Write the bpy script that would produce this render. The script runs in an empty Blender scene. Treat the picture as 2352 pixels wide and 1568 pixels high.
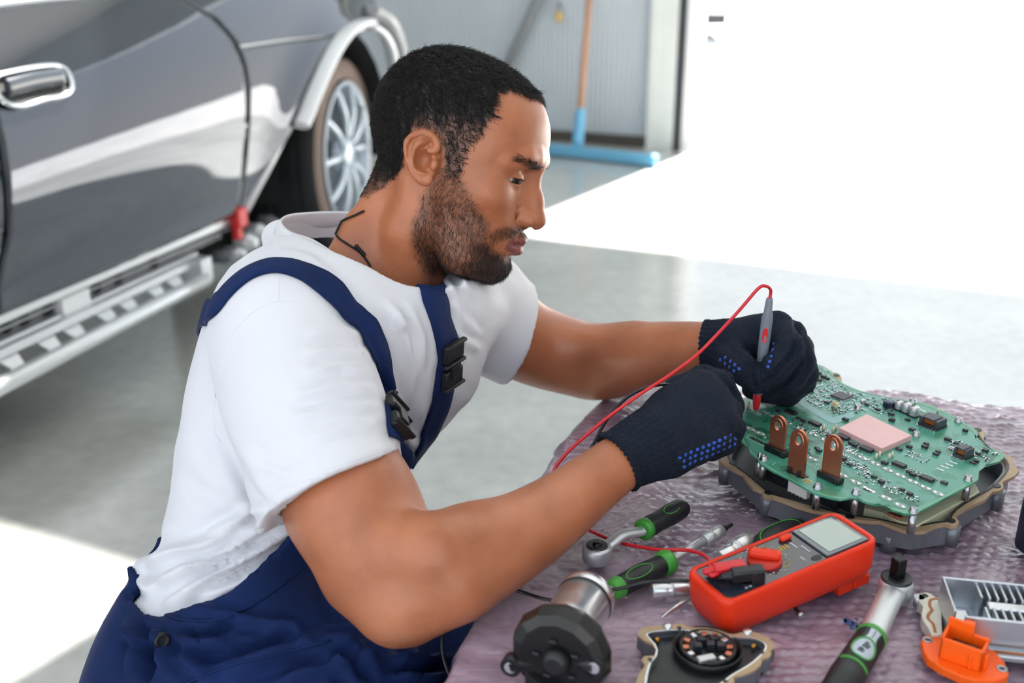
import bpy, bmesh, math, random
import numpy as np
from mathutils import Vector, Matrix
from mathutils.bvhtree import BVHTree

SC = bpy.context.scene
COL = SC.collection
rnd = random.Random(7)
nrng = np.random.default_rng(5)
PI = math.pi

# ------------------------------------------------------------------ camera, world, sun, exposure
FPX, PITCH = 2400.0, math.radians(20)
CAM = np.array([0.0, 0.0, 0.957])
FW = np.array([0, math.cos(PITCH), -math.sin(PITCH)])
UP = np.array([0, math.sin(PITCH), math.cos(PITCH)])
RT = np.array([1.0, 0, 0])
cam_d = bpy.data.cameras.new('camera')
cam = bpy.data.objects.new('camera', cam_d); COL.objects.link(cam)
cam.location = CAM
cam.rotation_euler = (PI/2 - PITCH, 0, 0)
cam_d.sensor_width = 36.0
cam_d.lens = 36.0*FPX/2352
cam_d.clip_start = 0.02
cam_d.dof.use_dof = True
cam_d.dof.focus_distance = 0.985
cam_d.dof.aperture_fstop = 4.3
SC.camera = cam
SC.view_settings.view_transform = 'Standard'
SC.view_settings.look = 'None'
SC.view_settings.gamma = 1.0
SC.view_settings.use_curve_mapping = False
SC.view_settings.exposure = 0.12
SC.cycles.max_bounces = 10
SC.cycles.transparent_max_bounces = 12
SC.cycles.use_denoising = True

W = bpy.data.worlds.new('sky'); SC.world = W; W.use_nodes = True
wn = W.node_tree; wn.nodes.clear()
_o = wn.nodes.new('ShaderNodeOutputWorld'); _b = wn.nodes.new('ShaderNodeBackground')
_g = wn.nodes.new('ShaderNodeTexCoord'); _s = wn.nodes.new('ShaderNodeSeparateXYZ'); _r = wn.nodes.new('ShaderNodeValToRGB')
wn.links.new(_g.outputs['Generated'], _s.inputs[0]); wn.links.new(_s.outputs['Z'], _r.inputs[0])
wn.links.new(_r.outputs[0], _b.inputs[0]); wn.links.new(_b.outputs[0], _o.inputs[0])
_r.color_ramp.elements[0].position = 0.0; _r.color_ramp.elements[0].color = (1.0, 1.0, 1.0, 1)
_r.color_ramp.elements[1].position = 0.9; _r.color_ramp.elements[1].color = (0.62, 0.80, 1.0, 1)
_b.inputs['Strength'].default_value = 1.65
SUN_EL = math.radians(50); SUN_AZ = (0.5, 0.866)
sd = bpy.data.lights.new('sun', 'SUN'); sun = bpy.data.objects.new('sun', sd); COL.objects.link(sun)
sd.energy = 36.0; sd.angle = math.radians(0.9); sd.color = (1.0, 0.96, 0.90)
_sv = Vector((SUN_AZ[0]*math.cos(SUN_EL), SUN_AZ[1]*math.cos(SUN_EL), math.sin(SUN_EL)))
sun.rotation_euler = _sv.to_track_quat('Z', 'Y').to_euler()

# ------------------------------------------------------------------ geometry helpers
def ray(x, y):
    return FW + RT*((x-1176)/FPX) - UP*((y-784)/FPX)
def PD(x, y, d):
    """point seen at photo pixel x, y at depth d (metres along the lens axis)"""
    return CAM + ray(x, y)*d
def PZ(x, y, z):
    r = ray(x, y); return CAM + r*((z-CAM[2])/r[2])
def pix_of(P):
    v = np.asarray(P, float) - CAM; d = v@FW
    return 1176 + FPX*(v@RT)/d, 784 - FPX*(v@UP)/d, d
def nrm(v):
    v = np.asarray(v, float); return v/np.linalg.norm(v)

def srgb(*c):
    if len(c) == 1: c = c[0]
    f = lambda u: (u/255/12.92) if u <= 10 else ((u/255+0.055)/1.055)**2.4
    return tuple(f(u) for u in c) + (1.0,)

def mat(name, col, rough=0.5, metal=0.0, spec=0.5, coat=0.0, sss=0.0, trans=0.0, alpha=1.0,
        noise=0.0, nscale=20.0, bump=0.0, bscale=100.0, bdist=0.001, ior=None, aniso=0.0, emit=None, coatr=0.03):
    m = bpy.data.materials.new(name); m.use_nodes = True
    nt = m.node_tree; b = nt.nodes['Principled BSDF']
    b.inputs['Base Color'].default_value = col
    b.inputs['Roughness'].default_value = rough
    b.inputs['Metallic'].default_value = metal
    b.inputs['Specular IOR Level'].default_value = spec
    b.inputs['Coat Weight'].default_value = coat
    b.inputs['Coat Roughness'].default_value = coatr
    b.inputs['Transmission Weight'].default_value = trans
    b.inputs['Alpha'].default_value = alpha
    b.inputs['Anisotropic'].default_value = aniso
    if ior: b.inputs['IOR'].default_value = ior
    if sss:
        b.inputs['Subsurface Weight'].default_value = sss
        b.inputs['Subsurface Radius'].default_value = (0.012, 0.005, 0.003)
        b.inputs['Subsurface Scale'].default_value = 1.0
    if emit:
        b.inputs['Emission Color'].default_value = emit[0]; b.inputs['Emission Strength'].default_value = emit[1]
    tc = nt.nodes.new('ShaderNodeTexCoord')
    if noise:
        n = nt.nodes.new('ShaderNodeTexNoise'); n.inputs['Scale'].default_value = nscale; n.inputs['Detail'].default_value = 4
        nt.links.new(tc.outputs['Object'], n.inputs['Vector'])
        mx = nt.nodes.new('ShaderNodeMix'); mx.data_type = 'RGBA'; mx.blend_type = 'MIX'
        d = tuple(c*(1-noise) for c in col[:3])+(1,); e = tuple(min(1, c*(1+noise)) for c in col[:3])+(1,)
        mx.inputs['A'].default_value = d; mx.inputs['B'].default_value = e
        nt.links.new(n.outputs['Fac'], mx.inputs['Factor'])
        nt.links.new(mx.outputs['Result'], b.inputs['Base Color'])
    if bump:
        n2 = nt.nodes.new('ShaderNodeTexNoise'); n2.inputs['Scale'].default_value = bscale; n2.inputs['Detail'].default_value = 5
        nt.links.new(tc.outputs['Object'], n2.inputs['Vector'])
        bp = nt.nodes.new('ShaderNodeBump'); bp.inputs['Strength'].default_value = bump; bp.inputs['Distance'].default_value = bdist
        nt.links.new(n2.outputs['Fac'], bp.inputs['Height']); nt.links.new(bp.outputs['Normal'], b.inputs['Normal'])
    return m

def nodes_of(m):
    return m.node_tree, m.node_tree.nodes['Principled BSDF']

class MB:
    """collects shapes and links them as one mesh object"""
    def __init__(s): s.bm = bmesh.new()
    def mesh(s, V, Fs, smooth=False):
        vs = [s.bm.verts.new(tuple(v)) for v in V]
        for f in Fs:
            try:
                q = s.bm.faces.new([vs[i] for i in f]); q.smooth = smooth
            except ValueError: pass
        return vs
    def box(s, c, size, M=None, bev=0.0, seg=2):
        r = bmesh.ops.create_cube(s.bm, size=1.0)
        vs = r['verts']
        T = Matrix.Translation(Vector(c)) @ (M.to_4x4() if M else Matrix.Identity(4)) @ Matrix.Diagonal((*size, 1))
        bmesh.ops.transform(s.bm, matrix=T, verts=vs)
        if bev:
            es = list({e for v in vs for e in v.link_edges})
            r2 = bmesh.ops.bevel(s.bm, geom=es, offset=bev, segments=seg, profile=0.5, affect='EDGES')
            for f in r2['faces']: f.smooth = True
        return s
    def frustum(s, a, b, ra, rb, n=20, caps=True, smooth=True):
        a = np.asarray(a, float); b = np.asarray(b, float); d = nrm(b-a)
        u = nrm(np.cross(d, (0, 0, 1) if abs(d[2]) < .9 else (1, 0, 0))); v = np.cross(d, u)
        A, B = [], []
        for i in range(n):
            t = 2*PI*i/n; w = u*math.cos(t)+v*math.sin(t)
            A.append(s.bm.verts.new(tuple(a+w*ra))); B.append(s.bm.verts.new(tuple(b+w*rb)))
        for i in range(n):
            j = (i+1) % n
            f = s.bm.faces.new((A[j], A[i], B[i], B[j])); f.smooth = smooth
        if caps:
            s.bm.faces.new(A); s.bm.faces.new(B[::-1])
        return s
    def lathe(s, a, d, prof, n=24, smooth=True, cap=True, rot0=0.0):
        """revolve profile [(t along d, radius)] about axis d through a"""
        a = np.asarray(a, float); d = nrm(d)
        u = nrm(np.cross(d, (0, 0, 1) if abs(d[2]) < .9 else (1, 0, 0))); v = np.cross(d, u)
        rings = []
        for t, r in prof:
            rings.append([s.bm.verts.new(tuple(a+d*t+(u*math.cos(rot0+2*PI*i/n)+v*math.sin(rot0+2*PI*i/n))*r)) for i in range(n)])
        for A, B in zip(rings, rings[1:]):
            for i in range(n):
                j = (i+1) % n
                try:
                    f = s.bm.faces.new((A[j], A[i], B[i], B[j])); f.smooth = smooth
                except ValueError: pass
        if cap:
            s.bm.faces.new(rings[0]); s.bm.faces.new(rings[-1][::-1])
        return s
    def tube(s, pts, r, n=10, closed=False, caps=True, flat=None, up=(0, 0, 1)):
        """sweep a circle (or flat = (half width, half thickness) rounded strip) along points"""
        P = [np.asarray(p, float) for p in pts]; m = len(P)
        rings = []
        prevu = None
        for i in range(m):
            t = P[(i+1) % m]-P[i-1] if closed else P[min(i+1, m-1)]-P[max(i-1, 0)]
            t = nrm(t)
            if prevu is None:
                q = np.asarray(up, float)
                if abs(t@nrm(q)) > .95: q = np.array((1., 0, 0))
                u = nrm(q - t*(t@q))
            else:
                u = nrm(prevu - t*(t@prevu))
            prevu = u; v = np.cross(t, u)
            rr = r[i] if hasattr(r, '__len__') else r
            ring = []
            for k in range(n):
                a = 2*PI*k/n
                if flat: off = u*math.sin(a)*flat[1]+v*math.cos(a)*flat[0]
                else: off = (u*math.sin(a)+v*math.cos(a))*rr
                ring.append(s.bm.verts.new(tuple(P[i]+off)))
            rings.append(ring)
        pairs = list(zip(rings, rings[1:]))
        if closed: pairs.append((rings[-1], rings[0]))
        for A, B in pairs:
            for i in range(n):
                j = (i+1) % n
                f = s.bm.faces.new((A[i], A[j], B[j], B[i])); f.smooth = True
        if caps and not closed:
            s.bm.faces.new(rings[0][::-1]); s.bm.faces.new(rings[-1])
        return s
    def prism(s, poly, z0, z1, M=None, bev=0.0, seg=2, holes=()):
        """extrude a polygon (x, y) from z0 to z1"""
        m = Matrix(M) if M is not None else Matrix.Identity(4)
        n = len(poly)
        area = sum(poly[i][0]*poly[(i+1) % n][1]-poly[(i+1) % n][0]*poly[i][1] for i in range(n))
        if area < 0: poly = poly[::-1]
        B = [s.bm.verts.new(m @ Vector((x, y, z0))) for x, y in poly]
        T = [s.bm.verts.new(m @ Vector((x, y, z1))) for x, y in poly]
        sides = []
        for i in range(n):
            j = (i+1) % n; sides.append(s.bm.faces.new((B[i], B[j], T[j], T[i])))
        top = s.bm.faces.new(T); bot = s.bm.faces.new(B[::-1])
        if bev:
            es = [e for e in top.edges]
            r2 = bmesh.ops.bevel(s.bm, geom=es, offset=bev, segments=seg, profile=.5, affect='EDGES')
            for f in r2['faces']: f.smooth = True
        return s
    def sphere(s, c, r, seg=14, rings=8, scale=(1, 1, 1), M=None):
        q = bmesh.ops.create_uvsphere(s.bm, u_segments=seg, v_segments=rings, radius=1.0)
        T = Matrix.Translation(Vector(c)) @ (M.to_4x4() if M else Matrix.Identity(4)) @ Matrix.Diagonal((r*scale[0], r*scale[1], r*scale[2], 1))
        bmesh.ops.transform(s.bm, matrix=T, verts=q['verts'])
        for v in q['verts']:
            for f in v.link_faces: f.smooth = True
        return s
    def build(s, name, m, parent=None, kind=None, fix=True):
        if fix: bmesh.ops.recalc_face_normals(s.bm, faces=s.bm.faces[:])
        me = bpy.data.meshes.new(name); s.bm.to_mesh(me); s.bm.free()
        return link(name, me, m, parent, kind)

def link(name, me, m=None, parent=None, kind=None):
    o = bpy.data.objects.new(name, me); COL.objects.link(o)
    if m is not None:
        for k in (m if isinstance(m, (list, tuple)) else [m]): me.materials.append(k)
    if parent is not None:
        o.parent = parent
        pw = Matrix.Identity(4); q = parent
        while q is not None:
            pw = q.matrix_basis @ pw; q = q.parent
        o.matrix_basis = pw.inverted()      # geometry is given in world coordinates
    if kind: o['kind'] = kind
    return o
def empty(name, loc):
    o = bpy.data.objects.new(name, None); COL.objects.link(o); o.location = tuple(loc); o.empty_display_size = .05
    return o
def tag(o, label=None, cat=None, group=None, kind=None):
    if label: o['label'] = label
    if cat: o['category'] = cat
    if group: o['group'] = group
    if kind: o['kind'] = kind
    return o
def pymesh(name, V, Fs, m, parent=None, kind=None, smooth=True):
    me = bpy.data.meshes.new(name); me.from_pydata([tuple(v) for v in V], [], [tuple(f) for f in Fs])
    if smooth: me.polygons.foreach_set('use_smooth', [True]*len(me.polygons))
    me.update()
    return link(name, me, m, parent, kind)

def catmull(P, n=8, closed=False):
    P = [np.asarray(p, float) for p in P]; m = len(P); out = []
    rng = range(m if closed else m-1)
    for i in rng:
        if closed: a, b, c, d = P[i-1], P[i], P[(i+1) % m], P[(i+2) % m]
        else: a, b, c, d = P[max(i-1, 0)], P[i], P[i+1], P[min(i+2, m-1)]
        for k in range(n):
            t = k/n
            out.append(.5*((2*b)+(-a+c)*t+(2*a-5*b+4*c-d)*t*t+(-a+3*b-3*c+d)*t**3))
    if not closed: out.append(P[-1])
    return out

# ------------------------------------------------------------------ implicit surfaces (for the figure)
class Vol:
    def __init__(s, lo, hi, h):
        s.lo = np.asarray(lo, np.float32); s.h = h
        s.n = np.ceil((np.asarray(hi)-np.asarray(lo))/h).astype(int)+1
        s.D = np.full(s.n, 1.0, np.float32)
        s.ax = [s.lo[i]+h*np.arange(s.n[i], dtype=np.float32) for i in range(3)]
    def sub(s, lo, hi):
        i0 = np.clip(np.floor((np.asarray(lo)-s.lo)/s.h).astype(int), 0, s.n-1)
        i1 = np.clip(np.ceil((np.asarray(hi)-s.lo)/s.h).astype(int)+1, 1, s.n)
        sl = tuple(slice(a, max(b, a+1)) for a, b in zip(i0, i1))
        X, Y, Z = np.meshgrid(*[s.ax[i][sl[i]] for i in range(3)], indexing='ij', sparse=True)
        return sl, X, Y, Z
    def add(s, d, sl, k): # smooth union
        A = s.D[sl]
        if k <= 0: s.D[sl] = np.minimum(A, d)
        else:
            h = np.maximum(k-np.abs(A-d), 0)/k
            s.D[sl] = np.minimum(A, d)-h*h*k*.25
    def cut(s, d, sl, k):
        A = s.D[sl]; d = -d
        if k <= 0: s.D[sl] = np.maximum(A, d)
        else:
            h = np.maximum(k-np.abs(A-d), 0)/k
            s.D[sl] = np.maximum(A, d)+h*h*k*.25
    def op(s, d, sl, k, cut): (s.cut if cut else s.add)(d, sl, k)
    def cone(s, a, b, ra, rb, k=.004, cut=False, pad=None):
        a = np.asarray(a, np.float32); b = np.asarray(b, np.float32); r = max(ra, rb)+k+ (pad or .008)
        sl, X, Y, Z = s.sub(np.minimum(a, b)-r, np.maximum(a, b)+r)
        ab = b-a; L2 = float(ab@ab)+1e-12
        t = np.clip(((X-a[0])*ab[0]+(Y-a[1])*ab[1]+(Z-a[2])*ab[2])/L2, 0, 1)
        d = np.sqrt((X-a[0]-ab[0]*t)**2+(Y-a[1]-ab[1]*t)**2+(Z-a[2]-ab[2]*t)**2)-(ra+(rb-ra)*t)
        s.op(d, sl, k, cut); return s
    def chain(s, pts, rs, k=.004, cut=False, **kw):
        if not hasattr(rs, '__len__'): rs = [rs]*len(pts)
        for i in range(len(pts)-1): s.cone(pts[i], pts[i+1], rs[i], rs[i+1], k, cut, **kw)
        return s
    def ell(s, c, r, k=.004, cut=False, M=None, pw=2.0):
        """ellipsoid; rows of M are its axes"""
        c = np.asarray(c, np.float32); R = max(r)+k+.008
        sl, X, Y, Z = s.sub(c-R, c+R)
        X = X-c[0]; Y = Y-c[1]; Z = Z-c[2]
        if M is not None:
            M = np.asarray(M, np.float32)
            X, Y, Z = (M[0, 0]*X+M[0, 1]*Y+M[0, 2]*Z, M[1, 0]*X+M[1, 1]*Y+M[1, 2]*Z, M[2, 0]*X+M[2, 1]*Y+M[2, 2]*Z)
        if pw == 2.0:
            k0 = np.sqrt((X/r[0])**2+(Y/r[1])**2+(Z/r[2])**2)
            k1 = np.sqrt((X/r[0]**2)**2+(Y/r[1]**2)**2+(Z/r[2]**2)**2)+1e-9
            d = k0*(k0-1)/k1
        else:
            q = ((np.abs(X)/r[0])**pw+(np.abs(Y)/r[1])**pw+(np.abs(Z)/r[2])**pw)**(1/pw)
            d = (q-1)*min(r)
        s.op(d, sl, k, cut); return s
    def plane(s, p, n, k=.002):
        """keep the side the normal points away from"""
        n = nrm(n)
        X, Y, Z = np.meshgrid(*s.ax, indexing='ij', sparse=True)
        d = (X-p[0])*n[0]+(Y-p[1])*n[1]+(Z-p[2])*n[2]
        s.cut(-d.astype(np.float32), tuple(slice(None) for _ in range(3)), k); return s
    def surface(s):
        """surface nets -> verts, quads"""
        D = s.D; S = D < 0
        c = [S[i:S.shape[0]-1+i, j:S.shape[1]-1+j, k:S.shape[2]-1+k] for i in (0, 1) for j in (0, 1) for k in (0, 1)]
        tot = sum(q.astype(np.int8) for q in c)
        act = (tot > 0) & (tot < 8)
        idx = np.argwhere(act); N = len(idx)
        vid = np.full(act.shape, -1, np.int32); vid[act] = np.arange(N)
        acc = np.zeros((N, 3), np.float64); cnt = np.zeros(N)
        corners = [(i, j, k) for i in (0, 1) for j in (0, 1) for k in (0, 1)]
        val = {q: D[idx[:, 0]+q[0], idx[:, 1]+q[1], idx[:, 2]+q[2]].astype(np.float64) for q in corners}
        for a in corners:
            for ax in range(3):
                if a[ax] == 0:
                    b = list(a); b[ax] = 1; b = tuple(b)
                    va, vb = val[a], val[b]; cr = (va < 0) != (vb < 0)
                    t = np.where(cr, va/np.where(cr, va-vb, 1), 0)
                    p = np.tile(np.array(a, float), (N, 1)); p[:, ax] += t
                    acc[cr] += p[cr]; cnt[cr] += 1
        V = s.lo+s.h*(idx+acc/cnt[:, None])
        Q = []
        for ax in range(3):
            o1, o2 = [(1, 2), (2, 0), (0, 1)][ax]
            A = np.take(S, range(S.shape[ax]-1), ax); B = np.take(S, range(1, S.shape[ax]), ax)
            e = np.argwhere(A != B)
            ok = (e[:, o1] > 0) & (e[:, o2] > 0) & (e[:, o1] < S.shape[o1]-1) & (e[:, o2] < S.shape[o2]-1)
            e = e[ok]
            def g(d1, d2):
                q = e.copy(); q[:, o1] -= d1; q[:, o2] -= d2
                return vid[q[:, 0], q[:, 1], q[:, 2]]
            q = np.stack([g(1, 1), g(0, 1), g(0, 0), g(1, 0)], 1)
            fl = A[e[:, 0], e[:, 1], e[:, 2]]
            q[~fl] = q[~fl][:, ::-1]
            Q.append(q)
        Q = np.concatenate(Q); Q = Q[(Q >= 0).all(1)]
        return V, Q
def net_mesh(name, V, Q):
    me = bpy.data.meshes.new(name)
    me.vertices.add(len(V)); me.vertices.foreach_set('co', np.asarray(V, np.float32).ravel())
    n = Q.shape[1]
    me.loops.add(len(Q)*n); me.loops.foreach_set('vertex_index', Q.ravel().astype(np.int32))
    me.polygons.add(len(Q)); me.polygons.foreach_set('loop_start', np.arange(0, len(Q)*n, n, dtype=np.int32))
    me.polygons.foreach_set('use_smooth', np.ones(len(Q), bool))
    me.update(calc_edges=True); me.validate()
    return me
def smooth_verts(V, Q, it=2, f=.5, keep=None):
    E = np.concatenate([Q[:, [i, (i+1) % Q.shape[1]]] for i in range(Q.shape[1])])
    for i in range(it*2):
        acc = np.zeros_like(V); cnt = np.zeros(len(V))
        for a, b in ((0, 1), (1, 0)):
            np.add.at(acc, E[:, a], V[E[:, b]]); np.add.at(cnt, E[:, a], 1)
        lam = f if i % 2 == 0 else -f*.98
        d = lam*(acc/np.maximum(cnt, 1)[:, None]-V)
        if keep is not None: d *= keep[:, None]
        V = V+d
    return V
def vnormals(V, Q):
    n = np.cross(V[Q[:, 2]]-V[Q[:, 0]], V[Q[:, 3 % Q.shape[1]]]-V[Q[:, 1]]) if Q.shape[1] == 4 else np.cross(V[Q[:, 1]]-V[Q[:, 0]], V[Q[:, 2]]-V[Q[:, 0]])
    N = np.zeros_like(V)
    for i in range(Q.shape[1]): np.add.at(N, Q[:, i], n)
    return N/np.maximum(np.linalg.norm(N, axis=1), 1e-12)[:, None]
def set_attr(me, name, arr):
    a = me.attributes.new(name, 'FLOAT', 'POINT'); a.data.foreach_set('value', np.asarray(arr, np.float32))
def pix_arr(V):
    v = V-CAM; d = v@FW
    return np.stack([1176+FPX*(v@RT)/d, 784-FPX*(v@UP)/d, d], 1)
def seg_dist(P2, line):
    """distance of 2D points to a polyline and the fraction along it"""
    best = np.full(len(P2), 1e9); frac = np.zeros(len(P2)); L = [0]
    line = np.asarray(line, float)
    for i in range(len(line)-1): L.append(L[-1]+np.linalg.norm(line[i+1]-line[i]))
    for i in range(len(line)-1):
        a, b = line[i], line[i+1]; ab = b-a
        t = np.clip(((P2-a)@ab)/(ab@ab), 0, 1); d = np.linalg.norm(P2-a-t[:, None]*ab, axis=1)
        m = d < best; best[m] = d[m]; frac[m] = (L[i]+t[m]*(L[i+1]-L[i]))/L[-1]
    return best, frac
# ------------------------------------------------------------------ the garage
WE = np.array([-.906, .423, 0]); WN = np.array([-.423, -.906, 0])      # along the back wall to the left; into the room
WA = np.array([.89, 5.645, 0])                                          # foot of the door post
ZU = np.array([0, 0, 1.])
def WP(a, b, z): return WA+WE*a+WN*b+ZU*z                               # a along the wall, b into the room
H_CEIL, H_LINTEL = 3.4, 2.58

def floor_mat():
    m = mat('concrete_floor', srgb(150, 152, 150), rough=.3, spec=.9, ior=2.5)
    nt, b = nodes_of(m)
    tc = nt.nodes.new('ShaderNodeTexCoord')
    n1 = nt.nodes.new('ShaderNodeTexNoise'); n1.inputs['Scale'].default_value = 2.2; n1.inputs['Detail'].default_value = 6
    n2 = nt.nodes.new('ShaderNodeTexNoise'); n2.inputs['Scale'].default_value = 26; n2.inputs['Detail'].default_value = 5
    nt.links.new(tc.outputs['Object'], n1.inputs['Vector']); nt.links.new(tc.outputs['Object'], n2.inputs['Vector'])
    r = nt.nodes.new('ShaderNodeValToRGB')
    r.color_ramp.elements[0].position = .3; r.color_ramp.elements[0].color = srgb(160, 162, 158)
    r.color_ramp.elements[1].position = .72; r.color_ramp.elements[1].color = srgb(206, 207, 202)
    mx = nt.nodes.new('ShaderNodeMath'); mx.operation = 'MULTIPLY_ADD'; mx.inputs[1].default_value = .3
    nt.links.new(n2.outputs['Fac'], mx.inputs[0])
    m2 = nt.nodes.new('ShaderNodeMath'); m2.operation = 'MULTIPLY'; m2.inputs[1].default_value = .72
    nt.links.new(n1.outputs['Fac'], m2.inputs[0]); nt.links.new(m2.outputs[0], mx.inputs[2])
    nt.links.new(mx.outputs[0], r.inputs[0]); nt.links.new(r.outputs[0], b.inputs['Base Color'])
    rr = nt.nodes.new('ShaderNodeMapRange'); rr.inputs['To Min'].default_value = .11; rr.inputs['To Max'].default_value = .28
    nt.links.new(n1.outputs['Fac'], rr.inputs['Value']); nt.links.new(rr.outputs[0], b.inputs['Roughness'])
    bp = nt.nodes.new('ShaderNodeBump'); bp.inputs['Strength'].default_value = .15; bp.inputs['Distance'].default_value = .002
    nt.links.new(n2.outputs['Fac'], bp.inputs['Height']); nt.links.new(bp.outputs['Normal'], b.inputs['Normal'])
    return m
M_floor = floor_mat()
M_wall = mat('grey_blue_cladding', srgb(188, 197, 204), rough=.4, noise=.05, nscale=3)
M_wallin = mat('painted_wall', srgb(176, 178, 178), rough=.7, noise=.05, nscale=2)
M_ceil = mat('white_ceiling', srgb(215, 216, 216), rough=.8, noise=.03, nscale=2)
M_post = mat('grey_post', srgb(205, 210, 208), rough=.45, noise=.08, nscale=9)
M_dark = mat('dark_rubber', srgb(38, 42, 48), rough=.6)
M_white = mat('white_paint', srgb(235, 236, 238), rough=.45)
M_kick = mat('brown_skirting', srgb(72, 66, 60), rough=.6, noise=.2, nscale=14)

# floor slab: inside of the wall line
fl = MB()
fp = [WP(8, 0, 0), WP(-7, 0, 0), np.array([9.5, -6, 0]), np.array([-11.5, -6, 0])]
fl.prism([(p[0], p[1]) for p in fp], -.12, 0)
tag(fl.build('floor', M_floor), kind='structure')

# back wall: ribbed cladding panels on a core, the opening to the right of the post
wall = MB()
c = [WP(.10, -.10, 0), WP(6, -.10, 0), WP(6, -.02, 0), WP(.10, -.02, 0)]
wall.prism([(p[0], p[1]) for p in c], 0, H_CEIL)
c = [WP(.10, -.10, 0), WP(-5, -.10, 0), WP(-5, -.0, 0), WP(.10, -.0, 0)]
wall.prism([(p[0], p[1]) for p in c], H_LINTEL, H_CEIL)
wall_back = tag(wall.build('wall_back', M_wall), kind='structure')
a0 = .15
for k in range(4):
    w = 1.15; V = []; Fq = []; prof = []
    nr = 40; pit = w/nr
    for i in range(nr):
        s0 = a0+i*pit
        prof += [(s0+.0, .0), (s0+.38*pit, .0), (s0+.5*pit, .006), (s0+.88*pit, .006)]
    prof.append((a0+w-.004, 0))
    for a, b in prof:
        V += [WP(a, b-.012, .0), WP(a, b-.012, H_CEIL)]
    for i in range(len(prof)-1):
        Fq.append((2*i, 2*i+2, 2*i+3, 2*i+1))
    p_ = pymesh('cladding_panel', V, Fq, M_wall, wall_back, smooth=False)
    a0 += w
sk = MB()
c = [WP(.10, -.01, 0), WP(4.7, -.01, 0), WP(4.7, .012, 0), WP(.10, .012, 0)]
sk.prism([(p[0], p[1]) for p in c], 0, .06)
tag(sk.build('baseboard_back', M_kick), kind='structure')

# door post: pale steel channel, dark seal strip and a white frame edge
po = MB()
c = [WP(.165, -.06, 0), WP(.018, -.06, 0), WP(.018, .04, 0), WP(.165, .04, 0)]
po.prism([(p[0], p[1]) for p in c], 0, H_LINTEL, bev=.004)
post = tag(po.build('trim_1', M_post), kind='structure')
q = MB(); c = [WP(.018, -.05, 0), WP(-.016, -.05, 0), WP(-.016, .036, 0), WP(.018, .036, 0)]
q.prism([(p[0], p[1]) for p in c], 0, H_LINTEL); q.build('seal_strip', M_dark, post)
q = MB(); c = [WP(-.016, -.12, 0), WP(-.085, -.12, 0), WP(-.085, -.01, 0), WP(-.016, -.01, 0)]
q.prism([(p[0], p[1]) for p in c], 0, H_LINTEL); q.build('frame_edge', M_white, post)
q = MB(); c = [WP(.165, .0, 0), WP(.125, .0, 0), WP(.125, .046, 0), WP(.165, .046, 0)]
q.prism([(p[0], p[1]) for p in c], 0, H_LINTEL); q.build('channel_edge', M_post, post)

# right and left walls, ceiling with an added opening, shaped to throw a sun patch
rw = MB(); rp0 = WP(-4.2, 0, 0); rdir = WN
c = [rp0, rp0+WN*6.8, rp0+WN*6.8-WE*.1, rp0-WE*.1]
rw.prism([(p[0], p[1]) for p in c], 0, H_CEIL)
tag(rw.build('wall_right', M_wallin), kind='structure')
lw = MB(); lp0 = WP(4.7, 0, 0)
c = [lp0, lp0+WN*6.8, lp0+WN*6.8+WE*.1, lp0+WE*.1]
lw.prism([(p[0], p[1]) for p in c], 0, H_CEIL)
tag(lw.build('wall_left', M_wallin), kind='structure')
V0 = np.array([-.69+.5*H_CEIL/math.tan(SUN_EL), 1.55+.866*H_CEIL/math.tan(SUN_EL), 0])
G = np.array([-.53, -.85, 0])
V0 = V0-WE*.14; hole = [V0, V0+WE*1.7, V0+WE*1.7+G*.62, V0+G*.62]
out = [WP(-4.4, -.1, 0), WP(4.9, -.1, 0), WP(4.9, 6.8, 0), WP(-4.4, 6.8, 0)]
out = [out[0], out[1], out[2], out[3]]
ce = bmesh.new()
for z in (H_CEIL, H_CEIL+.02):
    o_ = [ce.verts.new((p[0], p[1], z)) for p in out]; h_ = [ce.verts.new((p[0], p[1], z)) for p in hole]
    for i in range(4):
        j = (i+1) % 4; ce.faces.new((o_[i], o_[j], h_[j], h_[i]))
ce.verts.ensure_lookup_table()
for i in range(4):
    j = (i+1) % 4
    ce.faces.new([ce.verts[k] for k in (i, j, 8+j, 8+i)])
    ce.faces.new([ce.verts[k] for k in (4+i, 4+j, 12+j, 12+i)])
bmesh.ops.recalc_face_normals(ce, faces=ce.faces[:])
me = bpy.data.meshes.new('ceiling'); ce.to_mesh(me); ce.free()
tag(link('ceiling', me, M_ceil), kind='structure')

# outside: sunlit gravel yard and a white basin on a stone block beside the post
def gravel_mat():
    m = mat('pale_gravel', srgb(200, 196, 190), rough=.9)
    nt, b = nodes_of(m); tc = nt.nodes.new('ShaderNodeTexCoord')
    n = nt.nodes.new('ShaderNodeTexNoise'); n.inputs['Scale'].default_value = 3.5; n.inputs['Detail'].default_value = 8; n.inputs['Roughness'].default_value = .75
    r = nt.nodes.new('ShaderNodeValToRGB')
    r.color_ramp.elements[0].position = .3; r.color_ramp.elements[0].color = srgb(150, 148, 146)
    r.color_ramp.elements[1].position = .6; r.color_ramp.elements[1].color = srgb(222, 220, 216)
    nt.links.new(tc.outputs['Object'], n.inputs['Vector']); nt.links.new(n.outputs['Fac'], r.inputs[0]); nt.links.new(r.outputs[0], b.inputs['Base Color'])
    return m
M_gravel = gravel_mat()
NX, NY = 110, 120; V = []; Fq = []
for i in range(NX+1):
    for j in range(NY+1):
        d = 60*(j/NY)**2.2; a = (8-20*i/NX)*(1+d*.10)
        P = WP(a, -.12-d, 0)
        z = -.02+(.03*math.sin(a*2.1+d)+.02*math.sin(a*5+d*3.3)+rnd.uniform(-.02, .02))*min(1, d*.6)*(1+d*.05)
        V.append((P[0], P[1], z))
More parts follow.
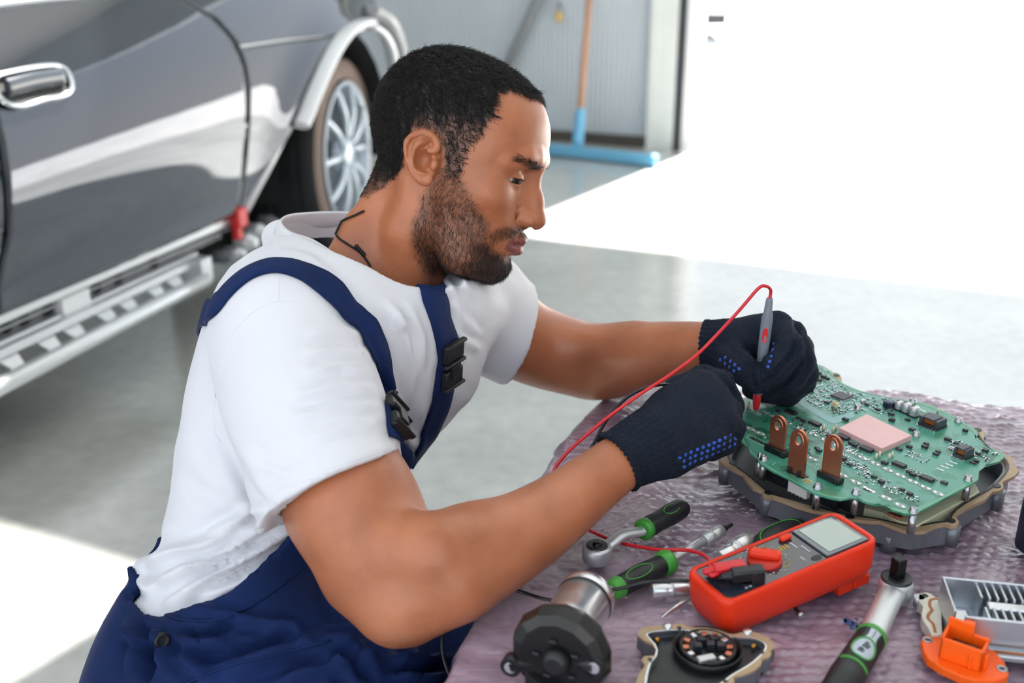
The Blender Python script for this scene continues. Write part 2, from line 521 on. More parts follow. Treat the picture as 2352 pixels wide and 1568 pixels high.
for i in range(NX):
    for j in range(NY):
        k = i*(NY+1)+j; Fq.append((k, k+1, k+NY+2, k+NY+1))
tag(pymesh('ground_outside', V, Fq, M_gravel), kind='structure')
gy = MB(); gy.prism([(-14, -6.02), (14, -6.02), (14, -14), (-14, -14)], -.14, -.02)
tag(gy.build('ground_front', M_gravel), kind='structure')

# far white car out in the yard, half hidden by the post
fc = PZ(1688, 92, .0)
M_carw = mat('white_car_paint', srgb(240, 240, 242), rough=.3, coat=.6)
FC = tag(empty('parked_car', (fc[0]-.9, fc[1]+.4, 0)), 'white car parked far out in the bright yard beside the door post', 'car')
def fbox(name, u0, u1, z0, z1, w, m, bev, dv=0.0):
    q = MB(); q.box((fc[0]+(u0+u1)/2, fc[1]+w/2+dv, (z0+z1)/2), (u1-u0, w, z1-z0), bev=bev, seg=3); return q.build(name, m, FC)
fbox('body', -3.9, 0, .30, .95, 1.7, M_carw, .16); fbox('cabin', -3.2, -.55, .90, 1.45, 1.5, M_carw, .18, .1)
fbox('side_window', -2.9, -.75, 1.0, 1.32, .05, mat('far_glass', srgb(60, 90, 120), rough=.1), .02, .085)
for u in (-.75, -3.1):
    q = MB(); q.lathe((fc[0]+u, fc[1]+.02, .31), (0, 1, 0), [(0, .05), (0, .2), (.02, .31), (.2, .31)], n=28); q.build('wheel', M_dark, FC)
fbox('underbody', -3.8, -.1, .18, .36, 1.5, M_dark, .03, .08)

# squeegee leaning on the back wall
M_wood = mat('worn_wood_handle', srgb(176, 132, 104), rough=.5, noise=.12, nscale=30)
M_blue = mat('blue_plastic', srgb(104, 172, 208), rough=.4)
def wallpt(x, y, b=.05):
    r = ray(x, y); Q = WA+WN*b
    return CAM+r*(((Q-CAM)@WN)/(r@WN))
sq = PZ(1326, 352, .02)
SQ = tag(empty('floor_squeegee', (sq[0], sq[1], 0)), 'floor squeegee with wooden handle and blue head leaning on the grey wall', 'squeegee')
top = wallpt(1362, -120, .04)
low = sq+ZU*.04
ax_ = nrm(top-low)
q = MB(); q.frustum(low+ax_*.08, top, .018, .017, 14); q.build('handle', M_wood, SQ)
q = MB(); q.lathe(low-ax_*.01, ax_, [(0, .025), (.03, .030), (.18, .027), (.20, .022)], n=16); q.build('socket', M_blue, SQ)
e1 = PZ(1200, 342, .02); e2 = PZ(1508, 376, .02); dd = nrm(e2-e1)
q = MB(); Mx = Matrix((Vector(dd), Vector((-dd[1], dd[0], 0)), Vector((0, 0, 1)))).transposed()
q.box((e1+e2)/2+ZU*.015, (np.linalg.norm(e2-e1), .05, .055), Mx, bev=.01); q.build('blade_holder', M_blue, SQ)
q = MB(); q.box((e1+e2)/2+ZU*(-.008), (np.linalg.norm(e2-e1)*.99, .010, .024), Mx); q.build('rubber_blade', M_dark, SQ)

# slanting grey bar against the wall
b0 = wallpt(1128, 230, .05); b1 = wallpt(1262, -60, .05)
q = MB(); q.frustum(b0+(b0-b1)*.9, b1+(b1-b0)*.6, .026, .026, 12)
tag(q.build('leaning_bar', mat('grey_bar', srgb(120, 124, 128), rough=.5)), 'plain grey bar leaning diagonally against the ribbed wall behind the head', 'bar')
# brass padlock hanging on a hook
pk = wallpt(1284, 30, .03)
PL = tag(empty('padlock', pk), 'small brass padlock hanging high on the ribbed grey wall', 'padlock')
M_brass = mat('brass', srgb(190, 160, 96), rough=.35, metal=.8)
q = MB(); q.box(pk+ZU*-.02, (.040, .02, .05), bev=.005); q.build('lock_body', M_brass, PL)
q = MB(); q.tube(catmull([pk+np.array([-.009, 0, 0]), pk+np.array([-.009, 0, .02]), pk+np.array([0, 0, .032]), pk+np.array([.009, 0, .02]), pk+np.array([.009, 0, 0])], 6), .003, 8); q.build('shackle', mat('steel_shackle', srgb(150, 150, 155), rough=.3, metal=1), PL)
q = MB(); q.frustum(wallpt(1284, 14, -.01), wallpt(1284, 8, .05), .006, .006, 10); q.build('hook', M_dark, PL)
# ------------------------------------------------------------------ the car
CQ = np.array([-.755, 2.62, 0]); CD = np.array([.28, .96, 0]); CN = np.array([.96, -.28, 0])
def CW(u, v, z): return CQ+CD*u+CN*v+ZU*z
def CP(x, y, v=0.0):
    r = ray(x, y); P = CAM+r*(((CQ+CN*v-CAM)@CN)/(r@CN)); return (P-CQ)@CD, P[2]
CAR = tag(empty('car', CW(.1, -.8, 0)), 'dark grey glossy car with bare sills and open front wheel arch parked behind the man', 'car')
def paint():
    m = mat('dark_metallic_paint', srgb(64, 68, 76), rough=.04, metal=.9, coat=1.0, coatr=.01)
    return m
M_paint = paint()
M_alu = mat('bare_aluminium', srgb(205, 208, 212), rough=.35, metal=.6)
M_grey = mat('grey_underbody_plastic', srgb(90, 92, 98), rough=.5)
M_chrome = mat('chrome', srgb(225, 228, 232), rough=.08, metal=1.0)
M_black = mat('black_liner', srgb(14, 15, 17), rough=.8)
M_prim = mat('white_sealer', srgb(226, 228, 232), rough=.3, coat=.3)
def interp(tab, t):
    a = np.array(tab, float); return float(np.interp(t, a[:, 0], a[:, 1]))
from bisect import bisect
def vprof(u, z):
    z = (z-.08*u)/.915; u = u*.78
    z_ = [.30, .36, .44, .52, .58, .66, .76, .84, .92, .99, 1.06]
    v_ = [-.034, -.022, -.011, -.005, -.001, 0.0, -.010, -.028, -.058, -.092, -.135]
    v = float(np.interp(z, z_, v_))
    # smooth the table
    v = .5*v+.25*float(np.interp(z-.03, z_, v_))+.25*float(np.interp(z+.03, z_, v_))
    v += -.016*math.exp(-((z-.47)/.075)**2)*math.exp(-((u+.55)/.38)**2)          # scoop low in the door
    v += .022*math.exp(-((math.hypot(u-.66, z-.37)-.37)/.07)**2)*(1 if u > .1 else 0)*min(1, max(0, (u-.1)/.2))
    v += -.10*max(0, u-.62)**2*2.2
    return v*1.2
def panel(name, ul, ur, z0, z1, m, nu=26, nz=30, parent=CAR, off=0.0, thick=.012):
    V = []; Fq = []
    for j in range(nz+1):
        z = z0+(z1-z0)*j/nz; a, b = ul(z), ur(z)
        for i in range(nu+1):
            u = a+(b-a)*i/nu; V.append(CW(u, vprof(u, z)+off, z))
    for j in range(nz):
        for i in range(nu):
            k = j*(nu+1)+i; Fq.append((k, k+1, k+nu+2, k+nu+1))
    n0 = len(V)
    V += [p-CN*thick for p in V]
    edge = [i for i in range(nu+1)]+[j*(nu+1)+nu for j in range(1, nz+1)]+[nz*(nu+1)+i for i in range(nu-1, -1, -1)]+[j*(nu+1) for j in range(nz-1, 0, -1)]
    Fq += [tuple(n0+i for i in f[::-1]) for f in Fq]
    o = pymesh(name, V, Fq, m, parent)
    me = o.data; bm = bmesh.new(); bm.from_mesh(me); bm.verts.ensure_lookup_table()
    for a, b in zip(edge, edge[1:]+edge[:1]):
        try: bm.faces.new((bm.verts[b], bm.verts[a], bm.verts[n0+a], bm.verts[n0+b])).smooth = False
        except ValueError: pass
    bmesh.ops.recalc_face_normals(bm, faces=bm.faces[:]); bm.to_mesh(me); bm.free()
    return o
doorR = [(.29, .155), (.317, .158), (.419, .177), (.533, .195), (.642, .213), (.70, .215), (.759, .203), (.823, .153), (.868, .059), (.908, -.09), (.95, -.24)]
doorL = [(.288, -.76), (.306, -.756), (.421, -.732), (.637, -.69), (.754, -.67), (.92, -.663)]
g = .004
panel('front_door', lambda z: interp(doorL, z)+g, lambda z: interp(doorR, z)-g, .312, .888, M_paint, 44, 44)
panel('rear_door', lambda z: -1.75, lambda z: interp(doorL, z)-g, .30, .85, M_paint, 30, 40)
archL = [(.317, .172), (.388, .256), (.45, .33), (.524, .419), (.542, .448), (.602, .526), (.671, .63), (.72, .722), (.741, .786)]
panel('front_fender', lambda z: interp(doorR, z)+g, lambda z: interp(archL, z), .318, .741, M_paint, 26, 40)
panel('fender_top', lambda z: interp(doorR, z)+g, lambda z: interp([(.741, 1.10), (.762, 1.126), (.824, 1.195), (.867, 1.174), (.926, 1.082), (.989, .938), (1.037, .683)], z), .741, 1.01, M_paint, 40, 26)
# bonnet and roofside bulk: a closed body inside the skin, and the far flank
q = MB()
sec = [(-2.4, .30), (.15, .32), (.36, .50), (.56, .70), (.76, .80), (1.05, .82), (1.12, .86), (.95, .93), (.62, .98), (-.3, .89), (-2.4, .80)]
n = len(sec)
A = [q.bm.verts.new(tuple(CW(u, -.17, z))) for u, z in sec]; B = [q.bm.verts.new(tuple(CW(u, -1.62, z))) for u, z in sec]
for i in range(n): q.bm.faces.new((A[i], A[(i+1) % n], B[(i+1) % n], B[i]))
q.bm.faces.new(A); q.bm.faces.new(B[::-1])
q.build('inner_body', M_black, CAR)
q = MB()
V = []; 
for j, (v, z) in enumerate([(-.16, 1.0), (-.30, 1.04), (-.8, 1.07), (-1.4, 1.04), (-1.62, .98)]):
    for i, u in enumerate([-.1, .3, .6, .9, 1.05]): V.append(CW(u+.08*(1-abs(j-2)/2), v, z-.10*(i/4)**2*(1 if j else .3)))
q.mesh(V, [(j*5+i, j*5+i+1, j*5+i+6, j*5+i+5) for j in range(4) for i in range(4)], True)
q.build('bonnet', M_paint, CAR)
# glass and its bright trim
M_glass = mat('dark_car_glass', srgb(20, 24, 28), rough=.03, spec=.8)
V = []
for z, v in ((.875, -.125), (1.02, -.21), (1.18, -.32), (1.30, -.42)):
    for u in (-1.8, -.9, -.4, -.12): V.append(CW(min(u, -.12-(z-.875)*1.2), v, z-(.06 if u < -1.5 else 0)*(z < .9)))
pymesh('side_window', V, [(j*4+i, j*4+i+1, j*4+i+5, j*4+i+4) for j in range(3) for i in range(3)], M_glass, CAR)
V = []
for u0, v, z in ((-.6, -.42, 1.30), (-.6, -.9, 1.36), (-.6, -1.4, 1.28)):
    for u in (-2.3, -1.6, -1.1, u0): V.append(CW(u, v, z))
pymesh('roof', V, [(j*4+i, j*4+i+1, j*4+i+5, j*4+i+4) for j in range(2) for i in range(3)], M_paint, CAR)
q = MB(); pts = [CW(u, vprof(u, z)+.012, z) for u, z in [(-1.75, .80), (-1.047, .842), (-.648, .876), (-.435, .89), (-.259, .895), (-.194, .894)]]
q.tube(catmull(pts, 6), .012, 10, flat=(.008, .016)); q.build('window_trim', M_chrome, CAR)
# flush handle in its bright oval surround
hl = [CP(*p, .0) for p in [(22, 208), (30, 180), (70, 166), (150, 152), (180, 160), (184, 195), (165, 218), (120, 228), (70, 243), (35, 238)]]
pts = [CW(u, vprof(u, z)+.010, z) for u, z in hl]
q = MB(); q.tube(catmull(pts, 5, True), .006, 8, closed=True); HS = q.build('door_handle', M_chrome, CAR)
q = MB(); q.mesh([CW(u, vprof(u, z)+.006, z) for u, z in hl], [tuple(range(len(hl)))]); q.build('handle_recess', M_black, HS)
gl = [CP(*p, .0) for p in [(40, 205), (62, 186), (150, 170), (172, 174), (172, 188), (60, 206)]]
q = MB(); q.tube(catmull([CW(*((lambda a, b: (a, vprof(a, b)+.016, b))(*CP(x, y)))) for x, y in [(40, 204), (100, 188), (168, 176)]], 6), .012, 8, flat=(.006, .018)); q.build('handle_grip', mat('dark_glossy_grip', srgb(40, 46, 54), rough=.1, coat=1), HS)
# bright flange round the arch and the bare strip below it
fl_ = [(.419, .519), (.447, .544), (.489, .584), (.547, .632), (.614, .678), (.69, .719), (.785, .753), (.884, .771), (.977, .774)]
q = MB(); q.tube(catmull([CW(u, vprof(u, z)+.012, z-.004) for u, z in fl_], 5), .02, 10, flat=(.014, .032), up=CN); q.build('arch_flange', M_prim, CAR)
fr_ = [(.995, .757), (1.084, .731), (1.149, .686), (1.206, .624), (1.246, .537), (1.27, .429)]
q = MB(); q.tube(catmull([CW(u, vprof(u, z)+.005, z) for u, z in fr_], 5), .02, 10, flat=(.010, .022), up=CN); q.build('bumper_flange', M_alu, CAR)
q = MB(); q.tube(catmull([CW(u, vprof(u, z)+.01, z) for u, z in [(1.053, .806), (1.197, .773), (1.273, .717), (1.334, .609), (1.36, .454)]], 5), .03, 10, flat=(.02, .035), up=CN); q.build('bumper_side', mat('grey_bumper', srgb(150, 152, 156), rough=.25, coat=.6), CAR)
q = MB(); q.tube([CW(.449, -.04, .521), CW(.346, -.05, .431), CW(.214, -.07, .314)], .03, 12, flat=(.022, .04), up=CN); q.build('liner_strip', M_prim, CAR)
q = MB(); c_ = CW(*(lambda a: (a[0], -.01, a[1]))(CP(668, 268))); q.lathe(c_-CN*.02, CN, [(0, .026), (.018, .026), (.03, .02), (.034, .012)], n=16); q.build('strip_bolt', M_alu, CAR)
# the arch's liner
q = MB(); V = []; Fq = []
for i in range(17):
    t = PI*1.12*i/16-.06*PI
    for v in (-.05, -.42): V.append(CW(.84-.43*math.cos(t), v, .36+.41*math.sin(t)))
q.mesh(V, [(2*i, 2*i+1, 2*i+3, 2*i+2) for i in range(16)], True)
q.mesh([CW(.36, -.42, .05), CW(1.30, -.42, .05), CW(1.30, -.42, .76), CW(.36, -.42, .76)], [(0, 1, 2, 3)])
q.build('wheel_arch_liner', M_black, CAR)
# bare sill: rails, brackets, tube
def sbox(name, u0, u1, z0, z1, v0, v1, m, parent=CAR, bev=.003):
    q = MB(); Mx = Matrix((Vector(CD), Vector(CN), Vector((0, 0, 1)))).transposed()
    q.box(CW((u0+u1)/2, (v0+v1)/2, (z0+z1)/2), (u1-u0, v1-v0, z1-z0), Mx, bev=bev); return q.build(name, m, parent)
sbox('rocker_rail', -1.75, .16, .282, .308, -.10, -.055, M_alu)
sbox('sill_channel', -1.75, .15, .242, .282, -.16, -.085, M_grey)
sbox('sill_lip', -1.75, .17, .263, .268, -.12, -.07, M_alu)
sbox('sill_lower_lip', -1.75, .0, .236, .245, -.12, -.065, M_alu)
sbox('sill_cover', CP(145, 700, -.06)[0], CP(210, 690, -.06)[0], .238, .278, -.09, -.06, M_prim)
for px in (30, 75, 130, 385, 250, 300): 
    u = CP(px, 780, -.07)[0]; q = MB(); q.lathe(CW(u, -.09, .262), CN, [(0, .014), (.012, .014), (.014, .006)], n=10); q.build('sill_clip', M_black, CAR)
q = MB(); q.tube([CW(-1.75, -.02, .174), CW(-.2, -.02, .187), CW(-.045, -.02, .188)], .018, 14); q.build('side_tube', M_alu, CAR)
# truss bracket between the tube and the sill: one web with windows
us = np.arange(-1.72, -.06, .19)
q = MB()
Mx = Matrix((Vector(CD), Vector(CN), Vector((0, 0, 1)))).transposed()
q.box(CW(-.90, -.055, .230), (1.75, .02, .018), Mx)
for i, u in enumerate(us):
    for (ua, ub) in (((u-.040, u-.010)), ((u+.040, u+.066))):
        w = .014
        V = [CW(ua-.018, -.06, .226), CW(ua+w+.028, -.06, .226), CW(ua+.032, -.025, .190), CW(ua+.003, -.025, .190)]
        V += [p-CN*.012 for p in V]
        q.mesh(V, [(0, 1, 2, 3), (7, 6, 5, 4), (0, 4, 5, 1), (1, 5, 6, 2), (2, 6, 7, 3), (3, 7, 4, 0)])
q.build('truss_bracket', M_alu, CAR)
sbox('bracket_plate', -.06, -.01, .18, .24, -.07, -.02, M_alu)
M_red = mat('red_clip_plastic', srgb(205, 40, 45), rough=.4)
q = MB(); a_ = CP(556, 500, -.03); q.box(CW(a_[0], -.04, a_[1]), (.05, .03, .055), Mx, bev=.006); q.box(CW(a_[0]-.004, -.045, a_[1]-.04), (.028, .02, .04), Mx, bev=.004); q.build('red_clip', M_red, CAR)
for (px, py, r) in ((600, 530, .022), (575, 555, .026), (625, 510, .02), (640, 545, .02), (548, 580, .018), (520, 590, .02)):
    a_ = CP(px, py, -.06); q = MB(); q.lathe(CW(a_[0], -.10, a_[1]), CN, [(0, r), (.04, r), (.045, r*.7), (.06, r*.5)], n=12); q.build('suspension_bush', M_alu if r != .02 else M_grey, CAR)
# steered front wheel
wa = math.radians(10); WD = np.array([math.sin(wa), math.cos(wa), 0]); WX = np.array([math.cos(wa), -math.sin(wa), 0])
WR = .335; HUB = PZ(808, 352, WR)
M_tyre = mat('black_tyre', srgb(26, 27, 30), rough=.75)
M_tyreside = mat('dusty_tyre_sidewall', srgb(112, 96, 88), rough=.8, noise=.1, nscale=12)
M_rim = mat('silver_rim', srgb(190, 200, 210), rough=.3, metal=.5)
q = MB(); q.lathe(HUB-WX*0.211, WX, [(0, 0.2215), (0, 0.2848), (0.0211, 0.3165), (0.05275, WR-0.003165), (0.1055, WR), (0.1635, WR-0.00422), (0.1846, WR-0.01688), (0.1899, WR-0.02321)], n=64, cap=False); tyre = q.build('tyre', M_tyre, CAR)
q = MB(); q.lathe(HUB-WX*0.02321, WX, [(0, WR-0.0211), (0.00844, WR-0.03692), (0.01266, 0.2796), (0.00633, 0.2532), (-0.01055, 0.2405)], n=64, cap=False); q.build('sidewall', M_tyreside, tyre)
for gx in (.06, .10, .14):
    q = MB(); q.lathe(HUB-WX*.20, WX, [(gx-.004, WR-.006), (gx-.004, WR+.0015), (gx+.0, WR+.002), (gx+.004, WR+.0015), (gx+.004, WR-.006)], n=64, cap=False); q.build('tread_groove', M_black, tyre)
q = MB(); q.lathe(HUB-WX*0.05275, WX, [(-0.1266, 0.211), (-0.0844, 0.2268), (0.03165, 0.2342), (0.04009, 0.2448), (0.04536, 0.2437), (0.04536, 0.2332), (0.03165, 0.2237), (-0.0844, 0.2163)], n=64, cap=False); rim = q.build('wheel_rim', M_rim, CAR)
for k in range(5):
    a = 2*PI*k/5+.3
    for s in (-1, 1):
        q = MB()
        e0 = HUB+WX*-0.01266+(ZU*math.sin(a+s*0.1899)+WD*math.cos(a+s*0.1899))*0.05275
        e1 = HUB+WX*-0.01899+(ZU*math.sin(a+s*0.3165)+WD*math.cos(a+s*0.3165))*0.23
        q.tube(catmull([e0, (e0+e1)/2+WX*.012, e1], 5), .012, 8, flat=(.012, .011), up=WX); q.build('spoke', M_rim, rim)
q = MB(); q.lathe(HUB-WX*0.0422, WX, [(0, 0.0633), (0.03165, 0.06119), (0.0422, 0.03692), (0.04431, 0)], n=24, cap=False); q.build('hub_cap', M_rim, rim)
q = MB(); q.lathe(HUB-WX*0.1161, WX, [(0, 0.0633), (0, 0.1794), (0.0211, 0.1794), (0.0211, 0.05275)], n=40, cap=False); q.build('brake_disc', mat('brake_steel', srgb(110, 118, 128), rough=0.422, metal=0.844), CAR)
q = MB(); q.lathe(HUB-WX*0.2004, WX, [(0, 0), (0, 0.2004), (0.03165, 0.211)], n=32, cap=False); q.build('brake_shield', M_black, CAR)
# ------------------------------------------------------------------ the man: head and neck
def head_frame(e=10, psi=8, t=17, o=(1050, 370, 1.05)):
    e, psi, t = map(math.radians, (e, psi, t))
    X = RT; Z = UP*math.cos(e)-FW*math.sin(e); Y = FW*math.cos(e)+UP*math.sin(e)
    X, Y = X*math.cos(psi)-Y*math.sin(psi), Y*math.cos(psi)+X*math.sin(psi)
    def rot(v):
        a, b, c = v@RT, v@UP, v@FW
        return RT*(a*math.cos(t)+b*math.sin(t))+UP*(-a*math.sin(t)+b*math.cos(t))+FW*c
    return PD(*o), np.array([rot(X), rot(Y), rot(Z)])
HO, HM = head_frame()
def h2w(p): return HO+(np.asarray(p, float)/1000)@HM           # head millimetres -> world
def w2h(P): return (np.asarray(P)-HO)@HM.T*1000
def mm(*v): return np.array(v, np.float32)*.001

def slices(vol, tab, k):
    T = np.array(tab, float); T[:, :4] *= .001
    sl, X, Y, Z = vol.sub((-.2, -.2, T[:, 0].min()), (.2, .2, T[:, 0].max()))
    z = Z.ravel(); o = np.argsort(T[:, 0]); T = T[o]
    def it(c):
        return sum(np.interp(z+q, T[:, 0], T[:, c]) for q in (-.005, -.0025, 0, .0025, .005))/5
    f, b, w, n = (it(c).astype(np.float32).reshape(1, 1, -1) for c in (1, 2, 3, 4))
    a = (f-b)/2; c = (f+b)/2
    q = ((np.abs(X-c)/a)**n+(np.abs(Y)/w)**n)**(1/n)
    d = (q-1)*np.minimum(a, w)*.9
    zt, zb = T[-1, 0], T[0, 0]
    d = np.maximum(d, np.maximum(Z-zt, zb-Z)).astype(np.float32)
    vol.add(d, sl, k)

HV = Vol((-.112, -.102, -.200), (.112, .102, .116), .0015)
v = HV
v.ell(mm(-8, 0, 30), mm(84, 74, 75), .004)
v.ell(mm(-36, 0, 38), mm(50, 64, 58), .02)
v.ell(mm(28, 0, 38), mm(53, 62, 50), .02)
slices(v, [(85, 50, -20, 45, 2.0), (70, 66, -20, 58, 2.0), (55, 75, -20, 65, 2.0), (40, 79, -20, 68, 2.0), (25, 79, -20, 69, 2.05), (10, 76, -20, 69, 2.0), (-5, 76, -20, 68.5, 2.0), (-20, 78, -18, 66, 2.05),
           (-35, 81.5, -14, 62, 2.05), (-45, 84, -10, 59, 2.05), (-60, 82, -4, 56, 2.05), (-72, 79, 4, 53, 2.05), (-80, 76.5, 12, 49, 2.05),
           (-90, 76, 22, 43, 2.05), (-98, 71, 28, 35, 2.05), (-104, 60, 34, 25, 2.0)], .012)
for s in (-1, 1):
    # brow ridge, cheekbone, jaw
    v.chain([mm(77, s*5, 21), mm(75, s*20, 23), mm(70, s*35, 22), mm(57, s*49, 14)], [.0088, .0092, .0088, .008], .010)
    v.ell(mm(49, s*43, -18), mm(17, 19, 14), .018)
    v.chain([mm(-5, s*58, -16), mm(-1, s*51, -62), mm(34, s*35, -88), mm(60, s*13, -92)], [.011, .012, .0125, .0135], .014)
v.ell(mm(63, 0, -89), mm(18.0, 20, 15.5), .010)
# eye sockets
for s in (-1, 1):
    v.ell(mm(86, s*28, 3), mm(15, 17, 11), .010, cut=True)
    v.ell(mm(84, s*17, 6), mm(8, 7, 9), .008, cut=True)
# nose
v.chain([mm(75, 0, 14), mm(76.8, 0, 3.5), mm(85.2, 0, -15), mm(92.6, 0, -31)], [.0085, .0086, .0096, .0102], .008)
for s in (-1, 1):
    v.cone(mm(70, s*9, -2), mm(79, s*9.5, -32), .0075, .0078, .008)
    v.ell(mm(86, s*11.6, -34), mm(11.5, 6.6, 7.6), .004)
v.ell(mm(92.4, 0, -32.6), mm(11.0, 10.5, 9.4), .005)
v.cone(mm(93, 0, -38.2), mm(84, 0, -41), .0034, .004, .004)
for s in (-1, 1):
    v.ell(mm(92, s*6.2, -42.4), mm(6.0, 3.0, 4.2), .003, cut=True)
    v.chain([mm(77, s*19, -26), mm(74.5, s*20.5, -33), mm(76, s*20, -40)], [.0006, .0008, .0006], .006, cut=True)   # behind the wing
# lips
for s in (-1, 1):
    v.chain([mm(67.5, s*24, -60.8), mm(78, s*13, -57.4), mm(84.6, s*4, -55.4), mm(85.2, 0, -56)], [.0022, .0042, .0052, .0050], .004)
    v.chain([mm(67.5, s*22.5, -61.6), mm(77, s*13, -65.5), mm(83.2, s*4.5, -67.2), mm(83.6, 0, -67.2)], [.0022, .0045, .0058, .0058], .004)
for s in (-1, 1):
    v.chain([mm(68.5, s*27.0, -61.6), mm(82, s*13, -61.2), mm(90.2, s*4, -60.8), mm(91.5, 0, -60.6)], [.0011, .0009, .0008, .0008], .002, cut=True)
v.ell(mm(89.5, 0, -78), mm(8, 16, 5), .006, cut=True)
v.ell(mm(91.5, 0, -47), mm(3, 3, 6), .004, cut=True)
# lids over the eyeballs
EYE = {s: mm(61.8, s*32, 1.2) for s in (-1, 1)}
for s in (-1, 1):
    v.ell(EYE[s], mm(14.0, 14.0, 13.6), .003)
    v.ell(mm(77.5, s*30.5, 10.6), mm(7, 14, 1.2), .0025, cut=True)                    # crease above the lid
    v.ell(mm(70.0, s*34.3, -.6), mm(15.5, 14.2, 2.3), .0010, cut=True)
# neck
v.cone(mm(-27, 0, -48), mm(-41, 0, -128), .0495, .0525, .018)
v.cone(mm(-44, 0, -128), mm(-58, 0, -200), .054, .066, .02)
for s in (-1, 1):
    v.chain([mm(-22, s*58, -30), mm(-18, s*48, -80), mm(2, s*24, -150)], [.011, .013, .011], .022)
    v.chain([mm(-56, s*16, -30), mm(-66, s*32, -92), mm(-76, s*62, -150)], [.013, .017, .020], .014)
v.ell(mm(11, 0, -118), mm(8, 8, 12), .010)
# ears
for s in (-1, 1):
    def E_(x, y, z): return mm(x, s*y, z)
    ang = math.radians(20); fl = math.radians(20)
    ax_u = np.array([-math.sin(ang), 0, math.cos(ang)])
    ax_b = nrm(np.array([-math.cos(ang), s*math.sin(fl)*1.0, -math.sin(ang)])); ax_n = np.cross(ax_b, ax_u); ax_u2 = nrm(np.cross(ax_n, ax_b))
    v.ell(E_(-14, 77.5, -3), mm(15.5, 3.6, 22.5), .006, M=np.array([ax_b, nrm(ax_n), ax_u2]))
    v.ell(E_(-14, 72, -4), mm(12, 8, 18), .006)
    hx = [(-8, 78, 3), (-3.2, 77, 8), (-5.5, 78, 14), (-11.5, 80, 17.6), (-18, 82, 18), (-24, 84, 14.6), (-28.6, 85.5, 8.5), (-29, 86, 2.5), (-26, 85.5, -6), (-20.5, 83.5, -15.5), (-15.5, 81.5, -21.5), (-9.5, 79.5, -25.0)]
    v.chain([E_(*q) for q in catmull(hx, 4)], [.0028]*(4*(len(hx)-1)+1), .0022)
    v.ell(E_(-5.5, 78.0, -22.5), mm(7.0, 3.6, 6.8), .004)
    ah = [(-14, 82, 12), (-20, 84, 7), (-22.5, 85, 0), (-20, 84.5, -9), (-14.5, 82.5, -15.5), (-8, 80.5, -17.5)]
    v.chain([E_(*q) for q in catmull(ah, 3)], [.0027]*(3*(len(ah)-1)+1), .003)
    v.ell(E_(-11, 84.5, -6.0), mm(8.2, 11.5, 10.8), .002, cut=True)
    v.ell(E_(-5.0, 84, -13), mm(3.6, 7, 4.0), .003, cut=True)
    v.chain([E_(-24.5, 88, 9), E_(-25.6, 88.5, 1), E_(-23.4, 88, -8)], [.0022, .0022, .0015], .002, cut=True)
    v.ell(E_(-11.5, 85.5, 12.5), mm(5, 4.0, 2.6), .002, cut=True)
    v.ell(E_(-.8, 78.5, -7.5), mm(3.6, 3.8, 5.4), .003)
    v.cone(E_(-9, 80, 3.2), E_(-3, 78, 6), .0024, .0026, .002)
HVv, HVq = v.surface()
HVv = smooth_verts(HVv, HVq, 2, .5)
HN = vnormals(HVv, HVq)
# keep only what the shirt leaves open (the lower neck ends inside the collar)
HMM = HVv*1000

def poly_sd(P, poly):
    poly = np.asarray(poly, float); d = np.full(len(P), 1e9); ins = np.zeros(len(P), bool)
    for i in range(len(poly)):
        a, b = poly[i], poly[(i+1) % len(poly)]; ab = b-a
        t = np.clip(((P-a)@ab)/(ab@ab), 0, 1); d = np.minimum(d, np.linalg.norm(P-a-t[:, None]*ab, axis=1))
        c = ((a[1] > P[:, 1]) != (b[1] > P[:, 1])) & (P[:, 0] < (b[0]-a[0])*(P[:, 1]-a[1])/(b[1]-a[1]+1e-12)+a[0])
        ins ^= c
    return np.where(ins, -d, d)
HAIR_P = [(66, 82), (58, 79.5), (48, 80), (40, 80.5), (34, 75), (35, 64), (37, 52), (35, 40), (29, 27), (24, 13), (23, -4), (22, -14), (6, -14), (7, -2), (1, 10), (-2, 18), (-9, 23), (-20, 25), (-30, 20), (-38, 8), (-39, -6), (-36, -18), (-44, -30), (-54, -44), (-66, -56), (-80, -62), (-112, -62), (-130, 60), (-60, 140), (40, 130), (75, 100)]
BEARD_P = [(5, -10), (23, -8), (27, -14), (40, -29), (50, -37), (59, -46), (62, -56), (63, -63), (68, -72), (74, -73), (79, -79), (86, -79), (88, -95), (74, -115), (30, -118), (10, -112), (-4, -88), (-8, -66), (-6, -40), (0, -24)]
MUST_P = [(60, -60), (66, -50), (76, -44), (86, -42.5), (96, -43), (96, -53), (82, -54.5), (72, -58.5), (66, -64)]
LIP_P = [(64, -61.4), (76, -57.6), (84, -54.8), (88, -53), (98, -51.5), (98, -74), (87, -72.6), (76, -67.5)]
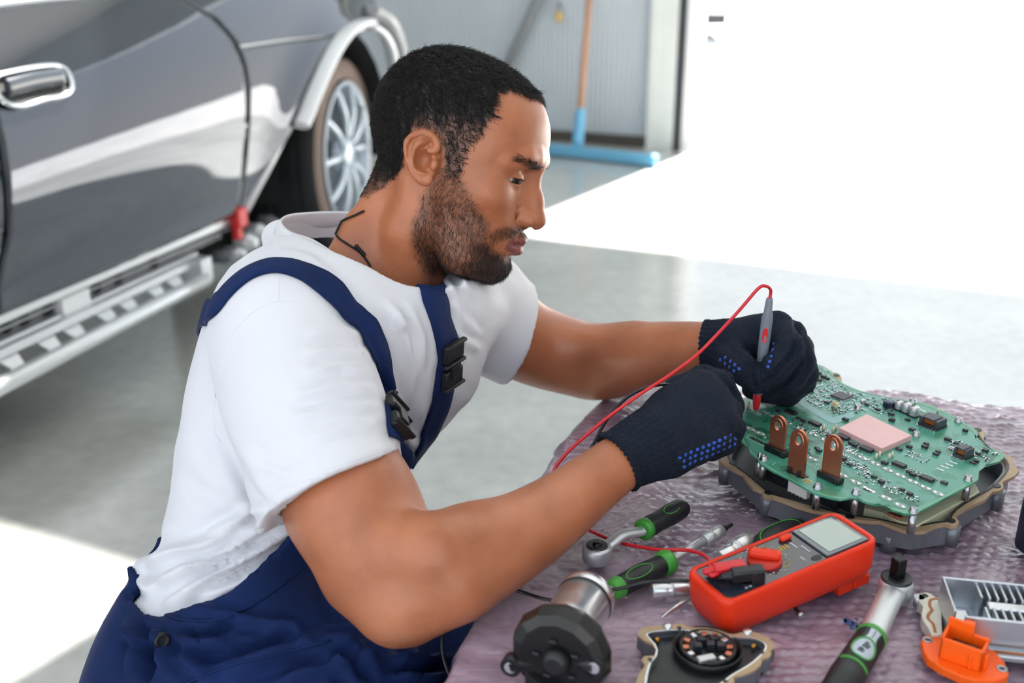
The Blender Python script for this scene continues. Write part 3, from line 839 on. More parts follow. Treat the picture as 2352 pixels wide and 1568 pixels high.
def masks(P, N):
    xz = P[:, [0, 2]]
    sh = poly_sd(xz, HAIR_P)
    hair = np.clip(.5-sh/5, 0, 1)
    # the fade over the temple and above the ear
    fade = np.clip((P[:, 2]-(18+.25*np.maximum(P[:, 0], -50)))/34, .38, 1)
    fade = np.where(P[:, 0] < -34, np.clip((P[:, 2]+62)/46, .25, 1), fade)
    hair = hair*(P[:, 2] > -80)
    b = np.clip(.5-poly_sd(xz, BEARD_P)/8, 0, 1)*(np.abs(P[:, 1]) < 90)
    ear = (np.abs(P[:, 1]) > 73.5) & (P[:, 0] < 4)
    b[ear] = 0; hair[ear & (P[:, 2] < 21)] = 0
    dens = np.where(xz[:, 1] > -35, .75, 1.0)
    chin = np.clip((P[:, 0]-45)/18, 0, 1)*(P[:, 2] < -66)
    m = np.clip(.5-poly_sd(xz, MUST_P)/4, 0, 1)
    lip = np.clip(.5-poly_sd(xz, LIP_P)/2.0, 0, 1)*(np.abs(P[:, 1]) < 25)*(N[:, 0] > -.2)
    return hair, fade, b*dens, chin*b, m*(1-lip), lip
hair, fade, beard, chin, must, lip = masks(HMM, HN)
dark = np.maximum(hair*np.clip(.45+.7*fade, 0, 1), np.maximum(beard*.45+chin*.25, must*.45))
# ------------------------------------------------------------------ strands
def strands(name, dens_fn, count, length, rad, flow, curl, m, parent, seed, lift=.35, npts=5, clump=0):
    rg = np.random.default_rng(seed)
    tri = np.concatenate([HVq[:, [0, 1, 2]], HVq[:, [0, 2, 3]]])
    a, b, c = (HMM[tri[:, i]] for i in range(3))
    ar = np.linalg.norm(np.cross(b-a, c-a), axis=1)
    cen = (a+b+c)/3; w = ar*dens_fn(cen, HN[tri[:, 0]])
    w = np.maximum(w, 0); pk = rg.choice(len(tri), count, p=w/w.sum())
    u = rg.random((count, 2)); fl_ = u.sum(1) > 1; u[fl_] = 1-u[fl_]
    P = a[pk]+(b[pk]-a[pk])*u[:, :1]+(c[pk]-a[pk])*u[:, 1:]
    N = HN[tri[pk, 0]]
    Fl = flow(P); Fl = Fl-N*(Fl*N).sum(1)[:, None]; Fl /= np.maximum(np.linalg.norm(Fl, axis=1), 1e-6)[:, None]
    if clump:
        ph = np.sin(P[:, 0]*.55+1.7*np.sin(P[:, 2]*.31))+np.sin(P[:, 2]*.62+1.3*np.sin(P[:, 0]*.27+P[:, 1]*.2))+np.sin(P[:, 1]*.5+P[:, 0]*.3)
    else: ph = rg.normal(size=count)
    S = np.cross(N, Fl)
    Fl = Fl+S*(ph*.35)[:, None]+rg.normal(size=(count, 3))*.18
    L = length(P)*(1+.25*rg.normal(size=count).clip(-2, 2))
    t = np.linspace(0, 1, npts)
    out = np.zeros((count, npts, 3))
    ph0 = rg.random(count)*6.28 if not clump else ph*1.5
    for i, q in enumerate(t):
        arc = L*q
        p = P+N*(arc*lift*(1-.45*q)+.05)[:, None]+Fl*(arc*(1-lift*.5))[:, None]
        p += curl*((np.sin(q*7+ph0)*q)[:, None]*S+(np.cos(q*7+ph0)*q*.6)[:, None]*N)
        out[:, i] = p
    W_ = h2w(out.reshape(-1, 3))
    hc = bpy.data.hair_curves.new(name)
    hc.add_curves([npts]*count)
    hc.attributes['position'].data.foreach_set('vector', W_.astype(np.float32).ravel())
    at = hc.attributes.get('radius') or hc.attributes.new('radius', 'FLOAT', 'POINT')
    r = np.tile(np.linspace(1, .45, npts), count)*rad
    at.data.foreach_set('value', r.astype(np.float32))
    return link(name, hc, m, parent)

def skin_mat():
    m = mat('brown_skin', srgb(165, 106, 78), rough=.36, spec=.55, sss=.06)
    nt, b = nodes_of(m); L = nt.links
    tc = nt.nodes.new('ShaderNodeTexCoord')
    n1 = nt.nodes.new('ShaderNodeTexNoise'); n1.inputs['Scale'].default_value = 22; n1.inputs['Detail'].default_value = 6
    L.new(tc.outputs['Object'], n1.inputs['Vector'])
    r = nt.nodes.new('ShaderNodeValToRGB'); r.color_ramp.elements[0].position = .3; r.color_ramp.elements[1].position = .7
    r.color_ramp.elements[0].color = srgb(160, 95, 62); r.color_ramp.elements[1].color = srgb(186, 116, 80)
    L.new(n1.outputs['Fac'], r.inputs[0])
    def mixin(attr, col, prev):
        a = nt.nodes.new('ShaderNodeAttribute'); a.attribute_name = attr
        x = nt.nodes.new('ShaderNodeMix'); x.data_type = 'RGBA'; x.inputs['B'].default_value = col
        L.new(a.outputs['Fac'], x.inputs['Factor']); L.new(prev, x.inputs['A']); return x.outputs['Result']
    c = mixin('lip', srgb(134, 74, 70), r.outputs[0])
    c = mixin('dark', srgb(30, 20, 17), c)
    L.new(c, b.inputs['Base Color'])
    n2 = nt.nodes.new('ShaderNodeTexNoise'); n2.inputs['Scale'].default_value = 900; n2.inputs['Detail'].default_value = 3
    v1 = nt.nodes.new('ShaderNodeTexVoronoi'); v1.inputs['Scale'].default_value = 700
    L.new(tc.outputs['Object'], n2.inputs['Vector']); L.new(tc.outputs['Object'], v1.inputs['Vector'])
    ad = nt.nodes.new('ShaderNodeMath'); ad.operation = 'ADD'; L.new(n2.outputs['Fac'], ad.inputs[0]); L.new(v1.outputs['Distance'], ad.inputs[1])
    bp = nt.nodes.new('ShaderNodeBump'); bp.inputs['Strength'].default_value = .25; bp.inputs['Distance'].default_value = .0006
    L.new(ad.outputs[0], bp.inputs['Height']); L.new(bp.outputs['Normal'], b.inputs['Normal'])
    return m
M_skin = skin_mat()
# ------------------------------------------------------------------ the man: arms and torso (skin), then the shirt over it
S1, S2 = PD(655, 775, .945), PD(1085, 700, 1.21)
PG = PD(462, 1480, 1.06)
SM = (S1+S2)/2
TZ = nrm(SM-PG); TY = nrm((S2-S1)-TZ*((S2-S1)@TZ)); TX = np.cross(TY, TZ); TL = np.linalg.norm(SM-PG)
def TP(x, y, t): return PG+TX*x+TY*y+TZ*(t*TL)
ARM_R = [(655, 790, .945, .058), (785, 1100, .882, .0497), (828, 1180, .868, .0475), (885, 1290, .852, .0415), (918, 1378, .845, .033)]
FORE_R = [(918, 1378, .845, .033), (985, 1325, .845, .0397), (1080, 1275, .850, .0382), (1175, 1237, .865, .0315), (1270, 1178, .893, .0277), (1415, 1068, .935, .0220), (1490, 1012, .948, .0180)]
ARM_L = [(1090, 705, 1.215, .056), (1190, 775, 1.24, .045), (1270, 808, 1.26, .0425), (1362, 832, 1.27, .0415)]
FORE_L = [(1362, 832, 1.27, .0415), (1420, 826, 1.24, .0392), (1490, 813, 1.19, .0325), (1560, 800, 1.15, .0258), (1625, 794, 1.118, .0210), (1680, 800, 1.104, .0200)]
def dense(tab, n=5):
    c = catmull([np.array(r, float) for r in tab], n)
    return [PD(*r[:3]) for r in c], [float(r[3]) for r in c]
def limb_vol(tabs, h, k=.02, pad=.02):
    pr = [dense(t) for t in tabs]
    allp = np.concatenate([np.array(p) for p, r in pr]); R_ = max(max(r) for p, r in pr)+pad
    vol = Vol(allp.min(0)-R_, allp.max(0)+R_, h)
    for p, r in pr: vol.chain(p, r, k)
    return vol
vr = limb_vol([ARM_R, FORE_R], .0028, .010)
# muscle relief: brachioradialis, flexor mass, triceps, point of the elbow
vr.chain([PD(900, 1250, .825), PD(1000, 1262, .818), PD(1120, 1232, .838)], [.022, .0235, .012], .02)
vr.chain([PD(950, 1385, .824), PD(1050, 1340, .826), PD(1170, 1270, .852)], [.018, .022, .012], .02)
vr.chain([PD(735, 1190, .885), PD(820, 1330, .86), PD(890, 1400, .85)], [.026, .022, .016], .02)
vr.cone(PD(922, 1420, .847), PD(950, 1432, .850), .0185, .013, .012)
rV, rQ = vr.surface(); rV = smooth_verts(rV, rQ, 2)
vl = limb_vol([ARM_L, FORE_L], .003, .010)
vl.cone(PD(1330, 800, 1.23), PD(1450, 790, 1.20), .026, .02, .02)
vl.cone(PD(1390, 868, 1.27), PD(1420, 868, 1.255), .016, .016, .014)
lV, lQ = vl.surface(); lV = smooth_verts(lV, lQ, 2)
# trunk, hips and legs under the clothes (one skin with the arms and head)
TORSO = [(-.22, .095, .150, .105), (-.05, .062, .140, .098), (.12, .042, .128, .090), (.24, .028, .120, .087), (.36, .002, .118, .084), (.50, -.018, .128, .088), (.70, -.030, .143, .102), (.86, -.030, .156, .116), (.97, -.018, .155, .114), (1.08, -.010, .125, .090), (1.16, .0, .085, .065)]
def torso_field(vol, tab, k, grow=0.0, pw=2.3):
    T = np.array(tab, float)
    X, Y, Z = np.meshgrid(*vol.ax, indexing='ij', sparse=True)
    def pr(ax): return ((X-PG[0])*ax[0]+(Y-PG[1])*ax[1]+(Z-PG[2])*ax[2]).astype(np.float32)
    t = pr(TZ)/TL
    def it(c): return sum(np.interp(t+q, T[:, 0], T[:, c]) for q in (-.06, 0, .06)).astype(np.float32)/3
    a = it(2)+grow; b = it(3)+grow
    q = ((np.abs(pr(TY))/a)**pw+(np.abs(pr(TX)-it(1))/b)**pw)**(1/pw)
    d = (q-1)*np.minimum(a, b)
    d = np.maximum(d, np.maximum(t-T[-1, 0], T[0, 0]-t)*TL)
    vol.add(d.astype(np.float32), tuple(slice(None) for _ in range(3)), k)
    return vol
lo = np.min([S1, S2, PG], 0)-.27; hi = np.max([S1, S2, PG], 0)+.26
sv = Vol(lo, hi, .0036)
torso_field(sv, TORSO, 0, .006)
sv.chain([S1+TZ*.004, SM+TZ*.03, S2+TZ*.004], [.062, .075, .062], .03)
# near sleeve and far sleeve
SLN = [(655, 775, .945, .066), (690, 900, .920, .0655), (725, 1010, .898, .064), (757, 1114, .878, .0615), (775, 1170, .868, .061)]
SLF = [(1085, 705, 1.21, .060), (1140, 745, 1.225, .058), (1200, 775, 1.24, .0575), (1260, 800, 1.257, .0575)]
p1, r1 = dense(SLN, 4); p2, r2 = dense(SLF, 4)
vs1 = Vol(lo, hi, .0036); vs1.D[:] = 1; vs1.chain(p1, r1, .01)
hem1 = PD(762, 1126, .876); hn1 = nrm(nrm(PD(800, 1190, .860)-PD(725, 1010, .898))+FW*.30)
vs1.plane(hem1, hn1, .002)
vs1.chain([PD(735, 1040, .892)]+[PD(795, 1130, .877), PD(835, 1230, .86)], [.052, .0535, .054], .003, cut=True)
vs2 = Vol(lo, hi, .0036); vs2.D[:] = 1; vs2.chain(p2, r2, .01)
hem2 = PD(1185, 768, 1.237); hn2 = nrm(PD(1260, 800, 1.257)-PD(1140, 745, 1.225)+RT*.03)
vs2.plane(hem2, hn2, .002)
full = tuple(slice(None) for _ in range(3))
sv.add(vs1.D, full, .012); sv.add(vs2.D, full, .014)
# open the cuffs and the neck
sv.chain([PD(1165, 757, 1.232), PD(1290, 812, 1.265)], [.0515, .053], .003, cut=True)
# neckline: a ring of points round the neck
RING = [(646, 526, 1.065), (668, 550, 1.025), (720, 568, 0.998), (785, 610, 0.986), (850, 647, 0.982), (910, 680, 0.99), (955, 697, 1.005), (985, 698, 1.03), (1004, 679, 1.065), (1000, 633, 1.1), (960, 574, 1.13), (900, 527, 1.14), (830, 507, 1.14), (760, 504, 1.13), (700, 507, 1.11), (660, 513, 1.085)]
RG = np.array(catmull([PD(*r) for r in RING], 5, True))
RC = RG.mean(0); _, _, vt = np.linalg.svd(RG-RC); RNn = vt[2]*np.sign(vt[2]@UP); RU = nrm(vt[0]); RV_ = np.cross(RNn, RU)
low_ = [p-RNn*.013+(p-RC)*.04 for p in RG[::2]]
sv.chain(low_+[low_[0]], [.0075]*(len(low_)+1), .016)
sl_, X, Y, Z = sv.sub(RG.min(0)-.05, RG.max(0)+.10)
pu = ((X-RC[0])*RU[0]+(Y-RC[1])*RU[1]+(Z-RC[2])*RU[2]); pv = ((X-RC[0])*RV_[0]+(Y-RC[1])*RV_[1]+(Z-RC[2])*RV_[2]); pn = ((X-RC[0])*RNn[0]+(Y-RC[1])*RNn[1]+(Z-RC[2])*RNn[2])
shp = pu.shape
pp = np.stack([pu.ravel(), pv.ravel()], 1)
poly2 = np.stack([(RG-RC)@RU, (RG-RC)@RV_], 1)
sdp = np.concatenate([poly_sd(pp[i:i+200000], poly2) for i in range(0, len(pp), 200000)]).reshape(shp)
sv.cut(np.maximum(sdp-.003, -pn-.035).astype(np.float32), sl_, .003)
sv.cut(np.maximum(-(pn-.008-.8*np.maximum(sdp, 0)), sdp-.06).astype(np.float32), sl_, .004)
for x_, y_, r_ in ((346, 1304, .012), (354, 1336, .014), (378, 1354, .013)): sv.ell(PD(x_, y_, 1.0), (r_*1.3, r_, r_), .012)
sV, sQ = sv.surface(); sV = smooth_verts(sV, sQ, 2)
# creases of the jersey: ridges along lines over the cloth
def zq(*pts): return [(260+.6427*a, 560+.6427*b) for a, b in pts]
FOLDS = [(zq((905, 395), (800, 372), (690, 392)), 2.2, 9), (zq((922, 470), (820, 438), (690, 462)), 2.6, 9), (zq((930, 530), (820, 508), (640, 545)), 2.8, 10),
 (zq((942, 590), (830, 575), (640, 622)), 2.4, 10), (zq((955, 650), (840, 655), (700, 700)), 1.8, 12), (zq((890, 330), (800, 300), (700, 318)), 1.6, 10),
 (zq((470, 720), (520, 790), (640, 830)), 1.8, 12),
 (zq((900, 230), (960, 400), (1010, 560), (1040, 700)), 3.2, 10), (zq((985, 215), (1045, 330), (1075, 450), (1050, 600)), 3.4, 9), (zq((1060, 230), (1100, 330), (1105, 450), (1085, 640)), 3.2, 9), (zq((1010, 240), (1030, 300)), 3.0, 9),
 (zq((700, 60), (800, 150), (870, 260)), 1.6, 9), (zq((560, 20), (700, 50), (800, 110)), 1.4, 8), (zq((1000, 600), (1040, 680), (1078, 730)), 4.0, 14), (zq((1140, 420), (1120, 560), (1085, 700)), 2.6, 9),
 (zq((95, 1165), (190, 1120), (330, 1080), (520, 965)), 8.0, 17), (zq((120, 1222), (250, 1170), (420, 1095), (600, 980)), 8.5, 15), (zq((330, 1060), (430, 1020), (520, 975)), -4, 9), (zq((200, 1130), (330, 1110), (480, 1020)), -4.5, 9),
 (zq((205, 1268), (380, 1185), (520, 1100), (680, 985)), 8.0, 15), (zq((320, 1275), (450, 1215), (620, 1115), (690, 1045)), 7.0, 13), (zq((250, 1195), (420, 1125), (560, 1030)), -5, 8), (zq((300, 1240), (450, 1170), (600, 1070)), -5, 8), (zq((90, 1190), (130, 1250)), 4, 12),
 (zq((365, 660), (420, 760), (500, 900), (540, 950)), -3.0, 14), (zq((240, 700), (330, 830), (470, 930)), 1.6, 20), (zq((210, 860), (330, 950), (480, 980)), 1.4, 18),
 (zq((1180, 110), (1230, 200), (1240, 330)), 2.2, 8), (zq((1220, 90), (1290, 190)), 2.2, 8), (zq((1200, 200), (1300, 330)), 2.0, 9), (zq((1230, 330), (1310, 380)), 2.0, 9)]
def crease(V, Q, folds, side=-.25):
    N = vnormals(V, Q); P = pix_arr(V); vis = np.clip(((CAM-V)*N).sum(1)/np.linalg.norm(CAM-V, axis=1)*3+.6, 0, 1)
    D = np.zeros(len(V))
    for ln, amp, w in folds:
        d, fr = seg_dist(P[:, :2], ln)
        D += amp*.0014*(np.exp(-(d/w)**2)-.45*np.exp(-((d-2.1*w)/w)**2))*np.clip(np.minimum(fr, 1-fr)*5+.25, 0, 1)
    return V+N*(D*vis)[:, None]
sV = crease(sV, sQ, FOLDS)
_n = vnormals(sV, sQ); sV = sV+_n*(.0007*(np.sin(sV[:, 0]*61+9*np.sin(sV[:, 2]*13))+np.sin(sV[:, 2]*53+7*np.sin(sV[:, 1]*17))))[:, None]
def silh(V, rows, which='min'):
    P = pix_arr(V); out = []
    for r in rows:
        m = np.abs(P[:, 1]-r) < 4
        out.append((r, int(P[m, 0].min()) if m.any() else None, int(P[m, 0].max()) if m.any() else None))
    return out
# ------------------------------------------------------------------ dungarees
lo = np.min([PG, SM], 0)-.34; hi = np.max([PG, SM], 0)+.30
lo[2] = .01; hi[0] = .16; lo[1] = .45; hi[1] = 1.30
ov = Vol(lo, hi, .005)
torso_field(ov, TORSO, 0, .018)
HIPN, HIPF = PD(510, 1590, 1.02), PD(620, 1540, 1.13)
KNN, KNF = PD(800, 1640, .93), PD(1060, 1580, 1.05)
ov.chain([HIPN, (HIPN+KNN)/2+ZU*.004, KNN], [.112, .098, .080], .05)
ov.chain([HIPF, (HIPF+KNF)/2, KNF], [.108, .092, .078], .05)
for k_, a_ in ((KNN, (-.10, .72, .10)), (KNF, (.06, .92, .10))):
    a_ = np.array(a_); ov.chain([k_, k_*.45+a_*.55, a_], [.076, .068, .066], .02)
ov.ell(PG-TZ*.05+TX*.09, (.128, .135, .11), .05)
# the upper edge: low at the sides, high in front (bib) and behind
X, Y, Z = np.meshgrid(*ov.ax, indexing='ij', sparse=True)
def prj(ax): return ((X-PG[0])*ax[0]+(Y-PG[1])*ax[1]+(Z-PG[2])*ax[2]).astype(np.float32)
px_, py_, pt_ = prj(TX), prj(TY), prj(TZ)
phi = np.arctan2(py_, px_)
PH = np.radians([-180, -150, -125, -100, -80, -60, -40, -20, 0, 20, 40, 60, 80, 100, 125, 150, 180])
TH = [.29, .27, .165, .105, .12, .26, .58, .74, .74, .72, .55, .30, .16, .11, .16, .27, .29]
top_ = np.interp(phi, PH, np.array(TH)*TL).astype(np.float32)
ov.cut(-((pt_-top_)*.75), full, .004)
# hollow for the waist, wider behind
iv = Vol(lo, hi, .005); torso_field(iv, TORSO, 0, .008)
inner = iv.D+.03*0
back = np.clip((np.abs(phi)-2.1)/.6, 0, 1)
inner = inner+back*.0+np.maximum(0, .02-pt_)*2
ov.cut(inner.astype(np.float32), full, .002)
oV, oQ = ov.surface(); oV = smooth_verts(oV, oQ, 3)
OFOLDS = [(zq((300, 1300), (450, 1340), (640, 1370), (700, 1420)), 3.5, 10), (zq((100, 1330), (170, 1400), (190, 1520)), 5, 13), (zq((60, 1350), (90, 1450), (60, 1540)), 5, 14), (zq((150, 1330), (260, 1420), (420, 1440)), 4, 13),
 (zq((560, 1380), (700, 1390), (900, 1360), (980, 1420)), 4, 14), (zq((420, 1520), (640, 1450), (860, 1420), (975, 1450)), 5, 16), (zq((600, 1560), (800, 1500), (960, 1480)), 4.5, 14), (zq((230, 1460), (330, 1540)), 5, 15),
 (zq((760, 1180), (800, 1280), (900, 1340)), 3, 12), (zq((1000, 1480), (1100, 1500), (1200, 1480)), 6, 12), (zq((1010, 1540), (1100, 1555), (1200, 1540)), 6, 11), (zq((50, 1080), (75, 1200), (90, 1300)), 3, 10)]
OFOLDS += [(zq((700, 1400), (850, 1440), (960, 1520)), 4, 12), (zq((640, 1420), (780, 1470), (880, 1560)), 4, 12), (zq((40, 1380), (120, 1420), (200, 1400)), 4, 11), (zq((200, 1380), (330, 1400), (430, 1350)), -4, 9), (zq((330, 1480), (500, 1440), (640, 1400)), -4, 10), (zq((120, 1430), (140, 1500), (110, 1560)), -5, 10)]
oV = crease(oV, oQ, [(l, a*1.7, w) for l, a, w in OFOLDS])

# ------------------------------------------------------------------ knitted gloves
gr = Vol(*[f(np.array([PD(1390, 1100, .92), PD(1730, 840, .92), PD(1640, 1080, 1.05), PD(1600, 820, 1.05)]), 0)+o for f, o in ((np.min, -.05), (np.max, .05))], .0019)
def G(x, y, d): return PD(x, y, d-.018)
gr.chain([G(1408, 1068, .9515), G(1450, 1040, .960), G(1500, 1010, .968)], [.0278, .0268, .0272], .004)
gr.chain([G(1490, 1018, .968), G(1550, 978, .978)], [.0272, .0285], .012)
WR_ = G(1505, 1003, .972)
K1, K2, K3, K4 = G(1608, 888, .998), G(1641, 921, .988), G(1656, 963, .977), G(1638, 1004, .970)
for K, r in ((K1, .0165), (K2, .0155), (K3, .0150), (K4, .0138)):
    gr.cone(WR_*.55+K*.45, K, .0205, r, .008)
_a = nrm(G(1690, 930, .985)-G(1500, 1000, .97))
gr.ell(G(1575, 960, .985), (.042, .021, .034), .012, M=np.array([_a, FW, nrm(np.cross(FW, _a))]))
fing = [[K1, G(1654, 880, 1.024), G(1678, 933, 1.044), G(1666, 963, 1.052)], [K2, G(1672, 946, 1.010), G(1676, 988, 1.026), G(1646, 998, 1.032)],
        [K3, G(1680, 983, .996), G(1664, 1012, 1.008), G(1626, 1012, 1.014)], [K4, G(1662, 1016, .984), G(1634, 1030, .992), G(1601, 1026, .996)]]
for f_, r in zip(fing, (.0142, .0140, .0134, .0122)):
    gr.chain(f_, [r*1.06, r, r*.95, r*.88], .0014)
gr.chain([G(1516, 963, .995), G(1561, 901, 1.018), G(1616, 870, 1.028), G(1650, 880, 1.040)], [.0185, .0155, .0135, .0118], .004)
gr.chain([G(1470, 1056, .962), G(1540, 1040, .966), G(1600, 1030, .972)], [.020, .0195, .0150], .010)
def rollring(vol, c, ax, R, r):
    u = nrm(np.cross(ax, ZU)); w = np.cross(ax, u); P = [c+u*R*math.cos(t)+w*R*math.sin(t) for t in np.linspace(0, 2*PI, 33)]; vol.chain(P, [r]*33, .0015)
_ax = nrm(G(1408, 1068, .9515)-G(1500, 1010, .968))
gr.plane(G(1418, 1062, .954), _ax, .002)
rollring(gr, G(1421, 1060, .9545), _ax, .0272, .0026)
gr.chain([G(1370, 1094, .943), G(1432, 1052, .9565)], [.0240, .0240], .001, cut=True)
grV, grQ = gr.surface(); grV = smooth_verts(grV, grQ, 2)
def kq(*pts): return [(1330+.462*a, 693+.462*b) for a, b in pts]
grV = crease(grV, grQ, [(kq((690, 318), (740, 350), (765, 385), (800, 440)), -2.0, 5), (kq((600, 318), (680, 345), (740, 400), (790, 480)), -1.2, 6), (kq((830, 560), (800, 600), (790, 640)), -1.6, 5), (kq((838, 640), (800, 668), (770, 665)), -1.6, 5), (kq((470, 740), (480, 800), (500, 840)), -1.5, 7)])
dL = .025
def G2(x, y, d): return PD(x, y, d+dL)
gl_ = Vol(*[f(np.array([PD(1605, 720, 1.02), PD(1880, 940, 1.02), PD(1605, 940, 1.14), PD(1880, 720, 1.15)]), 0)+o for f, o in ((np.min, -.04), (np.max, .05))], .0019)
gl_.chain([G2(1622, 792, 1.078), G2(1655, 793, 1.072), G2(1690, 795, 1.065)], [.0262, .0255, .0268], .004)
gl_.chain([G2(1685, 795, 1.066), G2(1740, 785, 1.062)], [.0265, .027], .01)
W2 = G2(1705, 790, 1.064)
J = [G2(1784, 752, 1.048), G2(1815, 770, 1.066), G2(1834, 800, 1.084), G2(1838, 836, 1.100)]
for K, r in zip(J, (.0176, .0168, .0160, .0150)): gl_.cone(W2*.5+K*.5, K, .0215, r, .009)
fi = [[J[0], G2(1814, 802, 1.016), G2(1782, 846, 1.010), G2(1752, 872, 1.016)], [J[1], G2(1840, 832, 1.040), G2(1808, 878, 1.034), G2(1764, 893, 1.042)],
      [J[2], G2(1848, 858, 1.062), G2(1812, 902, 1.058), G2(1744, 897, 1.062)], [J[3], G2(1846, 876, 1.084), G2(1808, 908, 1.080), G2(1728, 893, 1.076)]]
for f_, r in zip(fi, (.0152, .0148, .0142, .0128)): gl_.chain(f_, [r*1.06, r*1.03, r*.95, r*.86], .0012)
gl_.chain([G2(1668, 808, 1.062), G2(1690, 824, 1.040), G2(1712, 850, 1.020), G2(1732, 875, 1.014)], [.0215, .0180, .0156, .0124], .003)
gl_.ell(G2(1722, 795, 1.064), (.028, .022, .022), .010)
_ax = nrm(G2(1622, 792, 1.078)-G2(1690, 795, 1.065))
gl_.plane(G2(1620, 792, 1.078), _ax, .002)
rollring(gl_, G2(1623, 792, 1.0775), _ax, .0245, .0024)
gl_.chain([G2(1590, 792, 1.085), G2(1634, 793, 1.0755)], [.0215, .0215], .001, cut=True)
glV, glQ = gl_.surface(); glV = smooth_verts(glV, glQ, 2)
glV = crease(glV, glQ, [(kq((1075, 95), (1085, 170), (1065, 260), (985, 345), (890, 432)), -3.0, 5), (kq((1110, 150), (1122, 230), (1100, 320), (1020, 410), (930, 455)), -2.8, 5), (kq((1135, 215), (1135, 310), (1085, 410), (980, 465)), -2.4, 5),
 (kq((800, 205), (860, 235), (890, 290), (885, 340)), -2.8, 7), (kq((700, 180), (760, 240), (830, 320), (865, 400)), -1.0, 8), (kq((865, 330), (868, 400), (875, 430)), -2.5, 5)])
def cuff_ribs(V, Q, a, b, n, amp, far):
    N = vnormals(V, Q); ax = nrm(b-a); rel = V-a; t = rel@ax
    u = nrm(np.cross(ax, ZU)); w = np.cross(ax, u)
    ang = np.arctan2(rel@w, rel@u); fade = np.clip((far-t)/.015, 0, 1)
    rib = np.sin(ang*n)
    return V+N*(amp*rib*fade)[:, None], (ang*n/6.283)
grV, _ = cuff_ribs(grV, grQ, G(1408, 1068, .9515), G(1500, 1010, .968), 30, .0008, .062)
glV, _ = cuff_ribs(glV, glQ, G2(1622, 792, 1.078), G2(1690, 795, 1.065), 28, .0008, .030)
parts_ = [(h2w(HMM), HVq, dark, lip), (rV, rQ, np.zeros(len(rV)), np.zeros(len(rV))), (lV, lQ, np.zeros(len(lV)), np.zeros(len(lV)))]
V_ = np.concatenate([p[0] for p in parts_]); off = np.cumsum([0]+[len(p[0]) for p in parts_])
Q_ = np.concatenate([p[1]+o for p, o in zip(parts_, off)])
meh = net_mesh('person', V_, Q_)
set_attr(meh, 'dark', np.concatenate([p[2] for p in parts_])); set_attr(meh, 'lip', np.concatenate([p[3] for p in parts_]))
MAN = link('person', meh, M_skin)
tag(MAN, 'man in white t-shirt, blue dungarees and dark gloves leaning over the bench', 'person')
M_shirt = mat('white_jersey', srgb(218, 218, 224), rough=.85, spec=.2, bump=.15, bscale=900, bdist=.0005)
SHIRT = link('t_shirt', net_mesh('t_shirt', sV, sQ), M_shirt, MAN)
def denim():
    m = mat('navy_twill', srgb(24, 52, 112), rough=.85, spec=.25)
    nt, b = nodes_of(m); tc = nt.nodes.new('ShaderNodeTexCoord')
    n = nt.nodes.new('ShaderNodeTexNoise'); n.inputs['Scale'].default_value = 14; n.inputs['Detail'].default_value = 5
    r = nt.nodes.new('ShaderNodeValToRGB'); r.color_ramp.elements[0].color = srgb(9, 24, 58); r.color_ramp.elements[1].color = srgb(18, 43, 96)
    w = nt.nodes.new('ShaderNodeTexWave'); w.inputs['Scale'].default_value = 420; w.bands_direction = 'DIAGONAL'
    bp = nt.nodes.new('ShaderNodeBump'); bp.inputs['Strength'].default_value = .25; bp.inputs['Distance'].default_value = .0006
    L = nt.links; L.new(tc.outputs['Object'], n.inputs['Vector']); L.new(tc.outputs['Object'], w.inputs['Vector'])
    L.new(n.outputs['Fac'], r.inputs[0]); L.new(r.outputs[0], b.inputs['Base Color']); L.new(w.outputs['Fac'], bp.inputs['Height']); L.new(bp.outputs['Normal'], b.inputs['Normal'])
    return m
M_denim = denim()
OVER = link('dungarees', net_mesh('dungarees', oV, oQ), M_denim, MAN)
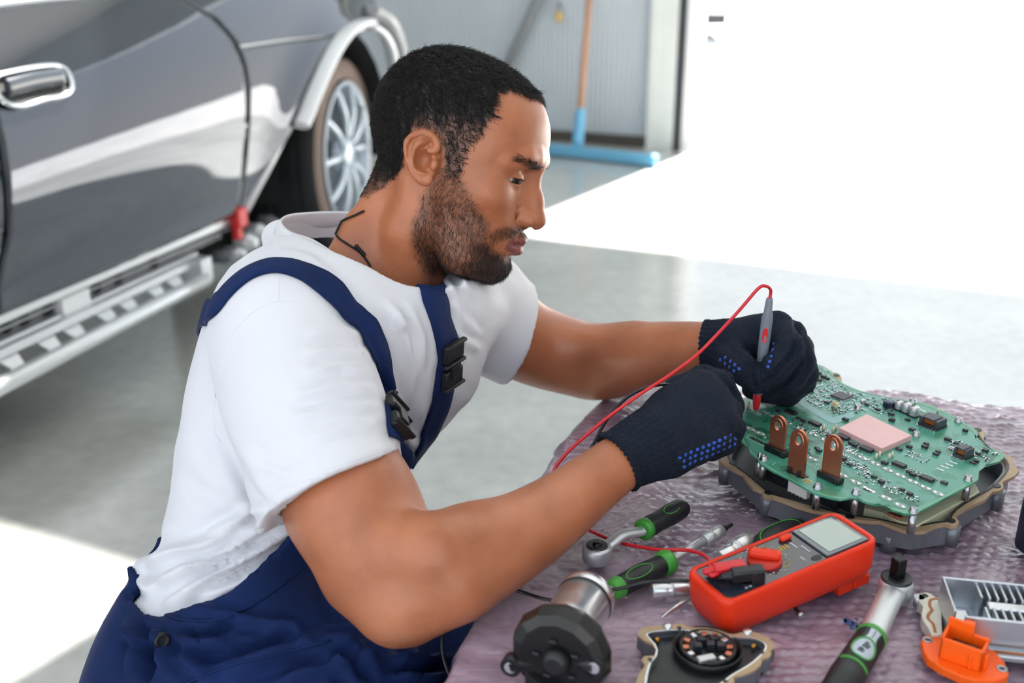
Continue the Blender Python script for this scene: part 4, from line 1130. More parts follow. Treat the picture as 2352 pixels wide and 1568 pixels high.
def knit(name, direction):
    m = mat(name, srgb(29, 36, 50), rough=.9, spec=.2)
    nt, b = nodes_of(m); tc = nt.nodes.new('ShaderNodeTexCoord')
    mp = nt.nodes.new('ShaderNodeVectorMath'); mp.operation = 'DOT_PRODUCT'; mp.inputs[1].default_value = tuple(direction)
    mp2 = nt.nodes.new('ShaderNodeVectorMath'); mp2.operation = 'DOT_PRODUCT'; mp2.inputs[1].default_value = tuple(nrm(np.cross(direction, FW)))
    s1 = nt.nodes.new('ShaderNodeMath'); s1.operation = 'MULTIPLY'; s1.inputs[1].default_value = 2*PI/.0019
    s2 = nt.nodes.new('ShaderNodeMath'); s2.operation = 'MULTIPLY'; s2.inputs[1].default_value = 2*PI/.0014
    nz = nt.nodes.new('ShaderNodeTexNoise'); nz.inputs['Scale'].default_value = 40
    q1 = nt.nodes.new('ShaderNodeMath'); q1.operation = 'SINE'; q2 = nt.nodes.new('ShaderNodeMath'); q2.operation = 'SINE'
    wob = nt.nodes.new('ShaderNodeMath'); wob.operation = 'MULTIPLY_ADD'; wob.inputs[1].default_value = 5.0
    L = nt.links
    L.new(tc.outputs['Object'], mp.inputs[0]); L.new(tc.outputs['Object'], mp2.inputs[0]); L.new(tc.outputs['Object'], nz.inputs['Vector'])
    L.new(mp.outputs['Value'], s1.inputs[0]); L.new(nz.outputs['Fac'], wob.inputs[0]); L.new(s1.outputs[0], wob.inputs[2]); L.new(wob.outputs[0], q1.inputs[0])
    L.new(mp2.outputs['Value'], s2.inputs[0]); L.new(s2.outputs[0], q2.inputs[0])
    ad = nt.nodes.new('ShaderNodeMath'); ad.operation = 'MULTIPLY_ADD'; ad.inputs[1].default_value = .35
    L.new(q2.outputs[0], ad.inputs[0]); L.new(q1.outputs[0], ad.inputs[2])
    bp = nt.nodes.new('ShaderNodeBump'); bp.inputs['Strength'].default_value = .8; bp.inputs['Distance'].default_value = .0006
    L.new(ad.outputs[0], bp.inputs['Height']); L.new(bp.outputs['Normal'], b.inputs['Normal'])
    return m
GLR = link('glove', net_mesh('glove', grV, grQ), knit('black_knit', nrm(RT*.45+UP*.89)), MAN)
GLL = link('glove', net_mesh('glove', glV, glQ), knit('black_knit_far', nrm(UP*.95-RT*.3)), MAN)
# blue rubber dots on the grip side
M_dot = mat('blue_rubber_dots', srgb(34, 80, 176), rough=.45)
def bvh(V, Q): return BVHTree.FromPolygons([tuple(v) for v in V], [tuple(int(i) for i in q) for q in Q])
def cast(T, x, y):
    r = nrm(ray(x, y)); h = T.ray_cast(Vector(CAM), Vector(r))
    return (np.array(h[0]), np.array(h[1])) if h[0] is not None else (None, None)
def dots(V, Q, line, rows, parent):
    T = bvh(V, Q); q = MB(); L = catmull([np.array(p, float) for p in line], 12); acc = 0; last = L[0]; n = 0
    tot = [L[0]]
    for p in L[1:]:
        if np.linalg.norm(p-tot[-1]) >= 12.5: tot.append(p)
    for i, p in enumerate(tot):
        d = tot[min(i+1, len(tot)-1)]-tot[max(i-1, 0)]; nn = nrm(np.array([d[1], -d[0]]))
        for r_ in range(rows):
            s = p+nn*(r_*11.5)+nrm(d)*(6 if r_ % 2 else 0)
            P, N = cast(T, *s)
            if P is None: continue
            u = nrm(np.cross(N, ZU+.01)); w = np.cross(N, u)
            q.sphere(P, .0020, 8, 5, scale=(1, 1, .32), M=Matrix((Vector(u), Vector(w), Vector(N))).transposed())
    return q.build('grip_dots', M_dot, parent, kind='stuff')
dots(grV, grQ, [(1572, 1072), (1600, 1058), (1650, 1038), (1696, 1016)], 3, GLR)
dots(glV, glQ, [(1654, 826), (1672, 840), (1690, 856)], 2, GLL)
dots(glV, glQ, [(1764, 842), (1772, 815), (1776, 790)], 1, GLL)
M_hair = mat('black_hair', srgb(26, 22, 22), rough=.45, spec=.35)
M_brow = mat('dark_brow_hair', srgb(34, 26, 24), rough=.5)
def flow_scalp(P):
    c = np.array([-70., 0, 80.]); d = P-c; d[:, 2] -= 35*np.clip(1-np.linalg.norm(P-c, axis=1)/120, 0, 1); d[:, 2] -= 25*(P[:, 2] < 60)
    return d
def len_scalp(P): return np.where(P[:, 2] > 60, 7.5, np.clip(4.2+(P[:, 2]+20)*.042, 3.0, 7.5))
def d_scalp(P, N):
    h, f, b, c, m, l = masks(P, N); return h*f
strands('hair', d_scalp, 46000, len_scalp, .00017, flow_scalp, 1.4, M_hair, MAN, 1, lift=.40, npts=6, clump=1)
def flow_beard(P):
    d = np.tile(np.array([-.15, 0, -1.]), (len(P), 1)); d[:, 0] += np.where(P[:, 2] < -45, .45, -.15); d[:, 1] += -.1*np.sign(P[:, 1]); return d
def d_beard(P, N):
    h, f, b, c, m, l = masks(P, N)
    return (b*(.5+.5*c)+.7*m)*(1-l)*(np.clip((P[:, 2]+118)/12, 0, 1))
strands('beard', d_beard, 14500, lambda P: np.where(P[:, 2] < -66, 6.0, np.where((P[:, 0] > 62) & (P[:, 2] > -60), 1.9, 4.4)), .000095, flow_beard, .5, M_brow, MAN, 2, lift=.30, npts=4)
BROW_P = [(46, 12), (58, 19.5), (70, 23.5), (80, 22), (88, 19), (91, 15), (86, 13.5), (76, 17), (64, 17)]
def d_brow(P, N): return np.clip(.5-poly_sd(P[:, [0, 2]], BROW_P)/1.6, 0, 1)*(np.abs(P[:, 1]) > 9)*(np.abs(P[:, 1]) < 53)*(P[:, 0] > 45)
def flow_brow(P):
    d = np.zeros_like(P); d[:, 0] = -1; d[:, 1] = np.sign(P[:, 1])*.9; d[:, 2] = np.where(P[:, 0] > 78, .7, .05); return d
strands('eyebrows', d_brow, 1500, lambda P: np.full(len(P), 5.0), .00010, flow_brow, .15, M_brow, MAN, 3, lift=.07, npts=4)
# eyes
M_eye = mat('eye_white', srgb(176, 164, 160), rough=.12, spec=.7)
M_iris = mat('dark_iris', srgb(34, 22, 18), rough=.22, spec=.4)
for s in (-1, 1):
    c_ = h2w(EYE[s]*1000)
    q = MB(); q.sphere(c_, .0121, 28, 18); eo = q.build('eye', M_eye, MAN)
    gz = nrm(np.array([.85, -.42, -.22])@HM)
    q = MB(); q.lathe(c_, gz, [(.0098, .0072), (.0108, .0066), (.0122, .0038), (.0126, 0.0)], n=20, cap=False); q.build('iris', M_iris, eo)
    # lashes along the upper lid
    q = MB()
    for k in range(34):
        a = math.radians(-62+118*k/33)
        b0 = np.array([61.8+13.4*math.cos(a)*.97, s*32+13.4*math.sin(a)*.97, 2.4-.6*abs(math.sin(a))])
        dd = np.array([math.cos(a), math.sin(a), -.28])
        q.tube([h2w(b0-dd*.8), h2w(b0+dd*2.2), h2w(b0+dd*4.2+np.array([0, 0, .7]))], [.00030, .00022, .00006], 5)
    q.build('eyelashes', M_brow, MAN)
# ------------------------------------------------------------------ collar, straps, buckles, neck cord
ring_rel = RG-RC
V = []; Fq = []; nR = len(RG)
for i, p in enumerate(RG):
    rad = nrm(ring_rel[i]-RNn*(ring_rel[i]@RNn))
    for h_, o_ in ((-.013, .0045), (-.004, .0022), (.006, .0005), (.0085, -.0008), (.0065, -.0028), (-.004, -.0012), (-.016, .001)):
        V.append(p+RNn*h_+rad*(o_+.004))
for i in range(nR):
    for k in range(7):
        a = i*7+k; b = i*7+(k+1) % 7; c = ((i+1) % nR)*7
        Fq.append((a, b, c+(k+1) % 7, c+k))
pymesh('collar', V, Fq, M_shirt, SHIRT)
SB = bvh(sV, sQ)
def strap(line, hw, name, m, parent, th=.0022, off=.002, ext=0, lean=0.0, n=6):
    P = []; N = []
    for s in catmull([np.array(p, float) for p in line], n):
        a, b = cast(SB, *s)
        if a is not None: P.append(a); N.append(b)
    for k in range(ext):                                   # on over the shoulder and down the back
        dr_ = nrm(P[0]-P[1]); dr_ = nrm(dr_*.8-TZ*.22*(k > 7)-TX*.15*(k < 8)+(TY+FW*.5*(k < 8)*(lean > .8)+TZ*.05*(k < 4)*(lean > .8))*lean*(k < (14 if lean > .8 else 7)))
        h = SB.find_nearest(Vector(P[0]+dr_*.014)); P.insert(0, np.array(h[0])); N.insert(0, np.array(h[1]))
        if (P[0]-PG)@TZ < .28*TL: break
    P = np.array(P); N = np.array(N)
    for _ in range(6):
        P[1:-1] = (P[:-2]+2*P[1:-1]+P[2:])/4; N[1:-1] = (N[:-2]+2*N[1:-1]+N[2:])/4
    V = []; Fq = []
    for i in range(len(P)):
        t = nrm(P[min(i+1, len(P)-1)]-P[max(i-1, 0)]); n_ = nrm(N[i]); s = nrm(np.cross(n_, t))
        row = []
        for q in (-1, -.5, 0, .5, 1):
            w = P[i]+s*q*hw
            h = SB.find_nearest(Vector(w))
            pt = np.array(h[0])+np.array(h[1])*off if h[0] is not None and np.linalg.norm(np.array(h[0])-w) < hw*1.2 else w
            row.append(pt)
        up_ = n_
        V += [r+up_*th for r in row]+[r-up_*.001 for r in row[::-1]]
    m_ = 10
    for i in range(len(P)-1):
        for k in range(m_):
            a = i*m_+k; b = i*m_+(k+1) % m_; Fq.append((a, b, b+m_, a+m_))
    Fq.append(tuple(range(m_))); Fq.append(tuple(range((len(P)-1)*m_, len(P)*m_))[::-1])
    return pymesh(name, V, Fq, m, parent), P, N
st1, P1, N1 = strap([(503, 700), (522, 672), (575, 628), (640, 611), (700, 628), (745, 660), (788, 700), (826, 745), (853, 800), (874, 860), (890, 915), (902, 965), (911, 1010)], .0128, 'shoulder_strap', M_denim, MAN, ext=30, lean=1.1)
st2, P2, N2 = strap([(986, 662), (1003, 705), (1017, 755), (1027, 810), (1026, 850), (1018, 890), (1004, 940), (984, 990), (962, 1040), (945, 1085)], .0150, 'shoulder_strap', M_denim, MAN, ext=36, lean=.55)
M_buckle = mat('black_plastic_buckle', srgb(18, 20, 24), rough=.5)
def buckle(a, b, w, name):
    A, nA = cast(SB, *a); B, nB = cast(SB, *b)
    if A is None or B is None: return
    n_ = nrm(nA+nB); t = nrm(B-A); s = np.cross(n_, t); Mx = Matrix((Vector(s), Vector(t), Vector(nrm(np.cross(s, t))))).transposed()
    L = np.linalg.norm(B-A); c = (A+B)/2+n_*.007
    q = MB(); q.box(c+t*L*.30, (w*1.9, L*.42, .008), Mx, bev=.002); q.box(c-t*L*.28, (w*2.05, L*.36, .007), Mx, bev=.002)
    for k in (-.46, -.05, .46): q.box(c+t*L*k+n_*.003, (w*2.2, L*.07, .006), Mx, bev=.0015)
    q.box(c+t*L*.1+n_*.004, (w*.9, L*.34, .004), Mx, bev=.001)
    q.build(name, M_buckle, MAN)
buckle((893, 930), (907, 998), .0140, 'buckle'); buckle((1028, 778), (1024, 882), .0145, 'buckle')
# waist buttons and seams
OB = bvh(oV, oQ)
for p in ((383, 1398), (372, 1470)):
    P, N = cast(OB, *p)
    if P is not None:
        q = MB(); q.lathe(P-N*.001, N, [(0, .007), (.003, .007), (.0035, .005), (.002, .003)], n=16); q.build('button', M_buckle, OVER)
def seam(T, line, r, name, m, parent, off=.0006, n=6, flat=None):
    pts = []
    for s in catmull([np.array(p, float) for p in line], n):
        P, N = cast(T, *s)
        if P is not None: pts.append(P+N*off)
    if len(pts) > 3:
        q = MB(); q.tube(pts, r, 6, flat=flat); return q.build(name, m, parent)
seam(OB, [(330, 1390), (400, 1420), (480, 1425), (560, 1400), (640, 1350), (700, 1300)], .0012, 'waistband_seam', M_denim, OVER)
seam(OB, [(430, 1568), (520, 1530), (640, 1500), (760, 1470)], .0012, 'pocket_seam', M_denim, OVER)
seam(SB, [(642, 640), (640, 662), (641, 690)], .0008, 'shoulder_seam', M_shirt, SHIRT, -.00035)
seam(SB, [(641, 690), (600, 706), (560, 735), (527, 790), (505, 850), (492, 920), (492, 985), (505, 1015)], .0008, 'sleeve_seam', M_shirt, SHIRT, -.00035)
seam(SB, [(641, 690), (700, 697), (760, 722), (800, 760), (835, 815)], .0008, 'sleeve_seam', M_shirt, SHIRT, -.00035)
seam(SB, [(606, 1138), (680, 1112), (760, 1083), (840, 1056), (900, 1036)], .0006, 'hem_seam', M_shirt, SHIRT, -.0003)
# work boots, out of the frame below
M_boot = mat('black_leather', srgb(28, 26, 26), rough=.5)
for ax_, ay_ in ((-.10, .72), (.06, .92)):
    bv = Vol((ax_-.09, ay_-.11, -.004), (ax_+.24, ay_+.09, .16), .006)
    bv.chain([(ax_, ay_, .11), (ax_+.005, ay_, .05)], [.055, .05], .01); bv.chain([(ax_-.01, ay_, .042), (ax_+.09, ay_-.035, .040), (ax_+.16, ay_-.06, .034)], [.042, .042, .036], .015)
    bv.plane((0, 0, .0015), (0, 0, -1), .002)
    b1, b2 = bv.surface(); link('boot', net_mesh('boot', smooth_verts(b1, b2, 2), b2), M_boot, MAN)
# cord round the neck with a small knot
NB = bvh(h2w(HMM), HVq)
pts = []
for s in catmull([np.array(p, float) for p in [(836, 486), (818, 495), (795, 505), (776, 518), (771, 532), (780, 548), (800, 562), (822, 576), (838, 592), (852, 612)]], 5):
    P, N = cast(NB, *s)
    if P is not None: pts.append(P+N*.0014)
M_cord = mat('black_cord', srgb(20, 18, 18), rough=.7)
if len(pts) > 4:
    pts = [pts[0]+FW*.030-UP*.004-RT*.002, pts[0]+FW*.012-RT*.001]+pts
    q = MB(); q.tube(pts, .0011, 8); cord = q.build('neck_cord', M_cord, MAN)
    P, N = cast(NB, 824, 573); q = MB()
    for d in ((0, 0), (6, 6), (-5, -6), (11, 11)):
        P, N = cast(NB, 824+d[0], 573+d[1]); q.sphere(P+N*.0022, .0024, 10, 7)
    q.build('knot', M_cord, cord)
# ------------------------------------------------------------------ the bench and its bubble wrap
TB = .452; ZS = .4605                                  # table top, mean height of the wrap
def fr3(ex, ey=None):
    ex = nrm(ex); ez = ZU if ey is None else nrm(np.cross(ex, ey)); ey = np.cross(ez, ex)
    return Matrix((Vector(ex), Vector(ey), Vector(ez))).transposed()
def P2(x, y, z=ZS): return PZ(x, y, z)
M_tablewood = mat('workbench_wood', srgb(120, 96, 74), rough=.6, noise=.2, nscale=8)
TBL = tag(empty('workbench', (.45, .85, 0)), 'low wooden bench under the mauve bubble wrap', 'table')
q = MB(); q.prism([(-.035, .40), (.02, .80), (.135, 1.185), (.95, 1.10), (.95, .40)], TB-.035, TB-.004, bev=.004); q.build('table_top', M_tablewood, TBL)
for x, y in ((.03, .47), (.17, 1.11), (.88, 1.04), (.88, .47)):
    q = MB(); q.box((x, y, (TB-.035)/2), (.05, .05, TB-.035), bev=.003); q.build('leg', M_tablewood, TBL)
def vnoise(x, y, s, seed):
    g = np.random.default_rng(seed).normal(size=(64, 64)); u = x/s; w = y/s
    i = np.floor(u).astype(int); j = np.floor(w).astype(int); a = u-i; b = w-j; a = a*a*(3-2*a); b = b*b*(3-2*b)
    G_ = lambda p, r: g[p % 64, r % 64]
    return (G_(i, j)*(1-a)+G_(i+1, j)*a)*(1-b)+(G_(i, j+1)*(1-a)+G_(i+1, j+1)*a)*b
Ledge = catmull([np.array(p, float) for p in [(-.093, .47), (-.050, .62), (-.012, .76), (.050, 1.01), (.128, 1.195), (.150, 1.232)]], 10)
LE = np.array(Ledge); Ll = np.concatenate([[0], np.cumsum(np.linalg.norm(np.diff(LE, axis=0), axis=1))]); Ll /= Ll[-1]
NU_, NV_ = 380, 440
vv = np.linspace(0, 1, NV_+1)
lx = np.interp(vv, Ll, LE[:, 0]); ly = np.interp(vv, Ll, LE[:, 1])
rx = .92+0*vv; ry = .47+vv*(1.10-.47)
drape = np.array([-.150, -.120, -.09, -.065, -.045, -.03, -.021, -.014, -.008, -.004])
uu = np.linspace(0, 1, NU_+1)**1.12
X = lx[None, :]+(rx-lx)[None, :]*uu[:, None]; Y = ly[None, :]+(ry-ly)[None, :]*uu[:, None]
Y = Y+.012*np.sin(X*17)*vv[None, :]**6+.006*np.sin(X*43)*vv[None, :]**8
# wrinkles, bubbles
pit = .0112
wx = X+.003*vnoise(X, Y, .08, 1); wy = Y+.003*vnoise(X, Y, .08, 2)
rw = np.round(wy/(pit*.866)).astype(int); cxx = np.round(wx/pit-.5*(rw % 2)).astype(int)
bx = (cxx+.5*(rw % 2))*pit; by = rw*pit*.866
dist = np.hypot(wx-bx, wy-by)
hsh = np.modf(np.abs(np.sin(cxx*12.9898+rw*78.233)*43758.5453))[0]
puff = np.clip(vnoise(X, Y, .11, 3)*.7+.45, .05, 1)
bub = np.sqrt(np.clip(1-(dist/.0048)**2, 0, 1))*.0019*np.where(hsh < .18, .15, .5+.5*hsh)*puff
popped = (hsh < .5)*vnoise(X, Y, .004, 4)*.0003*(dist < .0052)
Hh = bub+popped+.0014*vnoise(X, Y, .06, 5)+.0006*vnoise(X+2*Y, Y, .025, 6)+.0013*np.abs(vnoise(X*.5+Y*.3, Y*1.1-X*.6, .012, 7))*np.clip(vnoise(X, Y, .12, 12)+1.2*(Y-.85)*3+.2, 0, 1)
Zz = TB+.0035+np.clip(Hh, -.003, .01)
V = []; 
for k, t in enumerate(drape):     # the left side hangs over the edge
    a = min(1.0, -t/.016)*PI/2; ext = -t-.016 if t < -.016 else 0
    off_x = -.012*math.sin(a); dz = -.012*(1-math.cos(a))-ext
    jag = .004*vnoise(np.full_like(vv, t*3), vv, .04, 9)
    V.append(np.stack([lx+off_x+jag-.012*abs(ext)*3, ly-.2*off_x, Zz[0]+dz+jag], 1))
V = np.concatenate([np.stack(V), np.stack([X, Y, Zz], 2)]); nr_ = V.shape[0]; nc_ = V.shape[1]
ii, jj = np.meshgrid(np.arange(nr_-1), np.arange(nc_-1), indexing='ij'); k = (ii*nc_+jj).ravel()
Fq = np.stack([k, k+nc_, k+nc_+1, k+1], 1)
def wrap_mat():
    m = mat('mauve_bubble_film', srgb(134, 112, 126), rough=.34, spec=.5, coat=1.0, coatr=.05)
    nt, b = nodes_of(m); tc = nt.nodes.new('ShaderNodeTexCoord'); L = nt.links
    n = nt.nodes.new('ShaderNodeTexNoise'); n.inputs['Scale'].default_value = 9; n.inputs['Detail'].default_value = 7
    r = nt.nodes.new('ShaderNodeValToRGB'); r.color_ramp.elements[0].position = .36; r.color_ramp.elements[1].position = .66
    r.color_ramp.elements[0].color = srgb(104, 80, 102); r.color_ramp.elements[1].color = srgb(172, 148, 166)
    n2 = nt.nodes.new('ShaderNodeTexNoise'); n2.inputs['Scale'].default_value = 190; n2.inputs['Detail'].default_value = 4
    mp = nt.nodes.new('ShaderNodeMapping'); mp.inputs['Scale'].default_value = (.55, 1.0, 1); mp.inputs['Rotation'].default_value = (0, 0, .6)
    bp = nt.nodes.new('ShaderNodeBump'); bp.inputs['Strength'].default_value = .35; bp.inputs['Distance'].default_value = .0008
    L.new(tc.outputs['Object'], n.inputs['Vector']); L.new(n.outputs['Fac'], r.inputs[0]); L.new(r.outputs[0], b.inputs['Base Color'])
    L.new(tc.outputs['Object'], mp.inputs[0]); L.new(mp.outputs[0], n2.inputs['Vector']); L.new(n2.outputs['Fac'], bp.inputs['Height']); L.new(bp.outputs['Normal'], b.inputs['Normal'])
    v = nt.nodes.new('ShaderNodeTexVoronoi'); v.feature = 'DISTANCE_TO_EDGE'; v.inputs['Scale'].default_value = 85
    n3 = nt.nodes.new('ShaderNodeTexNoise'); n3.inputs['Scale'].default_value = 55; n3.inputs['Detail'].default_value = 6; n3.inputs['Distortion'].default_value = 1.5
    ad = nt.nodes.new('ShaderNodeMath'); ad.operation = 'MULTIPLY_ADD'; ad.inputs[1].default_value = .5
    mp3 = nt.nodes.new('ShaderNodeMapping'); mp3.inputs['Scale'].default_value = (.5, 1.0, .6); mp3.inputs['Rotation'].default_value = (0, 0, .5)
    L.new(tc.outputs['Object'], mp3.inputs[0]); L.new(mp3.outputs[0], v.inputs['Vector']); L.new(mp3.outputs[0], n3.inputs['Vector'])
    L.new(v.outputs['Distance'], ad.inputs[0]); L.new(n3.outputs['Fac'], ad.inputs[2])
    bc = nt.nodes.new('ShaderNodeBump'); bc.inputs['Strength'].default_value = .9; bc.inputs['Distance'].default_value = .006
    L.new(ad.outputs[0], bc.inputs['Height']); L.new(bc.outputs['Normal'], b.inputs['Coat Normal'])
    return m
WRAP = link('bubble_wrap', net_mesh('bubble_wrap', V.reshape(-1, 3), Fq), wrap_mat())
tag(WRAP, 'crinkled mauve bubble wrap spread over the bench top', 'bubble wrap')
q = MB()
for dx, dy, r in ((0, 0, 13), (14, 6, 9), (24, 16, 12), (8, 14, 7), (-9, -4, 6), (31, 4, 5), (18, -6, 5)):
    c = P2(1950+dx, 1428+dy, ZS+.0035); pts = [c+np.array([math.cos(a)*.0032*r/10*rnd.uniform(.6, 1.2), math.sin(a)*.005*r/10*rnd.uniform(.6, 1.2), 0]) for a in np.linspace(0, 2*PI, 11)[:-1]]
    q.mesh(pts, [tuple(range(10))])
q.build('blue_ink_mark', mat('blue_ink', srgb(28, 74, 120), rough=.4), WRAP)
# low stool under the man
hipc = (HIPN+HIPF)/2
ST = tag(empty('low_stool', (hipc[0]-.03, hipc[1]+.02, 0)), 'low wooden stool under the man in dungarees', 'stool')
zs_ = max(.12, float(min(HIPN[2], HIPF[2]))-.105)
q = MB(); q.box((hipc[0]-.03, hipc[1]+.02, zs_-.015), (.32, .30, .03), bev=.006); q.build('seat', M_tablewood, ST)
for sx in (-1, 1):
    for sy_ in (-1, 1): q = MB(); q.box((hipc[0]-.03+sx*.13, hipc[1]+.02+sy_*.12, (zs_-.03)/2), (.035, .035, zs_-.03), bev=.003); q.build('leg', M_tablewood, ST)
# ------------------------------------------------------------------ circuit board in its cast housing
ZF, ZB = .491, .515
BRD = tag(empty('circuit_board_module', (*P2(1990, 1060)[:2], ZS)), 'green circuit board with copper tabs bolted on a cast housing on the bubble wrap', 'circuit board')
M_cast = mat('cast_aluminium', srgb(126, 130, 138), rough=.45, metal=.65, noise=.12, nscale=60, bump=.3, bscale=500, bdist=.0005)
M_gask = mat('tan_gasket', srgb(172, 148, 118), rough=.45, metal=.2, noise=.15, nscale=40)
M_seal = mat('black_seal', srgb(22, 24, 28), rough=.4)
M_cav = mat('dark_cavity', srgb(46, 50, 58), rough=.35, metal=.4)
M_cream = mat('cream_plastic', srgb(196, 196, 164), rough=.5)
M_whitep = mat('white_plastic', srgb(226, 228, 226), rough=.4)
M_copper = mat('copper', srgb(200, 128, 100), rough=.34, metal=.9, noise=.1, nscale=90)
M_chip = mat('black_chip', srgb(34, 36, 42), rough=.38, noise=.1, nscale=200)
M_solder = mat('bright_solder', srgb(225, 228, 232), rough=.22, metal=.9)
M_steel = mat('steel', srgb(176, 178, 182), rough=.28, metal=.95)
M_print = mat('white_silkscreen', srgb(205, 222, 214), rough=.6)
def pcb_mat():
    m = mat('green_solder_mask', srgb(44, 112, 88), rough=.25, spec=.6)
    nt, b = nodes_of(m); tc = nt.nodes.new('ShaderNodeTexCoord'); L = nt.links
    n = nt.nodes.new('ShaderNodeTexVoronoi'); n.distance = 'MANHATTAN'; n.inputs['Scale'].default_value = 42
    n2 = nt.nodes.new('ShaderNodeTexNoise'); n2.inputs['Scale'].default_value = 26
    r = nt.nodes.new('ShaderNodeValToRGB'); r.color_ramp.interpolation = 'CONSTANT'
    r.color_ramp.elements[0].color = srgb(38, 100, 78); r.color_ramp.elements[1].position = .5; r.color_ramp.elements[1].color = srgb(62, 134, 108)
    e = r.color_ramp.elements.new(.72); e.color = srgb(78, 150, 130)
    mp = nt.nodes.new('ShaderNodeMapping'); mp.inputs['Rotation'].default_value = (0, 0, math.atan2(E2[1], E2[0]))
    L.new(tc.outputs['Object'], mp.inputs[0]); L.new(mp.outputs[0], n.inputs['Vector']); L.new(mp.outputs[0], n2.inputs['Vector'])
    ad = nt.nodes.new('ShaderNodeMath'); ad.operation = 'MULTIPLY_ADD'; ad.inputs[1].default_value = .55
    L.new(n.outputs['Distance'], ad.inputs[0]); L.new(n2.outputs['Fac'], ad.inputs[2]); 
    sb = nt.nodes.new('ShaderNodeMath'); sb.operation = 'SUBTRACT'; sb.inputs[1].default_value = .15; L.new(ad.outputs[0], sb.inputs[0])
    L.new(sb.outputs[0], r.inputs[0]); L.new(r.outputs[0], b.inputs['Base Color'])
    return m
def BZ(x, y, z=ZB): return PZ(x, y, z)
E1 = nrm(BZ(2050, 1071)-BZ(2000, 1050)); E2 = nrm(np.cross(ZU, E1)); FB = fr3(E1)
def fA(*p): return [(1640+.19129*a, 920+.19129*b) for a, b in p]
def fB(*p): return [(1980+.22963*a, 860+.22963*b) for a, b in p]
def fC(*p): return [(1700+.15306*a, 820+.15306*b) for a, b in p]
PCB_PX = [(1705, 1017), (1719, 1027), (1722, 1039), (1739, 1052), (1747, 1065), (1774, 1081), (1803, 1094), (1824, 1106), (1850, 1121), (1870, 1132), (1908, 1143), (1931, 1147), (1956, 1142), (1969, 1143), (1982, 1150), (2001, 1156), (2026, 1158), (2049, 1170), (2076, 1179), (2095, 1179), (2109, 1176), (2233, 1110), (2247, 1101), (2249, 1080), (2256, 1071), (2295, 1060), (2309, 1047), (2306, 1042), (2256, 1018), (2241, 1008), (2247, 998), (2244, 989), (2210, 967), (2177, 948), (2141, 931), (2104, 921), (2057, 916), (2006, 907), (1960, 896), (1930, 881), (1917, 867), (1910, 852), (1891, 841), (1862, 831), (1825, 826), (1780, 846), (1735, 884), (1708, 920), (1690, 965), (1692, 1000)]
FL_PX = [(1650, 1030), (1651, 1056), (1664, 1066), (1679, 1074), (1706, 1087), (1715, 1102), (1730, 1119), (1750, 1127), (1752, 1136), (1763, 1142), (1778, 1141), (1799, 1148), (1831, 1161), (1866, 1171), (1921, 1181), (1930, 1188), (1948, 1192), (1965, 1192), (2000, 1196), (2021, 1196), (2049, 1207), (2076, 1217), (2106, 1220), (2127, 1218), (2150, 1206), (2171, 1202), (2184, 1207), (2198, 1206), (2203, 1198), (2195, 1184), (2200, 1178), (2221, 1165), (2264, 1146), (2279, 1129), (2297, 1126), (2305, 1119), (2303, 1106), (2331, 1092), (2341, 1080), (2329, 1067), (2330, 1057), (2320, 1047), (2300, 1038), (2273, 1027), (2259, 1008), (2262, 992), (2252, 982), (2238, 981), (2226, 985), (2190, 968), (2130, 945), (2060, 935), (2000, 925), (1950, 912), (1934, 890), (1933, 866), (1922, 855), (1909, 856), (1900, 858), (1860, 842), (1800, 850), (1735, 895), (1690, 950), (1664, 1000)]
def xy(px, z): return [tuple(PZ(x, y, z)[:2]) for x, y in px]
FLP = np.array(xy(FL_PX, ZF)); PCP = np.array(xy(PCB_PX, ZB))
def offset_poly(P, d):
    P = np.asarray(P); n = len(P); area = sum(P[i][0]*P[(i+1) % n][1]-P[(i+1) % n][0]*P[i][1] for i in range(n)); s = 1 if area > 0 else -1
    out = []
    for i in range(n):
        t = P[(i+1) % n]-P[i-1]; t = t/np.linalg.norm(t); out.append(P[i]+s*d*np.array([-t[1], t[0]]))
    out = np.array(out)
    for _ in range(3): out = .5*out+.25*np.roll(out, 1, 0)+.25*np.roll(out, -1, 0)
    return out
def ring_prism(q, outer, inner, z0, z1):
    n = len(outer)
    A = [[q.bm.verts.new((p[0], p[1], z)) for p in poly] for poly in (outer, inner) for z in (z0, z1)]
    o0, o1, i0, i1 = A
    for k in range(n):
        j = (k+1) % n
        for f in ((o0[k], o0[j], o1[j], o1[k]), (i0[j], i0[k], i1[k], i1[j]), (o1[k], o1[j], i1[j], i1[k]), (o0[j], o0[k], i0[k], i0[j])): q.bm.faces.new(f)
in1 = offset_poly(FLP, .0075); in0 = offset_poly(FLP, .0035); in2 = offset_poly(FLP, .0105)
q = MB(); ring_prism(q, FLP, in1, ZF-.0035, ZF); q.build('flange', M_gask, BRD)
q = MB(); ring_prism(q, offset_poly(FLP, .0052), offset_poly(FLP, .0071), ZF-.0005, ZF+.0006); q.build('seal_ring', M_seal, BRD)
q = MB(); ring_prism(q, in0, in2, ZF-.022, ZF-.0035); q.build('housing_wall', M_cast, BRD)
q = MB(); q.prism([tuple(p) for p in in2], ZF-.024, ZF-.018); q.build('housing_floor', M_cav, BRD)
for x, y in ((1765, 1128), (1668, 1056), (1942, 1183), (2190, 1196), (2294, 1116), (2252, 990), (1920, 862)):
    c = PZ(x, y, ZF); q = MB(); q.lathe(c-ZU*.024, ZU, [(0, .0062), (.020, .0072)], n=16); q.build('housing_boss', M_cast, BRD)
for x, y in ((2040, 1262), (2090, 1262), (1752, 1172), (2160, 1215)):
    c = PZ(x, y, ZS); q = MB(); q.lathe(c, ZU, [(0, .007), (.016, .008)], n=14); q.build('housing_foot', M_cast, BRD)
